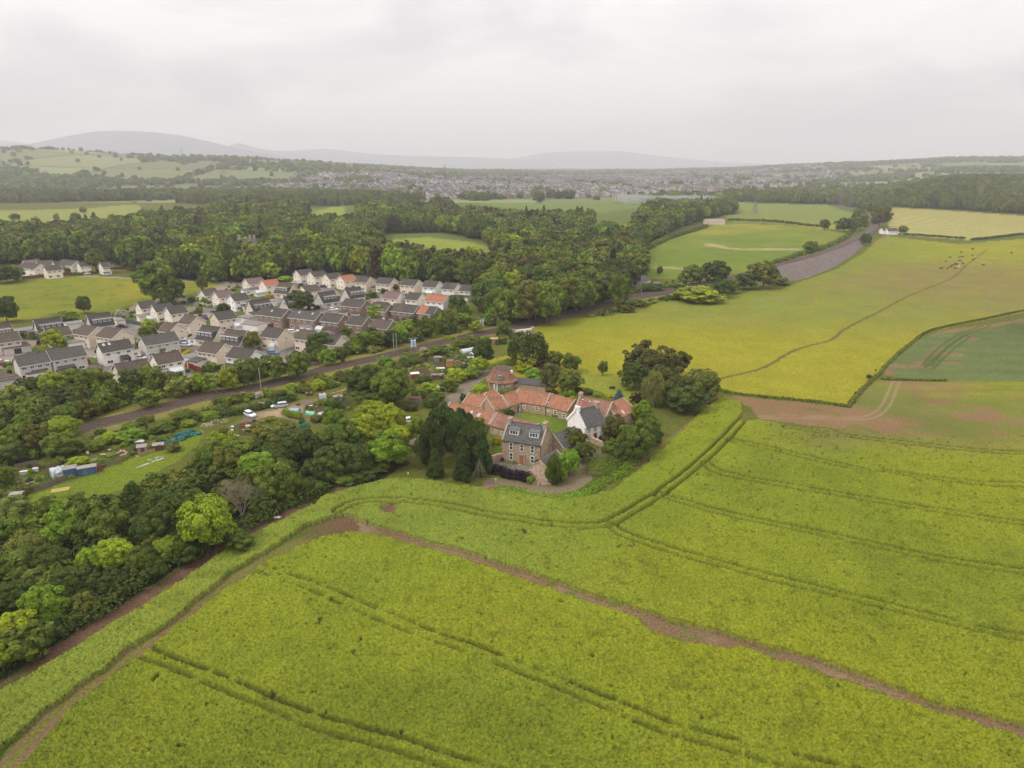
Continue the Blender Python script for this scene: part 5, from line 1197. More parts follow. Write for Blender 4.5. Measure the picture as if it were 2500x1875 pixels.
# saplings closing the gaps on the estate side of the line
xs, ys = [], []
for (x0, y0), (x1, y1) in zip(RAIL[:-1], RAIL[1:]):
    L = math.hypot(x1 - x0, y1 - y0); nx_, ny_ = -(y1 - y0) / L, (x1 - x0) / L
    if y0 > 330: break
    for _ in range(int(L * .75)):
        t_ = r_.random(); o = r_.uniform(9, 27); xs.append(x0 + (x1 - x0) * t_ + nx_ * o); ys.append(y0 + (y1 - y0) * t_ + ny_ * o)
xs, ys = np.array(xs), np.array(ys); qx, qy = project(xs, ys, 0 * xs); k_ = ~inpoly(qx, qy + 8, POLY['estate']) & (dist_line(xs, ys, RAIL)[0] > 8.5); xs, ys = xs[k_], ys[k_]; n = len(xs)
mass('sapling_belt', 'young trees closing the bank between railway and estate', xs, ys, 1.5 + 1.3 * r_.random(n), 3.5 + 3.5 * r_.random(n), tints(n, r_, ['mid', 'bright', 'olive', 'pale', 'mid', 'dark']), r_.integers(0, 3, n), 'young trees')
# rows of vegetables and weeds on the allotments
vx, vy = np.hstack([scatter(POLY[w], [POLY['grass_lane'], POLY['car_park']], 1.5, 96) for w in ('allot_left', 'allot_mid', 'allot_low', 'allot_right')])
r_ = np.random.default_rng(97); cl_ = hsh(np.floor((vx * .92 + vy * .38) / 3.4), np.floor((vy * .92 - vx * .38) / 5.2), 9); k_ = (cl_ > .45) & (r_.random(len(vx)) < .8); vx, vy = vx[k_], vy[k_]; n = len(vx); s_ = .25 + .5 * r_.random(n) ** 2
instance_mass('vegetables', 'vegetables, soft fruit and weeds on the allotment plots', 'vegetables', vx, vy, s_ * 1.2, s_, s_ * .7, tints(n, r_, ['mid', 'bright', 'grey', 'olive', 'ygreen', 'pale', 'dark']), r_.integers(0, 3, n))
# garden plants among the houses
ex_, ey_ = scatter(POLY['estate'], [], 6.5, 91); r_ = np.random.default_rng(92); dmin = np.min([dist_line(ex_, ey_, q)[0] for q in ROADS], axis=0); k_ = (dmin > 4.5) & (r_.random(len(ex_)) < .62)
GARD = (ex_[k_], ey_[k_])
# the crop itself: small leafy plants over the canopy
tc_ = bpy.data.collections.new('plant_shapes'); rr_ = np.random.default_rng(77)
for i in range(4):
    Cc = rr_.normal(size=(5, 3)) * .35; V, Tn = leaf_cloud(Cc, np.full(5, .5), 26, .30, rr_, out_bias=.3, tone_var=.5); me = np_mesh('plant', V, np.arange(len(V)).reshape(-1, 4), M_LEAF); set_color(me, 'tone', Tn); tc_.objects.link(bpy.data.objects.new('plant_%d' % i, me))
X_, Y_, Z_, Cc = CROPS[0]; dp = depth(X_, Y_, Z_); k_ = (dp < 420) & (rr_.random(len(dp)) < .09); X_, Y_, Z_, Cc, dp = X_[k_], Y_[k_], Z_[k_], Cc[k_], dp[k_]; n = len(X_); sz = np.clip(dp / 700, .15, .42) * (.6 + .8 * rr_.random(n))
instance_mass('crop_plants', 'leafy yellow-green crop plants filling the fields', 'crop', X_ + rr_.normal(0, .15, n), Y_ + rr_.normal(0, .15, n), sz, sz * 1.0, Z_ + .02, Cc * 1.25 * (1 + (rr_.random((n, 1)) - .5) * .7), rr_.integers(0, 4, n), tc_); print('crop plants', n)
# far woods and hedgerow trees
FARW = [('right_forest', 'dense mixed forest beyond the pale field at the right', pxs('J', (1540, 345), (1700, 352), (1900, 362), (2212, 385), (2800, 420), (2800, 290), (2212, 270), (1900, 275), (1700, 290), (1540, 310)), 9.5, 16, ['olive', 'grey', 'mid', 'dark', 'olive']),
        ('valley_wood', 'dark belt of trees behind the far meadow', pxs('J', (420, 318), (680, 318), (1000, 325), (1160, 330), (1300, 372), (1540, 345), (1540, 300), (1200, 285), (800, 280), (440, 268)), 9, 12, ['dark', 'mid', 'olive', 'grey', 'mid']),
        ('railway_wood', 'trees along the railway beyond the curve', pxs('J', (1290, 440), (1340, 440), (1360, 395), (1375, 380), (1400, 382), (1420, 440), (1480, 430), (1490, 350), (1400, 340), (1290, 355)), 8, 9, ['mid', 'olive', 'dark']),
        ('park_wood', 'dark parkland trees beyond the fairways', pxs('P', (-200, 498), (100, 495), (340, 490), (500, 500), (620, 515), (760, 505), (900, 500), (1000, 500), (1110, 515), (1090, 500), (1050, 490), (800, 478), (500, 478), (250, 478), (-200, 470)), 9, 14, ['dark', 'mid', 'mid', 'olive', 'grey', 'brown']),
        ('copse', 'copse beside the far green meadow', pxs('L', (1230, 380), (1480, 385), (1480, 372), (1230, 368)), 8, 14, ['dark', 'mid']),
        ]
for k, (nm, lb, poly, sp, hh, tt) in enumerate(FARW):
    x, y = scatter(poly, [POLY['golf_d'], POLY['golf_b'], POLY['golf_e'], TOWN, POLY['meadow_b'], POLY['pale_field'], CLEAR[4], CLEAR[3]], sp, 20 + k)
    d_ = dist_line(x, y, RAIL, 60)[0]; m = (d_ > 12) & ((k not in (1, 3)) | (fbm(x / 110, y / 80, 88, 2) > .44)); x, y = x[m], y[m]; r_ = np.random.default_rng(30 + k); n = len(x)
    h = hh * (.75 + .5 * r_.random(n)); pid = np.array([0, 1, 2, 4, 0, 3, 5, 2])[r_.integers(0, 8, n)]; R = (sp * .42 + 2.2 * r_.random(n)) * np.where(pid == 3, .75, 1)
    mass(nm, lb, x, y, R, h, tints(n, r_, tt), pid)
# patchy woods over the far farmland and hills
r_ = np.random.default_rng(44)
n0 = 60000; a_ = r_.uniform(-.86, .86, n0); Y_ = 1350 * (7200 / 1350) ** (r_.random(n0) ** .85); X_ = a_ * Y_
U, V = X_ / 330 + (fbm(X_ / 900, Y_ / 900, 41, 2) - .5) * .7, Y_ / 420 + (fbm(X_ / 900, Y_ / 900, 42, 2) - .5) * .7
edge = np.minimum(np.minimum(U % 1, 1 - U % 1) * 330, np.minimum(V % 1, 1 - V % 1) * 420)
wd = fbm(X_ / 420, Y_ / 260, 51, 3); cell = hsh(np.floor(U), np.floor(V), 90)
centre = np.exp(-((a_ - .05) / .35) ** 2)
qx, qy = project(X_, Y_, terrain(X_, Y_)); intown = inpoly(qx, qy, TOWN)
keep = ((edge < 9) & (wd > .40)) | (wd > .64 - .10 * smooth(3200, 4500, Y_) - .05 * centre - .06 * smooth(.25, .5, a_)) | (r_.random(n0) < .012)
keep &= ~intown | (r_.random(n0) < .16)
X_, Y_ = X_[keep], Y_[keep]; n = len(X_); pid = r_.integers(0, 6, n); h = 9 + 8 * r_.random(n); sc_ = 1 + .9 * smooth(2200, 6000, Y_)
mass('far_woods', 'hedgerows and woods scattered over the distant hills', X_, Y_, (5.0 + 4 * r_.random(n)) * sc_, h * (1 + .3 * smooth(2500, 6000, Y_)), tints(n, r_, ['mid', 'mid', 'dark', 'olive', 'grey', 'bright']) , pid)
# ------------------------------------------------------------------ buildings
W_BEIGE = mat('beige_render', (.64, .54, .43), var=.10, scale=1.5, bump=.3, bscale=20)
W_CREAM = mat('cream_render', (.76, .68, .58), var=.08, scale=1.5, bump=.2, bscale=20)
W_GREY = mat('grey_render', (.52, .48, .44), var=.12, scale=1.5, bump=.3, bscale=20)
W_PALE = mat('pale_render', (.72, .68, .64), var=.08, scale=1.2, bump=.2, bscale=20)
W_WHITE = mat('white_render', (.80, .78, .76), var=.05, scale=1.0, bump=.15, bscale=18)
W_LIME = mat('limewash', (.78, .75, .73), var=.10, scale=.7, bump=.5, bscale=4, rgb2=(.82, .80, .79))
W_BRICK = stone_mat('brown_brick', (.21, .10, .068), (.26, .13, .09), (.28, .22, .18), .23, .08)
W_STONE = stone_mat('brown_stone', (.34, .24, .155), (.45, .335, .22), (.20, .17, .13), .62, .32)
W_RUBBLE = stone_mat('pink_rubble', (.38, .25, .18), (.52, .40, .30), (.36, .29, .23), .40, .26)
R_DARK = roof_mat('dark_tiles', (.056, .047, .041), (.076, .064, .055), 1.2)
R_BROWN = roof_mat('brown_tiles', (.075, .055, .043), (.10, .076, .059), 1.2)
R_GREY = roof_mat('grey_tiles', (.068, .062, .056), (.09, .082, .074), 1.2)
R_PINK = roof_mat('pinkish_tiles', (0.1364, 0.0868, 0.0806), (0.1674, 0.1116, 0.1023), 1.4, streak=.15)
R_ORANGE = roof_mat('orange_tiles', (.30, .11, .065), (.34, .14, .085), 1.4, streak=.15)
R_RED = roof_mat('red_pantiles', (.26, .115, .066), (.32, .15, .09), .9, .36, .30)
R_RED2 = roof_mat('weathered_pantiles', (.21, .105, .072), (.27, .14, .10), .8, .36, .35)
R_SLATE = roof_mat('grey_slates', (0.075, 0.072, 0.0708), (0.12, 0.114, 0.108), 1.3, .26, .35)
M_WHITE = mat('white_frames', (.70, .69, .67), rough=.45, var=.03)
M_SLATEC = mat('dark_cladding', (.075, .085, .095), var=.12, scale=2)
M_STONEC = mat('pale_dressed_stone', (.34, .28, .21), var=.12, scale=2)
M_GLASS = mat('window_glass', (.035, .04, .05), rough=.08, var=.3, scale=.5, spec=.6)
M_DOOR = {'brown': mat('brown_door', (.36, .12, .035), rough=.5), 'white': M_WHITE, 'red': mat('red_paint', (.30, .035, .03), rough=.5), 'dark': mat('dark_door', (.04, .045, .06), rough=.4)}
M_LEAD = mat('lead_and_felt', (.11, .11, .112), var=.15, scale=1.5, rough=.7)
M_FLAT = mat('flat_roof_felt', (.17, .155, .15), var=.15, scale=.9)
M_POT = mat('clay_pot', (.50, .30, .18), var=.1)
M_METAL = mat('galvanised_steel', (.42, .43, .43), rough=.45, metal=.6, var=.08)
M_WOOD = mat('weathered_wood', (.16, .125, .095), var=.25, scale=3, stretch=(1, 1, 4))
M_WOODN = mat('new_wood', (.34, .23, .13), var=.15, scale=3)
M_BLACK = mat('black_rubber', (.02, .02, .02), rough=.8)
M_CONS = mat('conservatory_glass', (.42, .46, .47), rough=.12, var=.1, spec=.6)
WCACHE = {}
def win_mesh(w, h, style):
    k = (round(w, 2), round(h, 2), style)
    if k in WCACHE: return WCACHE[k]
    f = MB(); t = .13 if w < 2.05 else .16
    f.box(0, 0, -h / 2, w, .10, t); f.box(0, 0, h / 2 - t, w, .10, t); f.box(-w / 2 + t / 2, 0, -h / 2 + t, t, .10, h - 2 * t); f.box(w / 2 - t / 2, 0, -h / 2 + t, t, .10, h - 2 * t)
    n = {'sash': 0, 'one': 0, 'two': 1, 'three': 2, 'four': 3}[style]
    for i in range(n): f.box(-w / 2 + w * (i + 1) / (n + 1), 0, -h / 2 + t, t * .8, .09, h - 2 * t)
    if style == 'sash': f.box(0, 0, -t * .4, w - 2 * t, .09, t * .8)
    p = MB(); p.box(0, .02, -h / 2 + t * .5, w - t, .04, h - t)
    WCACHE[k] = (f.mesh('window', M_WHITE), p.mesh('pane', M_GLASS))
    return WCACHE[k]
def window(root, L, D, face, u, z, w=1.25, h=1.1, style='two', proud=.04, name='window'):
    fm, pm = win_mesh(w, h, style)
    o = link(name, fm, root)
    if face == 'f': o.location = (u, -D / 2 - proud, z)
    elif face == 'b': o.location = (u, D / 2 + proud, z); o.rotation_euler = (0, 0, math.pi)
    elif face == 'l': o.location = (-L / 2 - proud, u, z); o.rotation_euler = (0, 0, -math.pi / 2)
    elif face == 'r': o.location = (L / 2 + proud, u, z); o.rotation_euler = (0, 0, math.pi / 2)
    p = link('pane', pm, o)
    return o
def door(root, L, D, face, u, w=.95, h=2.05, kind='white', proud=.05):
    b = MB(); b.box(0, 0, 0, w, .08, h); b.box(-w * .25, -.05, h * .55, w * .3, .03, h * .3); b.box(w * .25, -.05, h * .55, w * .3, .03, h * .3)
    o = b.build('door', M_DOOR[kind], root)
    o.location = (u, -D / 2 - proud, .05) if face == 'f' else ((-L / 2 - proud, u, .05) if face == 'l' else (L / 2 + proud, u, .05))
    if face != 'f': o.rotation_euler = (0, 0, -math.pi / 2 if face == 'l' else math.pi / 2)
    return o
ANG = {'p': math.radians(45.5), 'q': math.radians(-25)}
def place(reg, mode, ax, ay, bx, by, ang, D, he, rise, ov=.3, L=None):
    A = px(reg, ax, ay); B = px(reg, bx, by); z = he if mode == 'E' else he + rise
    if ang in ANG: a = ANG[ang]
    elif ang is None:
        d = g(*B, z) - g(*A, z); a = math.atan2(d[1], d[0])
    else: a = math.radians(ang)
    M = g((A[0] + B[0]) / 2, (A[1] + B[1]) / 2, z); e = np.array([math.cos(a), math.sin(a)])
    if L is None:
        p0 = project(M[0] - e[0] * .5, M[1] - e[1] * .5, z)[0]; p1 = project(M[0] + e[0] * .5, M[1] + e[1] * .5, z)[0]
        L = (B[0] - A[0]) / (p1 - p0) - (.4 if mode == 'R' else .3)
    n = np.array([-e[1], e[0]])
    c = M[:2] + (n * (D / 2 - .1) if mode == 'E' else 0)
    return c, a, L
def gable_body(root, L, D, he, rise, wall, roof, ov=.35, oe=.35, low=None, trim=M_WHITE, coping=None, name_wall='wall'):
    w = MB(); w.prism([(-D / 2, -.3), (D / 2, -.3), (D / 2, he), (0, he + rise), (-D / 2, he)], -L / 2, L / 2); w.build(name_wall, wall, root)
    t = .14; s = rise / (D / 2); r = MB()
    ye = D / 2 + oe; ze = he - oe * s
    xo = L / 2 + (ov if coping is None else -.02)
    for sg in (-1, 1):
        r.prism([(sg * ye, ze + .02), (sg * ye, ze + t), (0, he + rise + t), (0, he + rise + .02)][::sg], -xo, xo)
    ro = r.build('roof', roof, root)
    rd = MB(); rd.prism([(-.16, he + rise + t - .04), (0, he + rise + t + .07), (.16, he + rise + t - .04)], -xo, xo); rd.build('ridge_tiles', roof if coping else R_DARK, root)
    if coping is None:
        f = MB(); f.box(0, -ye - .03, ze - .10, 2 * xo, .05, .2); f.build('fascia', trim, root)
        for sg, x0 in ((-1, -xo - .03), (1, xo)):
            b = MB()
            for q in (-1, 1): b.prism([(q * ye, ze - .1), (q * ye, ze + t), (0, he + rise + t), (0, he + rise - .1)][::q], x0, x0 + .04)
            b.build('bargeboard', trim, root)
    else:
        for x0 in (-L / 2 - .12, L / 2 - .18):
            b = MB()
            for q in (-1, 1): b.prism([(q * (D / 2 + .05), he - .1), (q * (D / 2 + .05), he + .22), (0, he + rise + .32), (0, he + rise)][::q], x0, x0 + .3)
            b.build('skew_stone', coping, root)
def chimney(root, x, y, z0, h, w=.9, d=.6, m=None, pots=3):
    b = MB(); b.box(x, y, z0, w, d, h); b.box(x, y, z0 + h, w + .16, d + .16, .14); c = b.build('chimney', m or M_STONEC, root)
    for i in range(pots):
        p = MB(); p.tube((x + (i - (pots - 1) / 2) * w / pots * .9, y, z0 + h + .14), (x + (i - (pots - 1) / 2) * w / pots * .9, y, z0 + h + .5), .12, .09, 7); p.build('chimney_pot', M_POT, c)
def skylight(root, x, D, he, rise, frac, w=.7, h=1.0, side=-1):
    s = math.atan2(rise, D / 2); b = MB(); b.box(0, 0, -.02, w, h, .07); o = b.build('skylight', M_WHITE, root)
    o.location = (x, side * D / 2 * (1 - frac), he + rise * frac + .17); o.rotation_euler = (-side * s, 0, 0)
    p = MB(); p.box(0, 0, .05, w * .78, h * .82, .03); p.build('pane', mat('sky_pane', (.35, .37, .38), rough=.1), o)
BUILD = []
def house(reg, mode, ax, ay, bx, by, ang, label, D=7.6, he=4.9, rise=2.5, wall=W_BEIGE, roof=R_DARK, kind='plain', L=None, nwin=3, gable=1, lower='two', cat='house', group='houses of the estate', seed=0, name='house', ext=None, two=None, glz=None):
    c, a, L = place(reg, mode, ax, ay, bx, by, ang, D, he, rise, L=L)
    root = thing(name, label, cat, (c[0], c[1], 0), a, group); BUILD.append((c[0], c[1], L, D, a))
    r_ = random.Random(int(ax * 3 + by)); vis = 'l' if a > 0 else 'r'
    if kind == 'plain':
        gable_body(root, L, D, he, rise, wall, roof)
        for i in range(nwin):
            u = -L / 2 + L * (i + .5) / nwin + r_.uniform(-.15, .15)
            window(root, L, D, 'f', u, he - .95, 1.15 if i % 2 else 1.35, .95)
        for i in range(max(2, nwin - 1)):
            n_ = max(2, nwin - 1); u = -L / 2 + L * (i + .5) / n_ + r_.uniform(-.3, .3)
            if i == n_ // 2 and nwin > 2: door(root, L, D, 'f', u + .9, kind=r_.choice(['white', 'dark', 'white']))
            if he > 3.5: window(root, L, D, 'f', u - .4, 1.35, 1.9, 1.2, 'three' if i % 2 else 'two')
        if he > 3.5 and gable:
            for u in ((-D * .22, D * .2) if gable == 2 else (D * .05,)):
                window(root, L, D, vis, u, he - .9, 1.0, 1.0)
                if gable == 2: window(root, L, D, vis, u, 1.4, 1.2, 1.1)
    elif kind == 'chalet':
        he, rise = 2.7, 4.4
        gable_body(root, L, D, he, rise, wall, roof)
        d = MB(); x1 = L / 2 - .55; y0 = -D / 2 + .55
        yb = -D / 2 + D / 2 * (5.75 - he) / rise + .3
        d.prism([(y0, 3.2), (yb, 3.2), (yb, 5.6), (y0, 5.5)], -x1, x1); dm = d.build('dormer', M_SLATEC, root)
        tp = MB(); tp.prism([(y0 - .3, 5.5), (yb + .2, 5.62), (yb + .2, 5.8), (y0 - .3, 5.68)], -x1 - .15, x1 + .15); tp.build('dormer_roof', roof, root)
        fs = MB(); fs.box(0, y0 - .34, 5.38, 2 * x1 + .3, .06, .32); fs.build('fascia', M_WHITE, root)
        for i in range(4):
            u = -x1 + 2 * x1 * (i + .5) / 4; o = window(root, L, -2 * y0, 'f', u, 4.62, 1.15, 1.0)
        for i in range(2): window(root, L, D, 'f', -L / 2 + L * (.3 + .45 * i), 1.3, 2.0, 1.2, 'three')
        door(root, L, D, 'f', L * .07, kind=r_.choice(['white', 'dark']))
        window(root, L, D, vis, 0, 4.5, .9, .9); window(root, L, D, vis, -D * .2, 1.4, 1.1, 1.1)
    if r_.random() < .6 and kind != 'low':
        v = MB(); v.tube((L * .2, -.6, he + rise * .7), (L * .2, -.6, he + rise + .35), .09, .09, 6); v.build('vent_pipe', M_LEAD, root)
    if two:     # the other owner's half of the roof in another tile
        t = .17; s = rise / (D / 2); q = MB(); ye = D / 2 + .36; ze = he - .36 * s
        x0, x1 = (0, L / 2 + .34) if two[0] > 0 else (-L / 2 - .34, 0)
        q.prism([(-ye, ze + .13), (-ye, ze + t), (-.02, he + rise + t), (-.02, he + rise + .13)][::-1], x0, x1); tag(q.build('roof', two[1], root), two[2])
    for e in ext or []:
        k = e[0]
        if k == 'box':      # lean-to or flat roofed extension: face side, u, width, depth, height, wall, roof
            _, face, u, w, d, h, wm, rm = e; b = MB(); y = -D / 2 - d / 2 if face == 'f' else D / 2 + d / 2
            x = u if face in 'fb' else (-L / 2 - w / 2 if face == 'l' else L / 2 + w / 2); y = y if face in 'fb' else u
            b.box(x, y, -.2, w, d, h + .2); b.build('extension', wm, root)
            t = MB(); t.prism([(y - d / 2 - .2, h - .1), (y + d / 2, h + .45), (y + d / 2, h + .6), (y - d / 2 - .2, h + .05)], x - w / 2 - .2, x + w / 2 + .2); t.build('extension_roof', rm, root)
            o = window(root, L, D, 'f', x, h * .55, min(1.6, w * .5), 1.0); o.location.y = y - d / 2 - .04
        elif k == 'porch':
            _, u, w, d = e; b = MB(); b.prism([(-D / 2 - d, 2.25), (-D / 2, 2.8), (-D / 2, 2.95), (-D / 2 - d, 2.4)], u - w / 2, u + w / 2); b.build('porch_roof', roof, root)
            b = MB(); b.box(u - w / 2 + .3, -D / 2 - d / 2 + .1, 0, .5, d - .3, 2.3); b.build('porch_wall', W_BRICK, root)
        elif k == 'cons':
            _, face, u, w, d = e; x = u if face == 'f' else (L / 2 + w / 2 if face == 'r' else -L / 2 - w / 2); y = -D / 2 - d / 2 if face == 'f' else u
            conservatory(root, x, y, w, d)
        elif k == 'sky': skylight(root, e[1], D, he, rise, e[2])
    return root
def conservatory(root, x, y, w, d, h=2.1):
    b = MB(); b.box(x, y, 0, w, d, .7); b.box(x, y, h - .1, w, d, .14)
    for i in range(5):
        for s in (-1, 1): b.box(x - w / 2 + w * i / 4, y + s * (d / 2 - .04), .7, .09, .09, h - .8)
    for i in range(1, 3):
        for s in (-1, 1): b.box(x + s * (w / 2 - .04), y - d / 2 + d * i / 3, .7, .09, .09, h - .8)
    for i in range(7):
        u = x - w / 2 + w * i / 6
        for s in (-1, 1): b.tube((u, y + s * d / 2, h + .02), (u, y, h + 1.0), .05, .05, 4)
    b.tube((x - w / 2, y, h + 1.02), (x + w / 2, y, h + 1.02), .07, .07, 5); o = b.build('conservatory', M_WHITE, root)
    gl = MB(); gl.box(x, y, .7, w - .1, d - .1, h - .75); gl.prism([(y - d / 2 + .05, h), (y + d / 2 - .05, h), (y, h + .95)], x - w / 2 + .06, x + w / 2 - .06); gl.build('glazing', M_CONS, o)
def garage(reg, x, y, w, d, ang, label, h=2.4, wall=W_PALE, roof=M_FLAT, name='garage', cat='garage', dr='white', z=0):
    c = g(*px(reg, x, y)); root = thing(name, label, cat, (c[0], c[1], 0), ANG.get(ang, 0) if isinstance(ang, str) else math.radians(ang))
    b = MB(); b.box(0, d / 2, -.2, w, d, h + .2); b.build('wall', wall, root)
    r = MB(); r.prism([(-.2, h), (d + .2, h + .12), (d + .2, h + .27), (-.2, h + .15)], -w / 2 - .15, w / 2 + .15); r.build('roof', roof, root)
    if dr: q = MB(); q.box(0, -.04, .05, min(2.3, w * .75), .06, h * .82); q.build('door', M_DOOR[dr], root)
    return root
H_ = house
# --- estate, from the railway side backwards
H_('B', 'E', 205, 1305, 556, 1245, 'p', 'long grey-beige terraced house at the lower left end of the estate', D=8.4, wall=W_GREY, roof=R_GREY, nwin=4, gable=0, ext=[('porch', .8, 4.5, 1.6)])
H_('B', 'E', 562, 1240, 940, 1180, 'p', 'grey-beige terraced house with raised roof, right part of the lower left terrace', D=8.4, he=5.15, wall=W_GREY, roof=R_GREY, nwin=4, gable=0, ext=[('porch', -1.5, 5.0, 1.6)])
H_('B', 'E', 1105, 1155, 1440, 1101, 'p', 'pale house with wide picture window and rooflights beside the grey terrace', D=7.2, wall=W_PALE, roof=R_DARK, nwin=3, gable=0, ext=[('porch', 1.6, 2.8, 1.4), ('sky', -3.4, .75), ('sky', -1.6, .75), ('box', 'r', .8, 2.4, 5, 4.0, W_PALE, R_DARK)])
H_('B', 'E', 1575, 1080, 1940, 1018, 'p', 'wide grey-beige house facing the close with the yellow flower ring', D=8.2, wall=W_GREY, roof=R_GREY, nwin=4, gable=0, ext=[('porch', -.5, 2.0, 1.0)])
H_('B', 'E', 1290, 1385, 1640, 1325, 'p', 'brown roofed house half hidden by trees before the pale house', D=7.0, he=4.2, wall=W_BEIGE, roof=R_BROWN, nwin=3)
H_('B', 'E', 1705, 1285, 1985, 1228, 'p', 'brown roofed house with white glazed garden room by the red fence', D=7.2, he=4.6, wall=W_CREAM, roof=R_BROWN, nwin=3, ext=[('cons', 'f', .6, 4.0, 3.2), ('box', 'f', -3.2, 3.4, 2.6, 2.3, W_WHITE, M_FLAT)])
H_('B', 'R', 362, 800, 650, 756, 'p', 'left chalet house with long dark dormer at the meadow edge', D=8.6, wall=W_GREY, roof=R_DARK, kind='chalet')
H_('B', 'R', 935, 745, 1185, 706, 'p', 'chalet house with four dormer windows beside the white garage', D=8.6, wall=W_GREY, roof=R_DARK, kind='chalet')
H_('B', 'R', -110, 848, 105, 820, 'p', 'chalet house cut by the left edge of the photo', D=8.6, wall=W_GREY, roof=R_BROWN, kind='chalet')
H_('B', 'E', -120, 1070, 232, 1012, 'p', 'beige house at the left edge below the chalet', D=8, he=4.6, roof=R_BROWN, nwin=4, gable=0)
H_('B', 'R', 480, 905, 735, 862, 'p', 'low brown roofed house behind the yellow-green garden tree', D=8, he=4.2, roof=R_BROWN, nwin=3)
H_('B', 'E', 792, 940, 955, 976, 'q', 'brown roofed beige house left of a matching pair in the estate', D=8.6, roof=R_BROWN, nwin=3)
H_('B', 'E', 1030, 968, 1212, 1008, 'q', 'brown roofed beige house right of a matching pair with small attic window', D=9, roof=R_BROWN, nwin=4)
H_('B', 'R', 1480, 612, 1660, 588, 'p', 'cream house with grey roof, left of three at the meadow edge', D=8, wall=W_CREAM, roof=R_DARK, gable=2, nwin=3, ext=[('box', 'f', -3.2, 5.5, 4, 2.2, W_PALE, M_FLAT)])
H_('B', 'R', 1640, 643, 1835, 612, 'p', 'cream house with grey roof and small glazed porch, middle of three at the meadow edge', D=8, wall=W_CREAM, roof=R_DARK, gable=2, nwin=3, ext=[('cons', 'l', -1, 3.5, 3.2)])
H_('B', 'R', 1795, 670, 1985, 634, 'p', 'tall cream house with grey roof, right of three at the meadow edge', D=8, he=5.2, wall=W_CREAM, roof=R_DARK, gable=2, nwin=3)
H_('C', 'E', 152, 740, 285, 762, 'q', 'beige house with brown roof behind the white hatchback', D=8, roof=R_BROWN, nwin=2)
H_('B', 'R', 1790, 822, 1915, 846, 'q', 'beige house facing the close, two windows up and two down in its gable', D=8, roof=R_BROWN, gable=2, nwin=2)
H_('C', 'R', 415, 762, 612, 780, 'q', 'chalet house with white flat roofed annexe beside the parked white car', D=8.6, wall=W_BEIGE, roof=R_DARK, kind='chalet', ext=[('box', 'l', -2, 4.6, 4, 2.3, W_WHITE, M_FLAT)])
H_('C', 'R', 680, 803, 895, 828, 'q', 'chalet house with lime green hedge in front', D=8.6, wall=W_BEIGE, roof=R_BROWN, kind='chalet')
H_('C', 'E', 1035, 890, 1232, 907, 'q', 'beige house with white glazed porch in the middle of the front row', D=8.4, roof=R_DARK, nwin=2, ext=[('cons', 'f', 2.4, 2.2, 1.6)])
H_('C', 'R', 1480, 815, 1655, 832, 'q', 'beige house half hidden behind the large spreading tree', D=8.4, roof=R_BROWN, nwin=3)
H_('C', 'R', 1800, 872, 1925, 880, 'q', 'beige house right of the spreading tree with broad blank gable', D=8.6, wall=W_BEIGE, roof=R_DARK, nwin=2)
H_('C', 'E', 358, 1045, 570, 1078, 'q', 'beige house by the red fence with low skylight annexe', D=8.0, roof=R_BROWN, nwin=4, ext=[('box', 'f', -2.8, 4.6, 4.2, 2.3, W_CREAM, R_GREY)])
H_('C', 'E', 668, 1108, 912, 1142, 'q', 'house with bright white gable nearest the railway', D=7.6, wall=W_WHITE, roof=R_DARK, nwin=3, ext=[('box', 'f', -2.4, 5, 2.6, 2.2, W_GREY, R_DARK)])
H_('C', 'E', 588, 716, 792, 688, 'p', 'beige house with wide plain gable and glass garden room', D=8.6, roof=R_DARK, nwin=3, gable=1, ext=[('cons', 'f', 3.4, 3.6, 3)])
H_('C', 'R', 910, 497, 1132, 472, 'p', 'chalet house with large low annexe in front', D=8.8, wall=W_BEIGE, roof=R_DARK, kind='chalet', ext=[('box', 'f', -4.0, 6.8, 5, 2.4, W_BEIGE, R_DARK)])
H_('C', 'R', 713, 445, 885, 418, 'p', 'bright white house with dark garage opening', D=8.2, wall=W_WHITE, roof=R_DARK, nwin=2, gable=2, ext=[('box', 'f', 1.5, 5.2, 3, 2.4, W_WHITE, R_DARK)])
H_('C', 'R', 400, 388, 556, 369, 'p', 'cream house with brown roof at the meadow corner', D=8, wall=W_CREAM, roof=R_BROWN, nwin=2, gable=2)
H_('C', 'R', 545, 407, 716, 393, 'p', 'cream house with dull red roof at the meadow corner', D=8, wall=W_CREAM, roof=R_PINK, nwin=2, gable=2)
H_('C', 'R', 875, 270, 1050, 249, 'p', 'cream house with pinkish roof and lower pink front roof', D=8.4, wall=W_CREAM, roof=R_PINK, nwin=2, gable=2, ext=[('box', 'f', -1.5, 7, 3, 2.5, W_PALE, R_PINK), ('box', 'l', -5, 4.5, 4, 2.3, W_WHITE, M_FLAT)])
H_('C', 'R', 1055, 291, 1208, 266, 'p', 'cream house with bright orange roof and glass lean-to', D=8.2, wall=W_CREAM, roof=R_ORANGE, nwin=2, gable=1, ext=[('cons', 'l', -2.5, 5.5, 3.4)])
H_('C', 'R', 1240, 302, 1398, 322, 'q', 'chalet house behind the garden with the yellow bush', D=8.8, wall=W_BEIGE, roof=R_BROWN, kind='chalet')
H_('C', 'R', 1490, 350, 1652, 331, 'p', 'cream house with brown roof behind the large estate tree', D=8.4, wall=W_CREAM, roof=R_BROWN, nwin=2, gable=2)
H_('C', 'R', 1285, 462, 1420, 446, 'p', 'grey chalet gable left of the large estate tree', D=8.6, wall=W_GREY, roof=R_DARK, kind='chalet')
H_('C', 'R', 1660, 413, 1838, 388, 'p', 'grey chalet house, left of two with steep grey gables', D=8.8, wall=W_GREY, roof=R_DARK, kind='chalet')
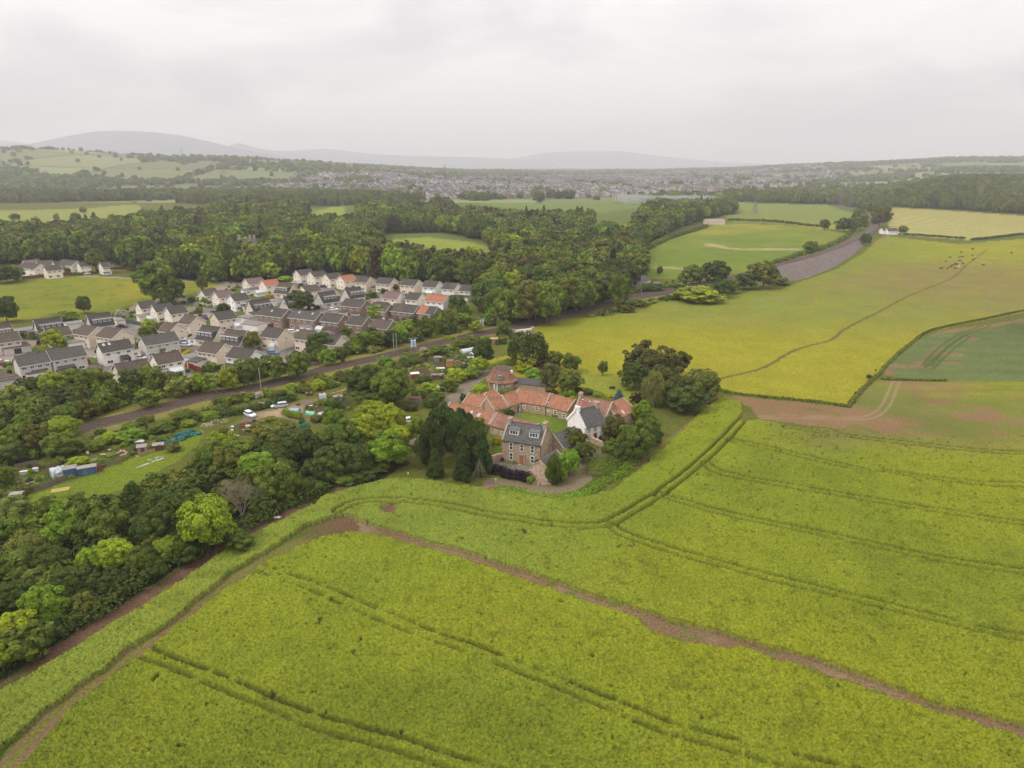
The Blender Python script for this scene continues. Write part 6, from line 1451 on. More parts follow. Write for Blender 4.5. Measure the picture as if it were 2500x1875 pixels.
H_('C', 'R', 1950, 366, 2118, 346, 'p', 'grey chalet house, right of two with steep grey gables', D=8.8, wall=W_GREY, roof=R_DARK, kind='chalet')
H_('C', 'R', 1428, 180, 1580, 160, 'p', 'cream house, first from the left in the back row by the wood', D=8.2, wall=W_CREAM, roof=R_DARK, nwin=2, gable=2)
H_('C', 'R', 1578, 197, 1726, 177, 'p', 'cream house, second from the left in the back row by the wood', D=8.2, wall=W_CREAM, roof=R_DARK, nwin=2, gable=2)
H_('C', 'R', 1742, 218, 1882, 199, 'p', 'cream house, third from the left in the back row by the wood', D=8.2, wall=W_CREAM, roof=R_DARK, nwin=2, gable=2)
H_('C', 'R', 1898, 238, 2035, 220, 'p', 'cream house with small orange-red roof in the back row by the wood', D=8.2, wall=W_CREAM, roof=R_ORANGE, nwin=2, gable=2)
H_('D', 'R', 335, 326, 465, 337, 'q', 'beige house with plain gable behind a small tree in the back row', D=8.4, roof=R_DARK, nwin=2, wall=W_BEIGE)
H_('D', 'R', 560, 341, 720, 353, 'q', 'beige house with a row of upper windows left in the right back row', D=8.6, roof=R_DARK, nwin=3, wall=W_BEIGE, ext=[('box', 'l', -2.6, 3.2, 3, 2.4, W_BRICK, R_DARK)])
H_('D', 'R', 822, 356, 986, 369, 'q', 'beige house left of the pale houses in the right back row', D=8.6, roof=R_DARK, nwin=3, wall=W_BEIGE)
H_('D', 'R', 1060, 375, 1210, 384, 'q', 'pale house with blue-green porch in the right back row', D=8.8, roof=R_DARK, nwin=2, wall=W_PALE, ext=[('cons', 'f', 1, 4, 1.6)])
H_('D', 'R', 1270, 397, 1412, 406, 'q', 'pale house with half brown, half dark roof in the right back row', D=8.8, roof=R_DARK, nwin=2, wall=W_PALE, two=(1, R_BROWN, 'brown half of the roof'))
H_('D', 'R', 1455, 418, 1580, 426, 'q', 'last pale house of the right back row beside the drooping tree', D=8.4, roof=R_DARK, nwin=2, wall=W_PALE, ext=[('box', 'f', 0, 6, 2.4, 2.3, W_PALE, R_DARK)])
H_('D', 'R', 635, 492, 800, 502, 'q', 'cream house with mauve roof and low roof with three rooflights', D=9, roof=R_PINK, nwin=2, wall=W_CREAM, ext=[('box', 'f', -3.4, 6.6, 4, 2.5, W_PALE, R_DARK)])
H_('D', 'R', 882, 504, 1022, 514, 'q', 'cream house with dark roof left of the orange roof', D=9, roof=R_DARK, nwin=2, wall=W_CREAM)
H_('D', 'E', 1047, 592, 1250, 609, 'q', 'white house with bright orange roof', D=8.4, roof=R_ORANGE, nwin=3, wall=W_WHITE)
H_('D', 'E', 140, 645, 362, 666, 'q', 'brown brick house with white porch in the upper brick row', D=8.2, wall=W_BRICK, roof=R_DARK, nwin=3, ext=[('box', 'f', -3.6, 3.4, 2.6, 2.3, W_WHITE, R_BROWN), ('box', 'f', 3.2, 3.4, 2.2, 2.2, W_WHITE, R_DARK)])
H_('D', 'R', 490, 612, 680, 634, 'q', 'brown brick house behind the bright green tree', D=8.2, wall=W_BRICK, roof=R_DARK, nwin=3)
H_('D', 'E', 668, 704, 930, 722, 'q', 'brown brick terrace with half brown, half dark roof', D=8.0, wall=W_BRICK, roof=R_DARK, nwin=4, two=(-1, R_BROWN, 'brown half of the roof'), ext=[('box', 'f', -3.9, 4, 2.4, 2.2, W_BRICK, R_BROWN), ('porch', 2.6, 4, 1.6)])
H_('D', 'E', 964, 726, 1140, 743, 'q', 'last brown brick house with half orange, half dark roof', D=8.2, wall=W_BRICK, roof=R_DARK, nwin=2, two=(-1, R_ORANGE, 'orange half of the roof'))
H_('C', 'E', 1005, 656, 1275, 682, 'q', 'brown brick house, first from the left in the near brick row', D=8.4, wall=W_BRICK, roof=R_DARK, nwin=4, ext=[('sky', -.6, .6)])
H_('C', 'E', 1345, 684, 1630, 717, 'q', 'brown brick house with white canopy, second from the left in the near brick row', D=8.4, wall=W_BRICK, roof=R_GREY, nwin=4, ext=[('sky', -3.4, .7), ('sky', 3.6, .7), ('box', 'f', 3, 5, 1.8, 2.1, W_WHITE, M_FLAT)])
H_('C', 'E', 1690, 716, 1882, 748, 'q', 'brown brick house with white glass room, third in the near brick row', D=8.4, wall=W_BRICK, roof=R_DARK, nwin=3, ext=[('cons', 'f', -3.6, 3.2, 3), ('box', 'f', 1.6, 6, 2.6, 2.3, W_BRICK, R_DARK)])
H_('D', 'E', 195, 841, 372, 861, 'q', 'brown brick house with tall blank gable, fourth in the near brick row', D=8.4, wall=W_BRICK, roof=R_DARK, nwin=2)
H_('D', 'E', 455, 876, 640, 905, 'q', 'last brown brick house of the near row behind round trees', D=8.0, wall=W_BRICK, roof=R_BROWN, nwin=3)
# far white group behind the meadow
G2 = 'white houses behind the left meadow'
for e in [(245, 158, 410, 149, 'p', R_PINK, 'far white house with mauve roof, at the back left of the meadow group'), (262, 190, 440, 190, 'q', R_DARK, 'far white house with long dark roof, front left of the meadow group'),
          (392, 166, 562, 152, 'p', R_BROWN, 'far white house with brown roof in the meadow group'), (472, 218, 645, 206, 'p', R_DARK, 'far white house with two gable windows, front middle of the meadow group'),
          (570, 172, 650, 164, 'p', R_DARK, 'far white house partly hidden in the middle of the meadow group'), (668, 148, 835, 160, 'q', R_DARK, 'far white house with large gable right of the middle of the meadow group'),
          (838, 178, 955, 166, 'p', R_DARK, 'far white house with two facing gable windows beside the upright tree'), (1075, 186, 1160, 168, 'p', R_DARK, 'far white house right of the upright tree')]:
    H_('B', 'R', *e[:4], e[4], e[6], D=8.8, wall=W_CREAM, roof=e[5], nwin=3, gable=2, group=G2)
garage('B', 610, 300, 8, 6, 'q', 'low brown roofed block before the far white houses', wall=W_BRICK, roof=R_DARK, dr=None, h=2.6)
garage('B', 1170, 262, 9, 5, 'p', 'low grey outbuilding right of the far white houses', wall=W_GREY, roof=R_DARK, dr=None)
garage('B', 1315, 868, 3.4, 6, 'p', 'white garage above the maroon car')
garage('B', 830, 905, 6, 6, 'p', 'white garage with flat grey roof between the chalets')
garage('B', 270, 985, 9, 6, 'p', 'long white garage row at the left chalet', h=2.5)
garage('B', 880, 1110, 8, 5, 'p', 'white flat roofed garage behind the terrace', h=2.5)
garage('B', 200, 1165, 8.5, 7, 'p', 'brown roofed garage block behind the left terrace', roof=R_BROWN, wall=W_GREY, dr='dark', h=2.4)
garage('C', 910, 830, 10, 6, 'q', 'white and grey flat roofed garages in the middle of the estate', h=2.6)
garage('C', 860, 745, 7, 5, 'q', 'grey roofed outbuilding behind the garages', wall=W_GREY, h=2.3)
garage('C', 1225, 560, 5, 5, 'p', 'pale garage beside the large estate tree', h=2.4)
garage('C', 2180, 470, 3.2, 5, 'p', 'garage with red door at the right chalet', dr='red', wall=W_PALE)
garage('C', 245, 1190, 5, 5, 'q', 'low white store by the red fence', h=2.3, dr=None)
garage('B', 60, 1550, 9, 6, 'p', 'brown roofed outbuilding at the left edge by the trees', roof=R_BROWN, wall=W_GREY, dr=None, h=2.6)
garage('B', 430, 1450, 6, 5, 'p', 'pale gabled shed roof in front of the terrace', roof=R_BROWN, wall=W_PALE, dr=None, h=2.3)
garage('C', 1960, 1010, 6.5, 4, 'q', 'grey lean-to at the right gable of the front row', wall=W_WHITE, roof=R_GREY, dr=None, h=2.6)
garage('C', 1010, 1215, 6, 4, 'q', 'white store behind the trees at the white gable', wall=W_WHITE, dr=None, h=2.4)

gx_, gy_ = GARD; ok = np.ones(len(gx_), bool)
for (bx_, by_, L_, D_, a_) in BUILD:
    dx_, dy_ = gx_ - bx_, gy_ - by_; u_ = dx_ * math.cos(a_) + dy_ * math.sin(a_); v_ = -dx_ * math.sin(a_) + dy_ * math.cos(a_); ok &= (np.abs(u_) > L_ / 2 + 1.2) | (np.abs(v_) > D_ / 2 + 1.2)
gx_, gy_ = gx_[ok], gy_[ok]; n = len(gx_); r_ = np.random.default_rng(4)
instance_mass('garden_plants', 'garden shrubs and low hedges between the houses', 'garden plants', gx_, gy_, .6 + 1.0 * r_.random(n) ** 2, .5 + 1.0 * r_.random(n) ** 2, .45 + .2 * r_.random(n), tints(n, r_, ['mid', 'bright', 'olive', 'dark', 'ygreen', 'pale', 'copper', 'mid']), r_.integers(0, 3, n))
# --- the farm
def chimney_at(root, L, x, he, rise, m=M_STONEC, pots=3): chimney(root, x, 0, he + rise - .5, 1.5, .8, 1.3, m, pots)
def farm_range(reg, mode, ax, ay, bx, by, ang, label, D=6.4, he=2.6, rise=2.3, wall=W_STONE, roof=R_RED, win=(), doors=(), L=None, chim=(), sky=(), name='farm_range', coping=M_STONEC, vents=()):
    c, a, L = place(reg, mode, ax, ay, bx, by, ang, D, he, rise, L=L)
    root = thing(name, label, 'farm building', (c[0], c[1], 0), a, 'farm buildings round the courtyard')
    gable_body(root, L, D, he, rise, wall, roof, coping=coping, oe=.2)
    for f, u, z, w, h in win: window(root, L, D, f, u * (L if f in 'fb' else D) / 2, z, w, h, 'sash')
    for f, u, k in doors: door(root, L, D, f, u * L / 2, kind=k)
    for x in chim: chimney_at(root, L, x * L / 2, he, rise)
    for x, fr in sky: skylight(root, x * L / 2, D, he, rise, fr)
    for x, fr in vents:
        v = MB(); v.box(x * L / 2, -D / 2 * (1 - fr), he + rise * fr + .12, .32, .32, .18); v.build('roof_vent', M_WHITE, root)
    return root, L
# the stone house
c, a, L = place('A', 'E', 828, 935, 1190, 990, None, 7.6, 5.3, 3.4)
D, he, rise = 7.6, 5.3, 3.3
SHs = thing('stone_house', 'two-storey brown stone house with slate roof and two wide white dormers', 'house', (c[0], c[1], 0), a)
gable_body(SHs, L, D, he, rise, W_STONE, R_SLATE, coping=M_STONEC, oe=.15)
for u in (-.53, .02, .56):
    o = window(SHs, L, D, 'f', u * L / 2, 4.15, .95, 1.75, 'sash', proud=.06)
    s_ = MB(); s_.box(u * L / 2, -D / 2 - .03, 3.05, 1.25, .1, .25); s_.box(u * L / 2 - .62, -D / 2 - .02, 3.3, .18, .08, 1.75); s_.box(u * L / 2 + .62, -D / 2 - .02, 3.3, .18, .08, 1.75); s_.build('window_margin', M_STONEC, SHs)
for u in (-.53, .56):
    window(SHs, L, D, 'f', u * L / 2, 1.65, .95, 1.75, 'sash', proud=.06)
    s_ = MB(); s_.box(u * L / 2, -D / 2 - .03, .5, 1.25, .1, .25); s_.box(u * L / 2 - .62, -D / 2 - .02, .75, .18, .08, 1.8); s_.box(u * L / 2 + .62, -D / 2 - .02, .75, .18, .08, 1.8); s_.build('window_margin', M_STONEC, SHs)
door(SHs, L, D, 'f', .02 * L / 2, .95, 2.1, 'brown', proud=.1)
s_ = MB()
for q in (-.68, .68): s_.box(.02 * L / 2 + q, -D / 2 - .08, 0, .36, .2, 2.3)
s_.box(.02 * L / 2, -D / 2 - .08, 2.3, 1.9, .24, .25); s_.box(.02 * L / 2, -D / 2 - .35, -.1, 1.5, .7, .2); s_.build('door_surround', M_STONEC, SHs)
for u in (-.50, .52):
    y0 = -D / 2 + 1.25; x = u * L / 2; w = 2.3; z1 = 7.75; yb = -D / 2 + D / 2 * (z1 - he) / rise + .1
    b = MB(); b.prism([(y0, 6.35), (yb, 6.35), (yb, z1), (y0, z1)], x - w / 2, x + w / 2); dm = b.build('dormer', M_WHITE, SHs)
    b = MB(); b.prism([(y0 - .2, z1), (yb + .3, z1 + .1), (yb + .3, z1 + .22), (y0 - .2, z1 + .12)], x - w / 2 - .15, x + w / 2 + .15); b.build('dormer_roof', M_LEAD, dm)
    o = window(SHs, L, 0, 'f', x, 7.08, 2.1, 1.15, 'three'); o.location.y = y0 - .05
chimney(SHs, -L / 2 + .45, 0, he + rise - .6, 1.5, .75, 1.5, M_STONEC, 3); chimney(SHs, L / 2 - .45, 0, he + rise - .6, 1.5, .75, 1.5, M_STONEC, 3)
window(SHs, L, D, 'r', .45 * D, 4.2, .8, 1.9, 'sash')
g_ = MB(); g_.tube((L / 2 - .1, -D / 2 - .1, 0), (L / 2 - .1, -D / 2 - .1, he), .06, .06, 6); g_.tube((L / 2 + .1, D / 2 + .05, 0), (L / 2 + .1, D / 2 + .05, he), .06, .06, 6); g_.build('downpipe', M_BLACK, SHs)
g_ = MB(); g_.box(0, -D / 2 - .2, he - .12, L, .12, .1); g_.build('gutter', M_BLACK, SHs)

farm_range('Q', 'R', 60, 850, 1112, 1085, None, 'long red roofed range with two skylights behind the conifer clump', D=6.2, sky=((.08, .55), (.42, .5)), win=(('f', .5, 1.4, .9, 1.0),), doors=(('f', .88, 'white'),))
farm_range('Q', 'R', 1122, 1090, 2080, 1340, None, 'red roofed stone range with lichened patch behind the stone house', D=6.2, roof=R_RED2, win=(('f', -.72, 1.3, .6, 1.0), ('f', -.42, 1.3, .6, 1.0), ('f', -.1, 1.3, .6, 1.0)))
farm_range('Q', 'R', 500, 642, 930, 735, None, 'low white walled range with red roof at the bend of the lane', D=6.6, he=2.5, rise=2.1, wall=W_WHITE, win=(('f', .45, 1.4, 1.4, .8), ('f', -.7, 1.2, .7, .7)), doors=(('f', .8, 'white'),))
farm_range('Q', 'R', 720, 690, 1075, 548, None, 'red roofed wing running back from the white walled range', D=6.6, he=2.5, rise=2.1, vents=((-.5, .8), (-.2, .9)))
farm_range('Q', 'R', 905, 800, 1250, 715, None, 'stone gabled wing with red roof facing the courtyard bush', D=6.2, he=2.6, rise=2.2, win=(('l', -.1, 1.4, .6, .8),))
farm_range('Q', 'R', 1225, 700, 1580, 585, None, 'red roofed link range behind the round yellow bush', D=6.6, he=2.6, rise=2.3, doors=(('f', .2, 'dark'), ('f', .35, 'white')))
farm_range('A', 'R', 975, 476, 1272, 522, None, 'red roofed courtyard range left of the middle, with pale skews', D=6.8, he=2.8, rise=2.5, win=(('f', .48, 1.6, 1.0, 1.2), ('f', -.3, 1.5, .8, 1.0)))
farm_range('A', 'R', 1278, 524, 1495, 580, None, 'red roofed courtyard range right of the middle with three white windows', D=6.8, he=2.7, rise=2.4, win=(('f', -.68, 1.5, .8, .6), ('f', -.05, 1.5, 1.1, 1.3), ('f', .72, 1.4, 1.0, 1.3)), vents=((-.85, .25),))
farm_range('A', 'R', 1528, 545, 1830, 600, None, 'taller red roofed house with rows of roof vents and end chimney', D=7.4, he=3.9, rise=2.9, roof=R_RED2, chim=(-.97,), win=(('f', -.72, 3.1, 1.1, 1.0), ('f', -.82, 1.5, 1.3, 1.1)), vents=((-.82, .15), (-.68, .15), (-.54, .15), (-.40, .15), (-.26, .15), (-.12, .15), (-.75, .8), (-.3, .75), (.2, .7)), name='farm_house')
farm_range('A', 'R', 1790, 618, 1893, 574, None, 'red roofed wing with stone gable at the right end of the courtyard', D=8.6, he=3.4, rise=2.4, L=8.5, roof=R_RED, sky=((-.2, .2),))
# white cottage
R1, L1 = farm_range('A', 'R', 1498, 682, 1698, 613, 31, 'white limewashed cottage with crow-stepped gable and grey slate roof', D=7.4, he=3.9, rise=3.6, wall=W_LIME, roof=R_SLATE, coping=M_LEAD, name='cottage')
for u, z, s_, w, h in ((-.62, 3.15, 'sash', .6, 1.0), (-.02, 3.15, 'sash', .6, 1.0), (-.62, 1.3, 'sash', .6, 1.0), (.62, 3.15, 'sash', .6, 1.0), (.62, 1.3, 'sash', .6, 1.0)):
    window(R1, L1, 7.4, 'f', u * L1 / 2, z, w, h, s_)
    b = MB(); b.box(u * L1 / 2, -3.71, z - h / 2 - .2, w + .3, .05, h + .4); b.build('window_margin', W_STONE, R1)
door(R1, L1, 7.4, 'f', -.02, .9, 2.0, 'red')
window(R1, L1, 7.4, 'l', -2.2, 1.2, .5, .7, 'sash')
st = MB()
for i in range(9):
    for s_ in (-1, 1):
        y = s_ * (3.7 - i * .41); st.box(-L1 / 2 - .02, y, 3.7 + i * .40, .5, .46, .55)
st.build('crow_steps', W_LIME, R1)
chimney(R1, -L1 / 2 + .3, 0, 7.1, 1.2, .8, 1.2, W_LIME, 2); chimney(R1, L1 / 2 - .3, 0, 7.0, 1.5, .9, 1.4, W_RUBBLE, 3)
farm_range('R', 'R', 1000, 730, 1000, 730, -60, 'low slate roofed return behind the white cottage', D=5, L=4, he=2.6, rise=1.8, roof=R_SLATE)
farm_range('A', 'R', 1288, 893, 1490, 815, None, 'slate roofed stone wing between stone house and white cottage', D=6.6, he=2.9, rise=2.6, roof=R_SLATE, name='farm_wing')
farm_range('A', 'R', 1170, 1132, 1330, 1030, None, 'stone barn with slate roof and rubble gable above the log pile', D=5.6, he=2.7, rise=2.1, wall=W_RUBBLE, roof=R_SLATE, sky=((-.4, .5),), name='barn')
garage('A', 1250, 1090, 4.5, 3.5, 30, 'white flat roofed porch block between stone house and barn', wall=W_WHITE, roof=M_FLAT, dr=None, h=2.7)
# octagonal building with bell-cast tiled roof
c = g(*px('Q', 1250, 560)); oc = thing('mill_house', 'octagonal stone house with tall red tiled roof cut off flat at the top', 'house', (c[0], c[1] + 2.2, 0), math.radians(12))
def ring(r, z, n=8, off=.39): return [(r * math.cos(off + 2 * math.pi * i / n), r * math.sin(off + 2 * math.pi * i / n), z) for i in range(n)]
def loft(name, rings, m, parent, cap=True):
    b = MB()
    for a_, b_ in zip(rings[:-1], rings[1:]):
        for i in range(len(a_)):
            j = (i + 1) % len(a_); b.face([a_[i], a_[j], b_[j], b_[i]])
    if cap: b.face(rings[-1]); b.face(rings[0][::-1])
    return b.build(name, m, parent)
loft('wall', [ring(4.5, -.3), ring(4.5, 2.7)], W_STONE, oc)
loft('roof', [ring(5.15, 2.45), ring(5.15, 2.6), ring(4.3, 3.3), ring(2.6, 6.3)], R_RED2, oc)
loft('roof_rim', [ring(2.68, 6.22), ring(2.68, 6.38), ring(2.45, 6.38), ring(2.1, 5.9)], M_LEAD, oc)
o = window(oc, 0, 0, 'f', -1.3, 4.25, 1.3, 1.1, 'two'); o.location = (-1.4, -3.95, 4.45); b = MB(); b.box(-1.4, -3.2, 3.8, 1.6, 1.4, 1.3); b.build('dormer', M_LEAD, oc)
o = window(oc, 0, 0, 'f', 0, 0, .8, .8, 'one'); o.location = (2.9, -1.6, 5.2); o.rotation_euler = (0, 0, math.radians(60)); b = MB(); b.box(2.5, -1.4, 4.8, .9, .9, .9, math.radians(60)); b.build('dormer', M_WHITE, oc)
b = MB(); b.box(-3.1, -3.55, 0, .5, .2, 2.3, math.radians(-20)); b.box(-2.3, -3.85, 0, .5, .2, 2.3, math.radians(-20)); b.build('glazed_door', M_WHITE, oc)
for u in (-.6, .7, 1.6): o = window(oc, 0, 0, 'f', 0, 0, .7, .7, 'sash'); o.location = (u, -4.22 + abs(u) * .06, 1.6)
garage('Q', 1800, 585, 12, 5.5, -20, 'dark flat roofed shed beside the octagonal house', wall=W_STONE, roof=mat('dark_felt', (.06, .055, .055)), dr=None, h=1.9, name='farm_shed', cat='shed')
# walls
def wall_line(line, h, w, m, label, name='garden_wall', cat='wall', z=0):
    o = np.array([*line[0], 0]); b = MB()
    for (x0, y0), (x1, y1) in zip(line[:-1], line[1:]):
        L_ = math.hypot(x1 - x0, y1 - y0); b.box((x0 + x1) / 2 - o[0], (y0 + y1) / 2 - o[1], -.2, L_ + w * .3, w, h + .2, math.atan2(y1 - y0, x1 - x0)); b.box((x0 + x1) / 2 - o[0], (y0 + y1) / 2 - o[1], h, L_ + w * .3, w + .1, .1, math.atan2(y1 - y0, x1 - x0))
    ob = b.build(name, m); ob.location = tuple(o); return tag(ob, label, cat)
wall_line([tuple(g(*px('R', *p))[:2]) for p in ((1120, 1310), (1290, 1400), (1470, 1480), (1530, 1440))], 1.5, .45, W_RUBBLE, 'pinkish rubble wall with whitewash in front of the white cottage')
wall_line([tuple(g(*px('S', *p))[:2]) for p in ((20, 730), (100, 700), (185, 690))], 1.6, .45, W_RUBBLE, 'rubble garden wall at the left corner of the stone house')
# railway cottage, meadow shed, white hut, mansion tops, wood sheds
farm_range('W', 'R', 975, 432, 1065, 432, 0, 'small white railway cottage with brown roof at the pale field', D=8, he=3.2, rise=2.6, wall=W_WHITE, roof=R_BROWN, win=(('f', -.4, 1.8, 1.2, 1.2), ('f', .2, 1.8, 1.2, 1.2), ('f', .7, 1.8, 1.2, 1.2)), coping=None, name='cottage')
farm_range('W', 'R', 930, 430, 955, 430, 0, 'white gabled annexe left of the railway cottage', D=9, he=3.4, rise=2.2, wall=W_WHITE, roof=R_BROWN, coping=None, name='cottage')
garage('W', 1090, 478, 11, 6, 0, 'white flat roofed garage right of the railway cottage', wall=W_WHITE, h=3)
farm_range('J', 'R', 490, 408, 590, 408, 2, 'long low shed with pale and rusty roof at the wood corner', D=14, he=3.4, rise=2.4, wall=W_BEIGE, roof=mat('rusty_sheets', (.24, .2, .18), var=.2, scale=.3, rgb2=(.28, .18, .13)), coping=None, name='shed')
farm_range('J', 'R', 125, 718, 160, 716, 60, 'grey house half hidden at the wood edge beside the railway', D=8, he=4.2, rise=2.6, wall=W_GREY, roof=R_GREY, coping=None, name='house')
garage('J', 232, 775, 3.5, 3, 0, 'tiny white hut beside the railway line', wall=W_WHITE, dr=None, h=2, name='hut', cat='hut')
MS = thing('mansion', 'pale stone mansion chimneys rising from the wood', 'house', (*g(*px('K', 1500, 905))[:2], 0), .3)
b = MB(); b.box(0, 0, 0, 12, 9, 14); b.build('wall', M_STONEC, MS); b = MB(); b.prism([(-5, 14), (5, 14), (0, 18)], -6.4, 6.4); b.build('roof', R_SLATE, MS)
for x in (-5, 2, 4.5): chimney(MS, x, 0, 16, 4, 1.6, 1.6, M_STONEC, 3)
# ------------------------------------------------------------------ railway
def ribbon(name, line, offs, zs, m, closed=False):
    """profile (offset, height) carried along a ground line"""
    P = np.array(line); d = np.gradient(P, axis=0); d /= np.linalg.norm(d, axis=1)[:, None]; nrm = np.stack([-d[:, 1], d[:, 0]], 1)
    V = []; k = len(offs)
    for j in range(len(P)):
        for o, z in zip(offs, zs): V.append((P[j, 0] + nrm[j, 0] * o, P[j, 1] + nrm[j, 1] * o, z + LZ(P[j])))
    Q = [(j * k + i + 1, j * k + i, (j + 1) * k + i, (j + 1) * k + i + 1) for j in range(len(P) - 1) for i in range(k - 1)]
    if closed: Q += [(j * k, j * k + k - 1, (j + 1) * k + k - 1, (j + 1) * k) for j in range(len(P) - 1)]
    return np.array(V), np.array(Q)
def LZ(p):
    y = p[1]
    return float(np.interp(y, [0, 285, 300, 340, 430, 520, 600, 800, 960, 1050, 1200], [.25, .25, .5, 1.0, 1.5, 2.6, 3.0, 3.0, 2.0, .6, .2]))
M_BAL = mat('ballast', (.085, .058, .044), var=.35, scale=3.5, bump=.5, bscale=8)
M_RAIL = mat('rusty_rail', (.10, .06, .04), rough=.5, var=.2)
M_SLP = mat('concrete_sleeper', (.10, .08, .066), var=.2)
V, Q = ribbon('b', RAIL, (-5.4, -3.3, -3.0, 3.0, 3.3, 5.4), (-3.4, .0, .22, .22, .0, -3.4), M_BAL)
tag(link('ballast_bed', np_mesh('ballast_bed', V, Q, M_BAL)), 'dark stone ballast bed carrying two railway tracks', 'railway bed', kind='structure')
root = thing('railway_track', 'near track of the railway curving past the allotments', 'railway track'); root2 = thing('railway_track', 'far track of the railway on the side of the housing estate', 'railway track')
for rt, c0 in ((root, -1.6), (root2, 1.6)):
    for s in (-.72, .72):
        V, Q = ribbon('r', RAIL, (c0 + s - .05, c0 + s - .05, c0 + s + .05, c0 + s + .05), (.30, .52, .52, .30), M_RAIL); link('rail', np_mesh('rail', V, Q, M_RAIL), rt)
    S = MB(); acc = 0
    for (x0, y0), (x1, y1) in zip(RAIL[:-1], RAIL[1:]):
        L = math.hypot(x1 - x0, y1 - y0); a = math.atan2(y1 - y0, x1 - x0)
        if y0 > 330: break
        k = 0.
        while k < L:
            t = k / L; x = x0 + (x1 - x0) * t - math.sin(a) * c0; y = y0 + (y1 - y0) * t + math.cos(a) * c0
            S.box(x, y, LZ((x, y)) + .20, .26, 2.5, .12, a); k += .8
    tag(S.build('sleeper', M_SLP, rt), kind='stuff')
# stone faced embankment
top = [g(a, b, 3.0) for a, b in [(1893, 652), (1960, 635), (2011, 620), (2060, 602), (2100, 584)]]
bot = [g(a, b, 0.1) for a, b in [(1918, 690), (1975, 678), (2030, 655), (2075, 628), (2108, 600)]]
n = 40; tt = np.linspace(0, 1, n); T_ = np.array([[np.interp(t, np.linspace(0, 1, 5), [p[k] for p in top]) for k in range(3)] for t in tt]); B_ = np.array([[np.interp(t, np.linspace(0, 1, 5), [p[k] for p in bot]) for k in range(3)] for t in tt])
rows = 14; V = []
for j in range(rows):
    s = j / (rows - 1); V += list(T_ * (1 - s) + B_ * s + np.column_stack([np.zeros((n, 2)), (fbm(T_[:, 0] / 3, np.full(n, j * 1.3), 5) - .5) * .5]))
V = np.array(V); Q = np.array([(j * n + i, j * n + i + 1, (j + 1) * n + i + 1, (j + 1) * n + i) for j in range(rows - 1) for i in range(n - 1)])
tag(link('embankment', np_mesh('embankment', V, Q, mat('grey_riprap', (.105, .078, .068), var=.6, scale=.5, bump=1.0, bscale=1.2))), 'grey stone faced railway embankment above the yellow pasture', 'embankment', kind='structure')
# bridge parapets
BR = thing('railway_bridge', 'pale stone parapet and pier where the railway crosses the lane', 'bridge', (*g(*px('D', 2110, 965))[:2], 0), math.radians(28))
b = MB(); b.box(0, 0, 0, 9, .6, 2.4); b.build('parapet', W_PALE, BR); b = MB(); b.box(-4.5, 0, 0, 1.2, 1.2, 2.9); b.box(4.5, 0, 0, 1.2, 1.2, 2.9); b.build('pier', M_STONEC, BR)
# catenary masts and wires
def mast(reg, x, y, h, label, arm=1, m=None):
    c = g(*px(reg, x, y)); r = thing('catenary_mast', label, 'mast', (c[0], c[1], 0), math.radians(20)); m = m or M_METAL
    b = MB(); b.tube((0, 0, -.2), (0, 0, h), .17, .13, 6); b.build('pole', m, r)
    if arm: b = MB(); b.tube((0, 0, h - 1.2), (0, arm * 3.6, h - .4), .05, .05, 5); b.tube((0, 0, h - 2.4), (0, arm * 3.4, h - 1.1), .05, .05, 5); b.tube((0, arm * 2, h - .9), (0, arm * 3.4, h - 1.1), .04, .04, 5); b.build('arm', m, r)
    return c
M_MAST = mat('dull_mast', (.16, .15, .13), rough=.7)
P1 = mast('G', 358, 360, 7.2, 'brown catenary mast behind the track left of the young trees', 1, M_MAST); P2 = mast('G', 508, 385, 7.2, 'grey catenary mast before the track above the white sign', -1)
P3 = mast('T', 605, 615, 7.5, 'left of two slim masts beside the pale blue railway box', 0); P4 = mast('T', 655, 600, 7.5, 'right of two slim masts beside the pale blue railway box', 0)
mast('E', 375, 480, 6.5, 'mast among the trees at the left', 0); mast('J', 394, 798, 7, 'mast beside the track at the pasture', -1); mast('J', 466, 750, 6, 'slim mast behind the track at the green meadow', 0); mast('J', 145, 828, 6, 'mast at the wood edge', 0); mast('J', 1019, 642, 6, 'white tipped mast on the grey embankment', 0); mast('W', 968, 285, 14, 'tall pole with round head at the railway curve', 0); mast('D', 1842, 920, 6, 'mast left of the railway bridge', -1)
for k, (reg, x, y, lb) in enumerate([('T', 960, 600, 'pale blue pair of transformer tanks beside the railway'), ('D', 1665, 925, 'grey transformer tanks on a tall frame near the railway bridge')]):
    c = g(*px(reg, x, y)); r = thing('transformer', lb, 'transformer', (c[0], c[1], 0), .3)
    b = MB(); b.tube((-.9, 0, 0), (-.9, 0, 5.6), .12, .12, 6); b.tube((.9, 0, 0), (.9, 0, 5.6), .12, .12, 6); b.box(0, 0, 2.2, 2.2, .8, .15); b.box(0, 0, 5.4, 3.4, .15, .15); b.build('frame', M_METAL, r)
    mm = mat('pale_blue_paint' if k == 0 else 'grey_paint', (.42, .55, .68) if k == 0 else (.40, .42, .44), rough=.4)
    for s in (-.5, .5): b = MB(); b.tube((s, 0, 2.35), (s, 0, 4.6), .42, .42, 12); b.tube((s, 0, 4.6), (s, 0, 4.9), .46, .3, 12); b.build('tank', mm, r)
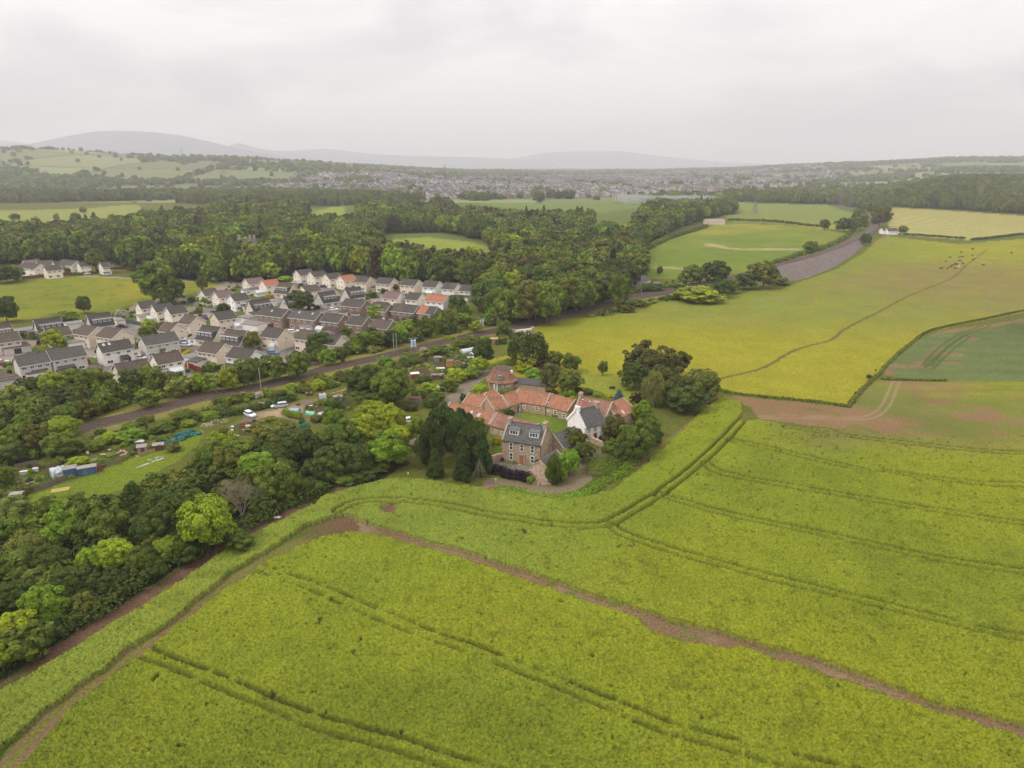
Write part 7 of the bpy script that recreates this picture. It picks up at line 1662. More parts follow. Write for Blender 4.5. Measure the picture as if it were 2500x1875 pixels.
# ------------------------------------------------------------------ lamps, pylons, poles
def lamp(reg, x, y, topy, label, arm=1.6, m=M_METAL, h=None, az=2.6):
    """lamp post whose foot is at the row y; height worked out from the row of its head"""
    f = g(*px(reg, x, y)); tp = px(reg, x, topy)
    if h is None:
        h = 8.
        for q in np.arange(2, 14, .1):
            if project(f[0], f[1], q)[1] <= tp[1]: h = q; break
    r = thing('street_lamp', label, 'street lamp', (f[0], f[1], 0), az)
    b = MB(); b.tube((0, 0, -.1), (0, 0, h * .5), .11, .08, 8); b.tube((0, 0, h * .5), (0, 0, h - .5), .08, .055, 8); b.tube((0, 0, h - .5), (arm * .35, 0, h - .05), .05, .045, 6); b.tube((arm * .35, 0, h - .05), (arm, 0, h + .1), .045, .04, 6); b.build('post', m, r)
    b = MB(); b.prism([(-.14, h), (.14, h), (.10, h + .17), (-.10, h + .17)], arm - .1, arm + .65); b.build('lamp_head', mat('lamp_white', (.62, .64, .66), rough=.35), r)
lamp('E', 1440, 1560, 1425, 'curved neck street lamp rising from the dark trees at the lower left', h=None, az=math.pi * .95, arm=2.0)
lamp('G', 768, 1190, 1028, 'white street lamp standing between the green and the dark belt trees', az=math.pi * .97, arm=1.8)
lamp('T', 1540, 1490, 1225, 'white street lamp beside the farm lane', az=math.pi * .97, arm=1.9)
lamp('A', 792, 300, 178, 'white street lamp behind the octagonal house', az=math.pi * .97, arm=1.4)
for q, (reg, x, y, ty, lb) in enumerate([('B', 1285, 915, 790, 'lamp post by the maroon car'), ('B', 1092, 1350, 1200, 'lamp post before the pale house gable'), ('B', 1230, 335, 255, 'lamp post on the meadow path'), ('B', 2128, 645, 550, 'lamp post left of the first meadow corner house'), ('C', 360, 565, 460, 'lamp post in the upper street'), ('C', 640, 300, 200, 'lamp post at the meadow edge before the wood'), ('C', 1235, 290, 205, 'lamp post behind the orange roof'), ('C', 675, 995, 880, 'white lamp post by the lime hedge'), ('C', 1320, 1075, 930, 'white lamp post in the front street'), ('C', 440, 740, 640, 'lamp post beside the lilac bush'), ('D', 775, 490, 390, 'lamp post in front of the right back row'), ('C', 1505, 330, 255, 'lamp post before the back row'), ('C', 475, 610, 545, 'short lamp post on the street green')]):
    lamp(reg, x, y, ty, lb, arm=.8, az=2.9 + q)
M_PYL = mat('pylon_steel', (.16, .165, .17), rough=.6)
def pylon(X, yb, yt, label, dist):
    u = (X - 1250) / F; Yd = dist; zc = Yd * CP + 60 * SP; x = u * zc; zg = float(terrain(x, Yd)); h = 40.
    for q in np.arange(15, 75, .5):
        if project(x, Yd, zg + q)[1] <= yt: h = q; break
    r = thing('pylon', label, 'pylon', (x, Yd, zg), .4); w = h * .1; t = .16 + dist * .00010
    b = MB()
    for sx in (-1, 1):
        for sy in (-1, 1): b.tube((sx * w, sy * w, 0), (sx * w * .22, sy * w * .22, h * .72), t, t * .8, 4, False); b.tube((sx * w * .22, sy * w * .22, h * .72), (0, 0, h), t * .8, t * .6, 4, False)
    b.build('leg', M_PYL, r)
    b = MB(); lv = [(h * .72 * k / 7, w + (w * .22 - w) * k / 7) for k in range(8)]
    for (z0, w0), (z1, w1) in zip(lv[:-1], lv[1:]):
        for sx, sy, ex, ey in ((-1, -1, 1, -1), (1, -1, 1, 1), (1, 1, -1, 1), (-1, 1, -1, -1)):
            b.tube((sx * w0, sy * w0, z0), (ex * w1, ey * w1, z1), t * .5, t * .5, 3, False); b.tube((ex * w0, ey * w0, z0), (sx * w1, sy * w1, z1), t * .5, t * .5, 3, False)
    tag(b.build('lattice', M_PYL, r), kind='stuff')
    for z, l in ((.62, .17), (.74, .21), (.86, .15)):
        b = MB(); b.tube((-h * l, 0, h * z), (0, 0, h * z + h * .05), t * .7, t * .7, 4, False); b.tube((h * l, 0, h * z), (0, 0, h * z + h * .05), t * .7, t * .7, 4, False); b.tube((-h * l, 0, h * z), (h * l, 0, h * z), t * .7, t * .7, 4, False); b.build('cross_arm', M_PYL, r)
    return (x, Yd, zg, h)
pylon(1087, 490, 401, 'tall pylon standing before the town near the middle of the photo', 1500)
pylon(549, 470, 391, 'slim pylon on the left above the fir trees', 1750)
PY = [pylon(1843, 512, 470, 'smaller pylon in the far meadow beyond the green meadow', 1000), pylon(2052, 508, 447, 'left pylon of a pair near the railway curve', 1090), pylon(2076, 510, 452, 'right pylon of a pair near the railway curve', 1150)]
pylon(117, 445, 418, 'faint pylon on the fields at the left', 2300); pylon(622, 382, 361, 'tiny pylon on the skyline right of the small hill', 4600); pylon(1978, 470, 450, 'faint pylon before the right hill', 2300); pylon(450, 384, 360, 'tiny pylon on the skyline before the broad hill', 4600); pylon(245, 384, 362, 'tiny pylon on the skyline at the left', 4600)
# substation
SB = ground_at(1640, 497); sub = thing('substation', 'grey electricity substation of many thin gantries beside the town', 'substation', tuple(SB), .05)
b = MB(); r_ = random.Random(3)
for i in range(40):
    for j in range(5):
        x = (i - 20) * 4.2; y = j * 26; h = 9 + r_.random() * 6; b.box(x, y, 0, .45, .45, h)
b.build('gantry_posts', mat('substation_grey', (.45, .46, .47)), sub); sub.children[0]['kind'] = 'stuff'
b = MB()
for j in range(5): b.box(0, j * 26, 10, 170, .6, .8); b.box(0, j * 26, 7, 170, .4, .5)
b.build('beam', MATS['substation_grey'], sub); b = MB(); b.box(0, -12, 0, 172, .8, 3); b.build('perimeter_fence', M_METAL, sub)
# ------------------------------------------------------------------ the town
def town_house_mesh(w, d, h, r, wall, roof):
    me = bpy.data.meshes.new('town_house'); b = MB()
    b.prism([(-d / 2, -2), (d / 2, -2), (d / 2, h), (0, h + r), (-d / 2, h)], -w / 2, w / 2); nf = len(b.f)
    for s in (-1, 1): b.prism([(s * (d / 2 + .4), h - .2), (s * (d / 2 + .4), h + .1), (0, h + r + .3), (0, h + r)][::s], -w / 2 - .3, w / 2 + .3)
    me.from_pydata(b.v, [], b.f); me.materials.append(wall); me.materials.append(roof)
    for i, p in enumerate(me.polygons): p.material_index = 1 if i >= nf else 0
    return me
TW = [mat('town_white', (.48, .44, .41), var=.1), mat('town_beige', (.36, .29, .24), var=.1), mat('town_brick', (.28, .17, .13), var=.1), mat('town_grey', (.36, .34, .33), var=.1)]
TR = [mat('town_roof_dark', (.075, .07, .075), var=.2), mat('town_roof_brown', (.13, .085, .07), var=.2), mat('town_roof_grey', (.15, .145, .15), var=.2)]
TP = bpy.data.collections.new('town_shapes'); tm = []
for i in range(10):
    me = town_house_mesh(11 + 2.6 * (i % 4), 8.5, 5 if i % 5 else 8, 3, TW[[0, 1, 0, 3, 2, 0, 1, 3, 0, 2][i]], TR[[0, 1, 0, 2, 0, 0, 1, 0, 2, 1][i]]); tm.append(me)
    TP.objects.link(bpy.data.objects.new('shape_t%d' % i, me))
tx_, ty_ = scatter(TOWN, [], 17, 60); r_ = np.random.default_rng(61); rows_ = fbm(tx_ / 120, ty_ / 160, 62, 3)
k_ = (rows_ > .40) & (r_.random(len(tx_)) < .72); tx_, ty_ = tx_[k_], ty_[k_]; n = len(tx_); rot = np.where(fbm(tx_ / 260, ty_ / 300, 63, 2) > .5, .25, 1.35) + r_.normal(0, .12, n)
q_ = np.argsort(ty_); qx, qy = project(tx_, ty_, terrain(tx_, ty_)); inview = (qx > 0) & (qx < 2500)
first = [i for i in q_ if inview[i]][:150]; fs = set(first)
for i in first:
    o = link('town_house', tm[int(r_.integers(0, 10))]); o.location = (tx_[i], ty_[i], float(terrain(tx_[i], ty_[i]))); o.rotation_euler = (0, 0, rot[i])
    tag(o, 'small pitched roof house on the near edge of the distant town', 'house', 'houses on the near edge of the distant town')
rs = np.array([i not in fs for i in range(n)]); x, y = tx_[rs], ty_[rs]; n2 = len(x)
ob = instance_mass('distant_town', 'distant town of many small pale houses', 'town', x, y, np.ones(n2) * 1.05, np.ones(n2) * 1.1, terrain(x, y), np.ones((n2, 3)), r_.integers(0, 10, n2), TP)
sp = np.zeros((n2, 3)); sp[:, 2] = rot[rs]; ob.data.attributes['spin'].data.foreach_set('vector', sp.astype(np.float32).ravel())
for X, Y_, w, h, lb in ((1355, 452, 60, 14, 'long white block standing out in the town centre'), (1290, 446, 26, 16, 'tall white building left in the town'), (1760, 440, 90, 9, 'long pale shed at the right of the town'), (1600, 438, 70, 8, 'long pale warehouse behind the town'), (1170, 455, 55, 8, 'long pale roof on the left side of the town')):
    p = ground_at(X, Y_); r = thing('town_building', lb, 'building', tuple(p), .1); b = MB(); b.box(0, 0, -2, w, 16, h + 2); b.build('wall', TW[0], r); b = MB(); b.prism([(-9, h), (9, h), (0, h + 3)], -w / 2 - 1, w / 2 + 1); b.build('roof', TR[2], r)
    b = MB()
    for fl in range(int(h // 4)):
        for q in range(int(w / 5)): b.box(-w / 2 + 2.5 + q * 5, -8.1, 1.2 + fl * 4, 2.4, .2, 1.6)
    tag(b.build('windows', M_GLASS, r), kind='stuff')
# hamlets and farms on the far slopes
for i, (X, Y_, w, lb) in enumerate(((28, 470, 14, 'white farmhouse at the left edge'), (52, 470, 12, 'second white farmhouse at the left edge'), (575, 415, 26, 'pink stone country house on the far slope'), (590, 413, 16, 'gabled wing of the far country house'), (258, 378, 18, 'white farm on the left skyline'), (600, 386, 14, 'white farm right of the small hill'), (2155, 407, 46, 'cream long building on the right hill'), (2215, 408, 30, 'second cream building on the right hill'), (2108, 425, 16, 'cream house below the right hill top'), (1797, 490, 14, 'small pale house at the valley wood'), (505, 444, 12, 'small white house below the far slope'), (470, 413, 14, 'stone cottage on the far slope'), (1950, 420, 14, 'small house on the right slope'), (510, 398, 10, 'tiny barn on the far slope'))):
    p = ground_at(X, Y_); r = thing('farmhouse', lb, 'house', tuple(p), .1 * (i % 5)); b = MB(); b.prism([(-5, -2), (5, -2), (5, 6), (0, 10), (-5, 6)], -w / 2, w / 2); b.build('wall', TW[0] if i not in (2, 3, 11) else TW[1], r)
    b = MB()
    for s in (-1, 1): b.prism([(s * 5.4, 5.7), (s * 5.4, 6.1), (0, 10.4), (0, 10)][::s], -w / 2 - .3, w / 2 + .3)
    b.build('roof', TR[i % 3], r)
# ------------------------------------------------------------------ cars
CARM = {}
def car_paint(nm, c):
    if nm not in CARM:
        CARM[nm] = mat('paint_' + nm, c, rough=.3, var=.03, spec=.6, metal=.3 if nm == 'silver' else 0)
    return CARM[nm]
def car(reg, x, y, az, paint, col_, label, L=4.5, estate=True, group=None):
    c = g(*px(reg, x, y)); r = thing('parked_car', label, 'car', (c[0], c[1], 0), math.radians(az), group); h = L / 2; m = car_paint(paint, col_)
    # body: stacked rings of a rounded car outline
    def sec(z, x0, x1, w, rr=.5): 
        return [(x0 + rr * .4, -w, z), (x1 - rr, -w, z), (x1 - .1, -w * .72, z), (x1, 0, z), (x1 - .1, w * .72, z), (x1 - rr, w, z), (x0 + rr * .4, w, z), (x0, w * .7, z), (x0, 0, z), (x0, -w * .7, z)]
    lower = [sec(.22, -h + .06, h - .08, .84), sec(.45, -h, h, .89), sec(.72, -h + .02, h - .03, .90), sec(.92, -h + .10, h - .28, .86)]
    loft('body', lower, m, r)
    xr = -h + (.35 if estate else .75)
    loft('cabin', [sec(.90, -h + .12, h - 1.15, .80, .3), sec(1.15, xr - .08, h - 1.5, .76, .3), sec(1.40, xr + .12, h - 2.0, .64, .25)], M_GLASS, r)
    loft('roof', [sec(1.385, xr + .06, h - 1.92, .67, .25), sec(1.45, xr + .2, h - 2.15, .58, .25)], m, r)
    p_ = MB()
    for s in (-1, 1):
        for xx in (-h + .9, -.15, h - 1.75): p_.tube((xx, s * .80, .92), (xx + (.1 if xx > 0 else -.02) * -1, s * .66, 1.4), .035, .03, 4, False)
    p_.build('pillar', m, r)
    for xx in (-h + .85, h - .85):
        for s in (-1, 1):
            w = MB(); w.tube((xx, s * .70, .32), (xx, s * .90, .32), .32, .32, 14); wo = w.build('wheel', M_BLACK, r); q = MB(); q.tube((xx, s * .90, .32), (xx, s * .915, .32), .19, .17, 10); q.build('rim', M_METAL, wo)
    for s in (-1, 1):
        q = MB(); q.box(h - .14, s * .62, .58, .22, .34, .16); q.build('headlight', mat('lamp_glass', (.75, .77, .8), rough=.1), r)
        q = MB(); q.box(-h + .06, s * .68, .7, .14, .2, .24); q.build('tail_light', mat('red_lens', (.35, .02, .02), rough=.2), r)
        q = MB(); q.box(.35, s * .98, .95, .14, .2, .12); q.build('wing_mirror', m, r)
    return r
SIL = (.55, .57, .62); WHT = (.80, .80, .80)
car('V', 680, 590, -42, 'pearl', (.66, .68, .74), 'pale silver car with its nose towards the camera on the gravel clearing')
car('V', 1120, 455, 202, 'silver', SIL, 'silver estate car beside the white sign, seen from its side', L=4.8)
car('A', 15, 775, 25, 'white', WHT, 'white car half hidden behind the conifer clump')
car('C', 245, 955, 15, 'white', WHT, 'white hatchback in front of the dormer house with the white annexe', estate=False)
car('B', 1520, 1225, -10, 'white', WHT, 'white car beside the pale house in the close')
car('B', 1325, 880, 0, 'maroon', (.09, .01, .02), 'maroon car in front of the white garage', estate=False)
car('C', 1830, 612, 12, 'white', WHT, 'white car before the upper brick house', estate=False)
car('C', 1425, 315, 20, 'white', WHT, 'white car below the back row of houses', estate=False)
car('C', 1730, 360, 15, 'dark', (.05, .055, .06), 'dark car in the drive below the back row')
car('C', 560, 640, -5, 'dark', (.08, .10, .12), 'dark grey car in the upper street by the drooping tree')
car('C', 1610, 565, 10, 'black', (.02, .02, .025), 'black car beside the grey chalet gable', estate=False)
car('C', 225, 1140, 0, 'blue', (.10, .17, .33), 'blue car by the yellow flower ring', estate=False)
car('C', 970, 668, 5, 'white', WHT, 'white car at the end of the beige annexe', estate=False)
car('B', 20, 1270, 20, 'silver', SIL, 'silver car at the left edge beside the terrace')
car('B', 15, 1290, 20, 'red', (.35, .02, .02), 'red car at the left edge beside the terrace', estate=False)
car('C', 590, 580, 40, 'silver', SIL, 'silver car parked by the white house', estate=False)
car('C', 1400, 850, 30, 'white', WHT, 'white van like car between the front row and the brick row', L=4.9)
for x, y, az, p_, cc_, lb in ((830, 830, -5, 'white', WHT, 'white car by the long white garage'), (1980, 1060, 10, 'dark', (.05, .055, .06), 'dark car behind the wide grey-beige house'), (2010, 1085, -15, 'silver', SIL, 'silver car beside the dark car in the close')):
    car('B', x, y, az, p_, cc_, lb)
for x, y, az, p_, cc_, lb in ((1230, 430, 30, 'dark', (.05, .055, .06), 'dark car below the chalet with the yellow bush'), (1900, 480, 15, 'black', (.02, .02, .025), 'black car between the two grey chalets'), (760, 1060, -20, 'silver', SIL, 'silver car in the front street by the dormer house'), (1180, 1080, -10, 'blue', (.10, .17, .33), 'blue car before the glazed porch house'), (1440, 640, 5, 'red', (.35, .02, .02), 'red car between the brick house and the large tree')):
    car('C', x, y, az, p_, cc_, lb)
# ------------------------------------------------------------------ fences
def fence(line, h, m, label, step=1.8, rails=False, t=.03, name='fence', gap=.0):
    o = np.array([*line[0], 0]); r = thing(name, label, 'fence', tuple(o)); po = None; bm_ = None
    for (x0, y0), (x1, y1) in zip(line[:-1], line[1:]):
        L = math.hypot(x1 - x0, y1 - y0); a = math.atan2(y1 - y0, x1 - x0); n = max(1, round(L / step)); s = L / n
        for k in range(n):
            cx = x0 + (x1 - x0) * (k + .5) / n - o[0]; cy = y0 + (y1 - y0) * (k + .5) / n - o[1]
            if rails:
                for z in (.35, .75, 1.1):
                    b = MB(); b.box(0, 0, 0, s, .05, .12); q = link('rail', b.mesh('rail', m) if bm_ is None or abs(bm_[1] - s) > .05 else bm_[0], r); bm_ = (q.data, s); q.location = (cx, cy, z); q.rotation_euler = (0, 0, a)
            else:
                b = MB(); b.box(0, 0, 0, s - .03, t, h); q = link('panel', b.mesh('panel', m), r); q.location = (cx, cy, random.uniform(-.04, .04)); q.rotation_euler = (0, 0, a)
            b = MB(); b.box(0, 0, 0, .1, .1, h + .1); po = po or b.mesh('post', m); q = link('post', po, r); q.location = (x0 + (x1 - x0) * k / n - o[0], y0 + (y1 - y0) * k / n - o[1], 0)
    return r
def gl(reg, *p): return [tuple(g(*px(reg, a, b))[:2]) for a, b in p]
M_REDF = mat('red_stained_wood', (.20, .030, .022), var=.2, scale=3)
M_BRF = mat('brown_stained_wood', (.13, .055, .035), var=.2, scale=3)
fence(gl('C', (235, 1215), (330, 1255), (430, 1290), (520, 1320)), 1.8, M_REDF, 'bright red-brown garden fence by the glass garden room')
fence(gl('C', (240, 1180), (300, 1170), (410, 1195)), 1.8, M_REDF, 'short red-brown fence beside the skylight annexe')
fence(gl('B', (240, 365), (350, 352), (480, 340), (620, 325), (740, 320)), 1.9, M_BRF, 'brown garden fence along the far white houses')
fence(gl('B', (1050, 282), (1200, 262), (1350, 256), (1500, 262)), 1.8, M_BRF, 'brown fence at the right of the far white houses')
fence(gl('U', (350, 800), (560, 760), (900, 620)), 1.3, M_WOOD, 'weathered board fence along the brown allotment beds')
fence(gl('U', (210, 480), (520, 420)), 1.4, M_WOOD, 'board fence behind the brown allotment beds')
fence(gl('U', (1340, 480), (1480, 440), (1600, 395), (1720, 345)), 1.2, M_WOOD, 'post and rail fence between the red gate and the grass lane', rails=True)
fence(gl('U', (1880, 310), (1980, 275), (2100, 240)), 1.0, M_WOODN, 'low tan slatted fence before the grey allotment shed')
fence(gl('B', (940, 1270), (985, 1285)), 1.8, M_REDF, 'red-brown gate panel between the terrace and the pale house')
fence(gl('B', (1360, 830), (1530, 868)), 1.8, mat('green_net', (.05, .09, .07)), 'dark green screen along the garden behind the white garage')
fence(gl('C', (1430, 300), (1560, 300)), 1.6, M_REDF, 'red-brown fence before the first back row house')
fence(gl('C', (640, 1240), (560, 1260), (530, 1310)), 1.7, mat('dark_wood', (.05, .04, .035)), 'dark garden fence behind the white gabled house')
fence(gl('B', (0, 1400), (60, 1420), (130, 1440)), 1.6, M_WOOD, 'grey fence at the left edge below the terrace')
fence(gl('C', (1010, 800), (1060, 812), (1180, 800)), 1.6, M_BRF, 'brown fence under the first near brick house')
fence(gl('T', (720, 900), (900, 830), (1180, 745)), .9, M_WOOD, 'wire and post fence behind the striped allotment beds', rails=True)
# ------------------------------------------------------------------ allotments
def shed(reg, x, y, w, d, h, az, wall, roof, label, pitch=.5, dr=None, name='shed', cat='shed'):
    c = g(*px(reg, x, y)); r = thing(name, label, cat, (c[0], c[1], 0), math.radians(az))
    b = MB(); b.prism([(-d / 2, -.05), (d / 2, -.05), (d / 2, h), (0, h + pitch), (-d / 2, h)], -w / 2, w / 2); b.build('wall', wall, r)
    b = MB()
    for s in (-1, 1): b.prism([(s * (d / 2 + .15), h - .05), (s * (d / 2 + .15), h + .03), (0, h + pitch + .07), (0, h + pitch)][::s], -w / 2 - .12, w / 2 + .12)
    b.build('roof', roof, r); b = MB(); b.box(w * .1, -d / 2 - .02, 0, .75, .05, 1.7); b.build('door', dr or wall, r)
    return r
M_BLUEP = mat('blue_paint', (.06, .12, .20), var=.35, scale=2); M_ORNG = mat('orange_wood', (.55, .19, .05), var=.12, scale=3, stretch=(6, 6, 1)); M_POLY = mat('polythene', (.42, .45, .48), rough=.25, var=.12, scale=1, spec=.5)
M_SHR = mat('shed_red', (.30, .05, .035), var=.1); M_WSH = mat('white_sheet', (.52, .51, .50), var=.06); M_GRW = mat('grey_boards', (.24, .22, .20), var=.3, scale=3)
shed('T', 1610, 840, 2.2, 1.8, 1.9, 10, M_ORNG, M_WOOD, 'orange wooden shed on the allotments behind the farm')
shed('T', 980, 1065, 2.6, 2.2, 1.9, 15, M_SHR, M_WSH, 'small red shed with white roof on the allotments', pitch=.15)
shed('T', 1385, 765, 2.0, 1.4, 1.9, 10, M_GRW, M_GRW, 'grey board shed left of the orange shed', pitch=.1)
shed('T', 1440, 765, 1.0, 1.4, 1.8, 10, M_BRF, M_GRW, 'narrow brown tool cupboard beside the grey board shed', pitch=.1)
shed('D', 1797, 1055, 3.0, 2.4, 2.0, 0, M_WOODN, M_WOODN, 'tan wooden shed right of the polytunnels', pitch=.15)
shed('T', 1390, 1070, 3.0, 1.8, 1.5, -10, M_BRF, M_FLAT, 'low brown hut with pale flat roof left of the lane hedge', pitch=.1)
shed('T', 990, 1500, 3.2, 2.4, 1.6, -5, M_GRW, M_BRF, 'brown roofed hut among bushes left of the lane lamp', pitch=.2)
shed('T', 1900, 850, 1.8, 1.4, 1.2, 0, mat('dark_plastic', (.04, .045, .05)), M_GRW, 'dark tank under the yellow-green tree', pitch=.05, name='tank', cat='tank')
shed('U', 960, 560, 2.6, 2.0, 2.0, 30, M_BLUEP, M_GRW, 'dull blue shed with grey roof beside the torn dome')
shed('U', 1190, 540, 3.6, 1.8, 1.9, 28, M_BLUEP, M_GRW, 'blue painted allotment shed with white swirl', pitch=.15)
shed('U', 1930, 255, 2.0, 1.8, 1.8, 20, M_GRW, M_GRW, 'grey shed with open brown door before the tan fence', dr=M_BRF)
shed('U', 2150, 210, 2.4, 2.0, 1.5, 20, M_BRF, M_GRW, 'low shed with pale round roof right of the grey shed', pitch=.3)
shed('U', 250, 900, 2.2, 1.8, 1.7, 10, M_BRF, M_GRW, 'brown hut at the lower end of the brown beds', pitch=.2)
shed('V', 2000, 350, 2.6, 1.8, 1.3, 12, M_GRW, M_GRW, 'grey shed before the broad dark crown', pitch=.15)
shed('V', 1565, 285, 1.5, 1.2, 1.0, 5, M_BRF, M_WOOD, 'small brown box under the hedge by the white tent', pitch=.1, name='box', cat='box')
c = g(*px('U', 1345, 505)); b = MB(); b.box(0, 0, .1, 1.6, .06, 1.0, math.radians(25)); o = b.build('gate', M_SHR); o.location = (c[0], c[1], 0); tag(o, 'red metal gate at the right of the blue sheds', 'gate')
# the white swirl on the blue shed
c = g(*px('U', 1190, 540)); b = MB(); a0 = math.radians(28)
for k in range(40):
    t0, t1 = k * .35, (k + 1) * .35
    p = [(.15 + .045 * t) * math.cos(t) for t in (t0, t1)]; q = [(.15 + .045 * t) * math.sin(t) for t in (t0, t1)]
    b.tube((p[0], -.93, 1.0 + q[0]), (p[1], -.93, 1.0 + q[1]), .025, .025, 3, False)
for o in bpy.data.objects:
    if o.get('label', '').startswith('blue painted allotment shed'): b.build('painted_swirl', mat('pale_blue_line', (.35, .50, .60)), o)
def tunnel(reg, x, y, w, L, az, m, label, h=None, name='polytunnel', wrinkle=.05):
    c = g(*px(reg, x, y)); r = thing(name, label, 'polytunnel', (c[0], c[1], 0), math.radians(az)); h = h or w * .55; n = 12; k = 9; rr = random.Random(int(x)); V = []
    for i in range(k):
        for j in range(n + 1):
            a = math.pi * j / n; f = 1 + rr.uniform(-wrinkle, wrinkle); V.append(((i / (k - 1) - .5) * L, math.cos(a) * w / 2 * f, math.sin(a) ** .8 * h * f))
    b = MB(); b.v = V
    for i in range(k - 1):
        for j in range(n): b.f.append((i * (n + 1) + j, i * (n + 1) + j + 1, (i + 1) * (n + 1) + j + 1, (i + 1) * (n + 1) + j))
    b.f.append(tuple(range(n, -1, -1))); b.f.append(tuple((k - 1) * (n + 1) + j for j in range(n + 1))); b.build('cover', m, r)
    for i in range(0, k, 2):
        q = MB()
        for j in range(n): a, a2 = math.pi * j / n, math.pi * (j + 1) / n; X = (i / (k - 1) - .5) * L; q.tube((X, math.cos(a) * w / 2 * 1.03, math.sin(a) ** .8 * h * 1.03), (X, math.cos(a2) * w / 2 * 1.03, math.sin(a2) ** .8 * h * 1.03), .03, .03, 4, False)
        q.build('hoop', M_METAL, r)
    q = MB(); q.box(-L / 2 - .03, 0, 0, .05, .8, h * .8); q.build('door', mat('dull_polythene', (.35, .38, .40)), r)
tunnel('T', 1950, 590, 2.8, 6.5, 35, M_POLY, 'long white polytunnel on the allotments'); tunnel('T', 2040, 640, 2.2, 2.6, 35, M_POLY, 'short white polytunnel in front of the long one')
tunnel('T', 1990, 695, 1.2, 2.6, 5, M_POLY, 'low cloche in front of the polytunnels', h=.6)
tunnel('U', 790, 560, 3.0, 2.8, 40, M_POLY, 'torn grey polythene dome beside the blue shed', h=2.0, wrinkle=.12)
tunnel('V', 1770, 330, 1.9, 2.0, 20, M_POLY, 'small white plastic greenhouse tent behind the clearing', h=1.6, wrinkle=.15)
tunnel('V', 1590, 570, 1.4, 2.6, -20, mat('green_cover', (.20, .48, .32), rough=.5), 'light green covered tunnel right of the clipped hedge', h=1.0)
tunnel('V', 1360, 560, 2.0, 2.4, -10, mat('blue_tarp', (.22, .38, .46), rough=.4), 'pale blue tent behind the clipped yellow-green hedge', h=1.7)
tunnel('V', 1810, 570, 1.8, 4.2, 35, M_METAL, 'grey netted tunnel right of the green tunnel', h=1.0)
tunnel('U', 1040, 985, 1.0, 2.2, -35, M_POLY, 'white plastic cloche below the yellow framed shelter', h=.5)
M_NET = mat('teal_net', (.09, .26, .22), var=.35, scale=2)
hedge(gl('E', (1520, 680), (1600, 650), (1700, 620), (1810, 585)), 1.7, .9, (.06, .20, .165), 'long teal netting over allotment crops', name='netting', dens=60, cat='netting', leaf=.3)
hedge(gl('E', (1610, 615), (1680, 590), (1760, 575)), 1.7, .9, (.06, .20, .165), 'second strip of teal netting behind the long one', name='netting', dens=60, cat='netting', leaf=.3)
hedge(gl('V', (1440, 760), (1540, 735)), 1.0, .6, (.03, .26, .17), 'bright green netting below the clearing', name='netting', dens=60, cat='netting', leaf=.25)
hedge(gl('V', (0, 770), (150, 720), (400, 670)), 3.2, 1.0, 'cream', 'white flowering weeds left of the red chairs', name='flower_patch', dens=80, cat='flowers', leaf=.12)
hedge(gl('B', (1985, 1180), (2020, 1150), (2035, 1160), (2025, 1135), (1985, 1125)), 1.4, .8, 'yellow', 'curved bed of bright yellow flowers in the close', name='flower_bed', dens=70, cat='flowers', leaf=.18)
hedge(gl('B', (380, 312), (465, 312)), 2.5, 2.0, 'yellow', 'row of yellow broom before the far white houses', name='broom_row', dens=50, cat='bush', leaf=.3)
def planks(reg, pts, w, m, label, name='raised_bed', h=.2):
    """timber edged beds: each board a part"""
    P = [g(*px(reg, *q)) for q in pts]; o = P[0]; r = thing(name, label, 'garden bed', tuple(o))
    for a_, b_ in zip(P[::2], P[1::2]):
        L = math.hypot(*(b_ - a_)[:2]); q = MB(); q.box(0, 0, 0, L, w, h); t = q.build('plank', m, r); t.location = ((a_[0] + b_[0]) / 2 - o[0], (a_[1] + b_[1]) / 2 - o[1], 0); t.rotation_euler = (0, 0, math.atan2(b_[1] - a_[1], b_[0] - a_[0]))
planks('T', [(820, 910, 0), (950, 945, 0), (860, 880, 0), (1000, 915, 0), (910, 860, 0), (1060, 895, 0), (970, 845, 0), (1110, 880, 0), (1030, 830, 0), (1160, 862, 0), (1090, 812, 0), (1200, 845, 0)] and [(820, 910), (950, 945), (860, 882), (1000, 915), (915, 862), (1060, 897), (970, 846), (1112, 880), (1030, 830), (1160, 862), (1090, 815), (1200, 845), (1150, 800), (1245, 825)], .45, M_WOODN, 'row of pale plank edged beds behind the red shed')
planks('T', [(1260, 1000), (1500, 920), (1500, 920), (1560, 940), (1270, 1010), (1350, 1030), (1350, 1030), (1480, 980), (1300, 930), (1370, 950), (1700, 690), (1980, 765), (1690, 770), (1800, 735), (1780, 770), (1870, 790), (1540, 835), (1700, 840)], .35, M_WOODN, 'plank edged beds round the orange shed')
planks('U', [(220, 640), (340, 700), (340, 690), (640, 580), (150, 750), (330, 695), (430, 720), (560, 745)], .3, M_WOODN, 'plank edged dark soil beds at the left')
planks('U', [(1620, 220), (1870, 310), (1640, 290), (1830, 230), (1560, 270), (1740, 200), (1700, 215), (1850, 190), (1620, 300), (1700, 280)], .4, M_WOODN, 'long pale planks and rows left of the grey shed')
planks('U', [(2000, 360), (2212, 300), (2050, 385), (2212, 330), (1850, 465), (2010, 400)], .7, mat('pale_cloche', (.27, .28, .28)), 'pale covered rows beside the grass lane')
planks('V', [(440, 880), (580, 900), (560, 800), (720, 820), (1480, 870), (1580, 850), (1640, 470), (1730, 430), (1900, 260), (2120, 190)], .5, M_WOODN, 'scattered plank beds below the parked cars')
c = g(*px('T', 1440, 890)); b = MB(); b.box(0, 0, .3, 2.8, 1.6, .06, .2); o = b.build('sheet', M_WSH); o.location = (c[0], c[1], 0); tag(o, 'flat white sheet on the allotment beds', 'sheet')
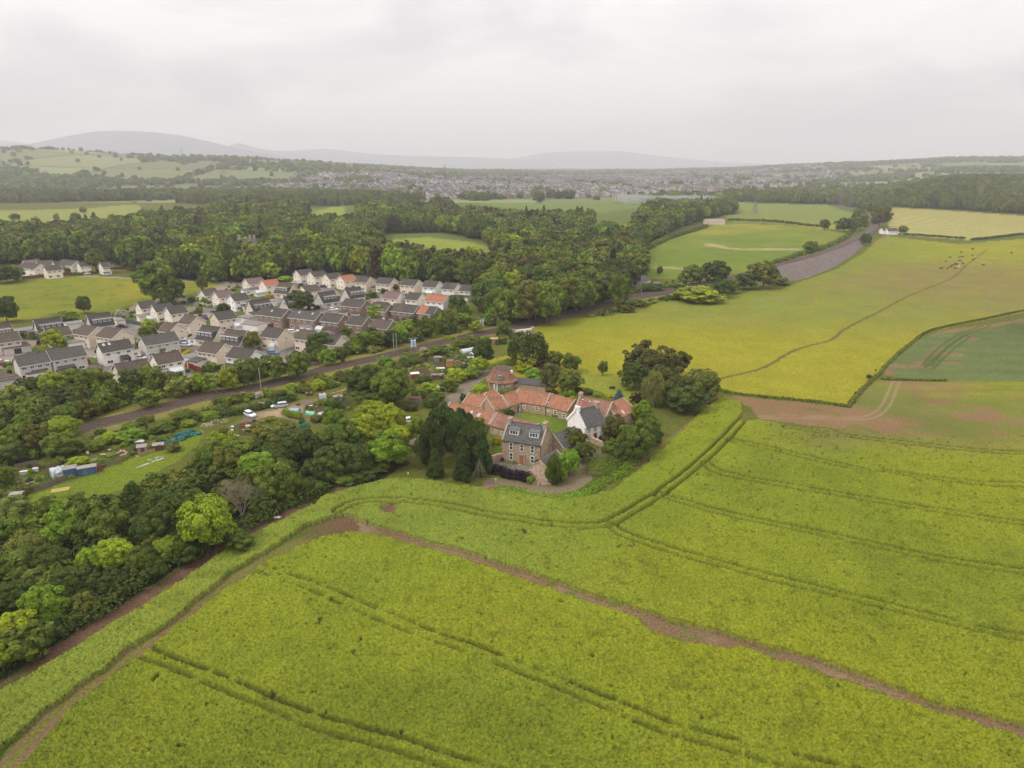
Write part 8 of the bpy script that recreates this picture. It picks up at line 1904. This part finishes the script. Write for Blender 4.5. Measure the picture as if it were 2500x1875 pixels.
# yellow framed shelter, white sign, chairs and odds and ends
c = g(*px('U', 840, 870)); r = thing('shelter', 'open shelter of new wood with yellow slatted roof by the grass lane', 'shelter', (c[0], c[1], 0), math.radians(25))
for x in (-1.4, 1.4):
    for y in (-.7, .7): b = MB(); b.box(x, y, 0, .1, .1, 2.0); b.build('post', M_WOODN, r)
for k in range(7): b = MB(); b.box(0, -.8 + k * .27, 2.0, 3.2, .18, .05); b.build('slat', mat('yellow_slats', (.38, .30, .10), var=.1), r)
c = g(*px('V', 860, 482)); r = thing('sign', 'white two-post notice board at the edge of the clearing', 'sign', (c[0], c[1], 0), math.radians(12))
for x in (-.75, .75): b = MB(); b.box(x, 0, 0, .1, .1, 2.2); b.build('post', M_WSH, r)
b = MB(); b.box(0, -.08, 1.25, 1.5, .05, .8); b.build('board', M_WSH, r)
b = MB()
for k, (z, w) in enumerate(((1.85, .7), (1.65, 1.0), (1.45, .85))):
    x = -w / 2
    while x < w / 2: b.box(x, -.11, z, .09, .01, .08); x += .14
tag(b.build('lettering', mat('faded_print', (.35, .25, .22)), r), kind='stuff')
def chair(reg, x, y, m, label, az=0):
    c = g(*px(reg, x, y)); r = thing('garden_chair', label, 'chair', (c[0], c[1], 0), math.radians(az))
    b = MB(); b.box(0, 0, .4, .5, .5, .05); b.build('seat', m, r)
    for k in range(4): b = MB(); b.box(-.2 + k * .13, .25, .45, .06, .04, .55); b.build('slat', m, r)
    for sx in (-.22, .22):
        for sy in (-.22, .22): b = MB(); b.box(sx, sy, 0, .05, .05, .4); b.build('leg', m, r)
M_RCH = mat('red_chair_paint', (.38, .04, .03))
chair('V', 620, 725, M_RCH, 'red slatted garden chair, right one near the white table'); chair('V', 575, 755, M_RCH, 'red slatted garden chair, left one near the white table', 20)
def lump(reg, x, y, s, m, name, label, cat, seed=1, fl=.6):
    c = g(*px(reg, x, y)); v, f = ico(.5, (0, 0, .3), fl); rr = np.random.default_rng(seed); v = v * (1 + .35 * (rr.random(v.shape) - .5)) * np.array(s)
    me = bpy.data.meshes.new(name); me.from_pydata(v.tolist(), [], f.tolist()); me.materials.append(m); o = link(name, me); o.location = (c[0], c[1], 0); return tag(o, label, cat)
def boxy(reg, x, y, s, m, name, label, cat, az=0):
    c = g(*px(reg, x, y)); b = MB(); w, d, h = s; b.prism([(-d / 2, 0), (d / 2, 0), (d / 2 - .03, h), (-d / 2 + .03, h)], -w / 2, w / 2); b.box(0, 0, h, w * 1.06, d * 1.06, .05); o = b.build(name, m); o.location = (c[0], c[1], 0); o.rotation_euler = (0, 0, math.radians(az)); return tag(o, label, cat)
boxy('V', 650, 760, (1.2, .6, .6), M_WSH, 'garden_table', 'white table beside the red garden chairs', 'table'); boxy('V', 415, 840, (.7, .6, .8), M_WSH, 'crate', 'white crate with dark opening at the lower beds', 'crate', 20); boxy('V', 745, 685, (.8, .8, .8), mat('dark_plastic', (.04, .045, .05)), 'water_butt', 'black water butt above the olive topped tree', 'water butt')
lump('V', 415, 765, (1, 1, 1), mat('blue_white_bag', (.5, .6, .75)), 'bag', 'pale blue bag by the white crate', 'bag'); lump('V', 1400, 425, (1.4, .9, .8), M_BLACK, 'tyre_pile', 'black heap of tyres on the clearing', 'heap', 3); boxy('V', 1590, 450, (1.0, .6, .4), M_WSH, 'tray', 'small white tray by the green tunnel', 'tray', 20)
lump('P', 677, 1266, (1.7, .9, .9), M_WSH, 'bag', 'white plastic bag on the brown soil strip', 'bag', 5); lump('G', 1830, 1137, (.5, .5, .9), M_WSH, 'marker', 'tiny white marker at the field edge by the conifers', 'marker', 6)
lump('V', 870, 680, (1.6, .8, .8), M_WSH, 'sheet', 'crumpled white sheet above the olive topped tree', 'sheet', 7); lump('V', 310, 612, (1.2, .8, .6), mat('rubbish', (.4, .3, .28), var=.4, scale=5), 'heap', 'small pinkish heap at the end of the hedge', 'heap', 8)
lump('U', 1880, 110, (3.2, 2.0, 1.2), mat('junk', (.45, .42, .38), var=.5, scale=3), 'junk_heap', 'pale junk heap with poles above the grey shed', 'heap', 9); lump('U', 1190, 280, (.8, .5, 1.8), M_WSH, 'sheet', 'upright white sheet beside the blue boards', 'sheet', 10); lump('U', 1480, 225, (1.0, .7, .9), M_WSH, 'bag', 'white bag behind the allotment fence', 'bag', 11); lump('U', 1400, 290, (2, 1.2, .9), M_WOODN, 'timber_heap', 'heap of pale timber in the allotment', 'heap', 12); boxy('U', 1250, 365, (2.0, 1.2, .35), M_WOOD, 'cold_frame', 'pale cold frame behind the blue painted shed', 'frame', 20); boxy('U', 330, 545, (1.5, .7, .8), M_WSH, 'cold_frame', 'white cold frame on the brown beds', 'frame', 20); boxy('U', 485, 510, (1.0, .7, .9), M_WSH, 'crate', 'white bin on the brown beds', 'bin', 20)
lump('T', 1210, 725, (.7, .7, .9), M_WSH, 'barrel', 'white barrel left of the green compost bin', 'barrel', 13); lump('T', 1320, 720, (1.2, 1.0, 1.0), mat('green_plastic', (.03, .16, .11)), 'compost_bin', 'dark green compost bin beside the grey board shed', 'bin', 14); lump('T', 1000, 1075, (1, .8, .9), M_WSH, 'bag', 'white bag against the red shed', 'bag', 15); boxy('T', 1200, 1135, (2.2, .7, .3), M_WSH, 'bench', 'pale bench plank right of the dark bush', 'bench', 20); boxy('T', 1470, 1060, (1.2, 1.2, 1.5), M_GRW, 'water_tank', 'grey tank beside the low brown hut', 'tank', 0)
# log pile and cut branches
lp = thing('log_pile', 'pile of split logs and poles against the barn gable', 'log pile', (*g(*px('A', 1160, 1335))[:2], 0), math.radians(-20)); rr = random.Random(2); M_LOG = mat('split_log', (.42, .30, .20), var=.35, scale=4)
for k in range(46):
    x = rr.uniform(-1.6, 1.6); z = rr.uniform(.05, .75) * (1 - abs(x) / 2.2); y = rr.uniform(-.5, .4); a = rr.uniform(-.5, .5); b = MB(); b.tube((x - .3, y - .2 * a, z), (x + .3, y + .2 + .3 * a, z + rr.uniform(-.1, .15)), .07, .06, 6); b.build('log', M_LOG, lp)
for k in range(5): b = MB(); x = rr.uniform(-1, .6); b.tube((x, -.9, 0), (x + rr.uniform(-.6, .6), .3, 1.4), .04, .03, 5); b.build('pole', M_LOG, lp)
def brush(reg, x, y, R, n, label, tint=(.22, .11, .06)):
    c = g(*px(reg, x, y)); b = MB(); rr = random.Random(int(x))
    for k in range(n):
        a = rr.uniform(0, 6.28); d = R * rr.random(); l = rr.uniform(.5, 1.6); t = rr.uniform(0, 6.28); p = (d * math.cos(a) * 1.6, d * math.sin(a) * .7, rr.uniform(.05, .35)); b.tube(p, (p[0] + l * math.cos(t), p[1] + l * math.sin(t), p[2] + rr.uniform(0, .5)), .035, .012, 3, False)
    o = b.build('brushwood', mat('cut_brush%d' % int(tint[0] * 100), tint, var=.35, scale=2)); o.location = (c[0], c[1], 0); return tag(o, label, 'brushwood', kind='stuff')
brush('A', 230, 1370, 3.0, 320, 'cut brown brushwood spread at the foot of the conifers', (.24, .15, .075)); brush('A', 770, 1390, 1.6, 200, 'reddish brushwood beside the farm track end', (.30, .11, .07)); brush('A', 1700, 1245, 1.0, 60, 'pale cut stump and twigs in the verge by the lane', (.42, .33, .22))
fb = thing('fallen_limbs', 'dead brown hanging boughs at the foot of the great conifer clump', 'dead branch', (*g(*px('A', 650, 1330))[:2], 0)); rr = random.Random(8)
for k in range(15):
    a = rr.uniform(-1.4, 1.1); b = MB(); t0 = Vector((-.6 + rr.uniform(-.3, .3), .8, 5.2 + rr.uniform(-1, .5))); e = Vector((a * 2.4, -1.2 + rr.uniform(-.8, .4), rr.uniform(0, 1))); m_ = (t0 + e) / 2 + Vector((0, -.5, .4)); b.tube(t0, m_, .06, .045, 4, False); b.tube(m_, e, .045, .012, 4, False)
    for q in range(6): p = m_.lerp(e, rr.random()); b.tube(p, p + Vector((rr.uniform(-.7, .7), rr.uniform(-.5, .2), rr.uniform(-.8, .2))), .018, .006, 3, False)
    b.build('bough', mat('brown_bough', (.10, .078, .045), var=.3), fb)
# white birdlike post by the purple hedge, bench on the lawn, cattle
c = g(*px('A', 772, 1325)); b = MB(); b.tube((0, 0, 0), (.05, 0, 1.1), .05, .04, 5); b.tube((.25, .1, 0), (.1, 0, 1.0), .05, .03, 5); b.box(.05, 0, .95, .45, .2, .12); o = b.build('trestle', M_WSH); o.location = (c[0], c[1], 0); tag(o, 'small white trestle at the end of the purple hedge', 'trestle')
c = g(*px('A', 1825, 485)); r = thing('bench', 'dark bench alone on the mown lawn', 'bench', (c[0], c[1], 0), .1); M_DKW = mat('dark_wood', (.05, .04, .035)); b = MB(); b.box(0, 0, .42, 1.8, .5, .07); b.build('seat', M_DKW, r); b = MB(); b.box(0, .25, .5, 1.8, .06, .5); b.build('backrest', M_DKW, r)
for x in (-.8, .8): b = MB(); b.box(x, 0, 0, .1, .5, .42); b.build('leg', M_DKW, r)
def cow_mesh(m, lying):
    """one skin: trunk, neck, head and four jointed legs"""
    me = bpy.data.meshes.new('cow'); h = .55 if lying else 1.15
    v = [(-.9, 0, h), (-.4, 0, h + .02), (.2, 0, h), (.7, 0, h + .05), (1.1, 0, h + .30), (1.45, 0, h + .32), (1.75, 0, h + .12)]; e = [(i, i + 1) for i in range(6)]; rad = [.30, .40, .42, .36, .22, .19, .11]
    for x, b_ in ((-.8, 0), (.65, 3)):
        for s in (-1, 1):
            n = len(v)
            if lying: v += [(x, s * .3, h - .2), (x + .25, s * .42, .22), (x + .05, s * .45, .08)]
            else: v += [(x, s * .22, h - .35), (x + (-.1 if x < 0 else .03), s * .23, .5), (x + .02, s * .23, .05)]
            e += [(b_, n), (n, n + 1), (n + 1, n + 2)]; rad += [.17, .085, .07]
    n = len(v); v += [(-1.1, 0, h + .1), (-1.18, 0, h - .5)]; e += [(0, n), (n, n + 1)]; rad += [.05, .04]
    n = len(v); v += [(1.42, .22, h + .42), (1.42, -.22, h + .42)]; e += [(5, n), (5, n + 1)]; rad += [.05, .05]
    me.from_pydata(v, e, []); o = bpy.data.objects.new('cow_src', me); col.objects.link(o); o.modifiers.new('skin', 'SKIN'); 
    for i, r in enumerate(rad): me.skin_vertices[0].data[i].radius = (r, r)
    me.skin_vertices[0].data[1].use_root = True; o.modifiers.new('sub', 'SUBSURF').levels = 1
    dg = bpy.context.evaluated_depsgraph_get(); out_ = bpy.data.meshes.new_from_object(o.evaluated_get(dg)); out_.materials.clear(); out_.materials.append(m); bpy.data.objects.remove(o); return out_
CB = [cow_mesh(mat('black_hide', (.015, .013, .012)), 0), cow_mesh(mat('black_hide', (.015, .013, .012)), 1), cow_mesh(mat('cream_hide', (.42, .34, .25)), 0), cow_mesh(mat('cream_hide', (.62, .5, .36)), 1), cow_mesh(mat('brown_hide', (.10, .045, .025)), 0)]
for i, (x, y, k) in enumerate(((1747, 628, 0), (1648, 655, 4), (1632, 698, 1), (1655, 698, 4), (1640, 707, 3), (1697, 680, 2), (1745, 685, 4), (1773, 700, 2), (1752, 722, 0), (1634, 733, 0), (1686, 738, 3), (1595, 763, 0), (1602, 766, 0), (1570, 775, 4), (1628, 786, 3), (1618, 784, 2), (1550, 790, 4), (1455, 803, 4), (1470, 800, 4), (1522, 803, 0), (1595, 805, 4), (1505, 738, 4), (1542, 703, 4), (1912, 762, 2), (1846, 772, 4), (2097, 662, 4), (1808, 742, 2), (1660, 760, 4))):
    c = g(*px('W', x, y)); o = link('cow', CB[k]); o.location = tuple(c); o.scale = (.85, .85, .85); o.rotation_euler = (0, 0, i * 1.7)
    nm = ['black standing cow', 'black lying cow', 'cream standing cow', 'cream lying cow', 'brown cow'][k]; tag(o, f'{nm} in the herd on the far pasture', 'cow', f'{nm}s grazing on the pasture')
# ------------------------------------------------------------------ distant hills and the air
def ridge(name, label, pts, dist, dpt, m):
    """rounded hill: skyline points (photo row) at a distance, with real slopes front and back"""
    xs = np.linspace(pts[0][0], pts[-1][0], 90)
    sky_y = np.interp(xs, [p[0] for p in pts], [p[1] for p in pts])
    ker = np.hanning(9); ker /= ker.sum()
    sky_y = np.convolve(np.pad(sky_y, 4, mode='edge'), ker, 'valid')
    V = []; rows = np.linspace(-1, 1, 25)
    for j, r in enumerate(rows):
        for i, x in enumerate(xs):
            d = ray(x, sky_y[i]); t = dist / d[1]
            top = max(H + d[2] * t, 2)
            Y = dist + r * dpt
            prof = math.cos(r * math.pi / 2) ** 1.6
            X_ = d[0] * t * (1 + .15 * r)
            nz = (float(fbm(np.array(X_ / 500.), np.array(Y / 500.), 8, 4)) - .5) * top * .16 * (1 - prof) * 2
            V.append((X_, Y, (top + nz) * prof - 3))
    n = len(xs); Q = [(j * n + i, j * n + i + 1, (j + 1) * n + i + 1, (j + 1) * n + i) for j in range(len(rows) - 1) for i in range(n - 1)]
    me = np_mesh(name, np.array(V), np.array(Q), m, True)
    return tag(link(name, me), label, 'hill', kind='structure')
MH = mat('haze_tinted_hill', (.085, .085, .13), var=.25, scale=.004, rgb2=(.11, .11, .13))  # blue-lilac of the distant haze is painted into the hill colour
ridge('hill', 'broad rounded moorland hill on the left horizon', [(40, 356), (90, 348), (150, 335), (200, 325), (250, 319), (320, 319), (380, 322), (450, 331), (520, 347), (580, 362), (650, 374), (720, 388)], 9000, 1700, MH)
ridge('hill', 'low hill at the left edge behind the farmland', [(-400, 330), (-100, 334), (0, 341), (50, 347), (90, 356), (140, 372), (180, 390)], 11500, 1500, MH)
ridge('hill', 'small pointed hill right of the broad hill', [(500, 364), (540, 360), (565, 353), (583, 348), (600, 353), (625, 362), (680, 368), (740, 372)], 11000, 900, MH)
ridge('hill', 'long low hill right of the small pointed hill', [(600, 372), (700, 368), (760, 364), (800, 363), (840, 367), (900, 375), (1000, 380), (1150, 383), (1260, 388), (1350, 394)], 12500, 1500, MH)
ridge('hill', 'faint flat topped hill at the centre of the horizon', [(1050, 399), (1180, 393), (1240, 388), (1300, 378), (1340, 371), (1400, 369), (1450, 369), (1520, 368), (1550, 373), (1575, 376), (1610, 380), (1680, 388), (1760, 395), (1900, 401)], 14200, 1200, MH)
ridge('hill', 'faint low hill at the right edge of the horizon', [(2050, 400), (2180, 394), (2260, 388), (2330, 382), (2400, 383), (2500, 388), (2700, 384), (2900, 396)], 12000, 1500, MH)
hz = MB(); hz.box(0, 0, -3, 35200, 35200, 563)
air = bpy.data.materials.new('air'); air.use_nodes = True; t = air.node_tree; t.nodes.clear()
o_ = t.nodes.new('ShaderNodeOutputMaterial'); pv = t.nodes.new('ShaderNodeVolumePrincipled')
pv.inputs['Color'].default_value = (.95, .955, .98, 1); pv.inputs['Density'].default_value = .00014; pv.inputs['Anisotropy'].default_value = .1
t.links.new(pv.outputs[0], o_.inputs['Volume'])
hb = hz.build('haze', air); tag(hb, 'thin pale haze over the whole landscape', 'haze', kind='stuff')
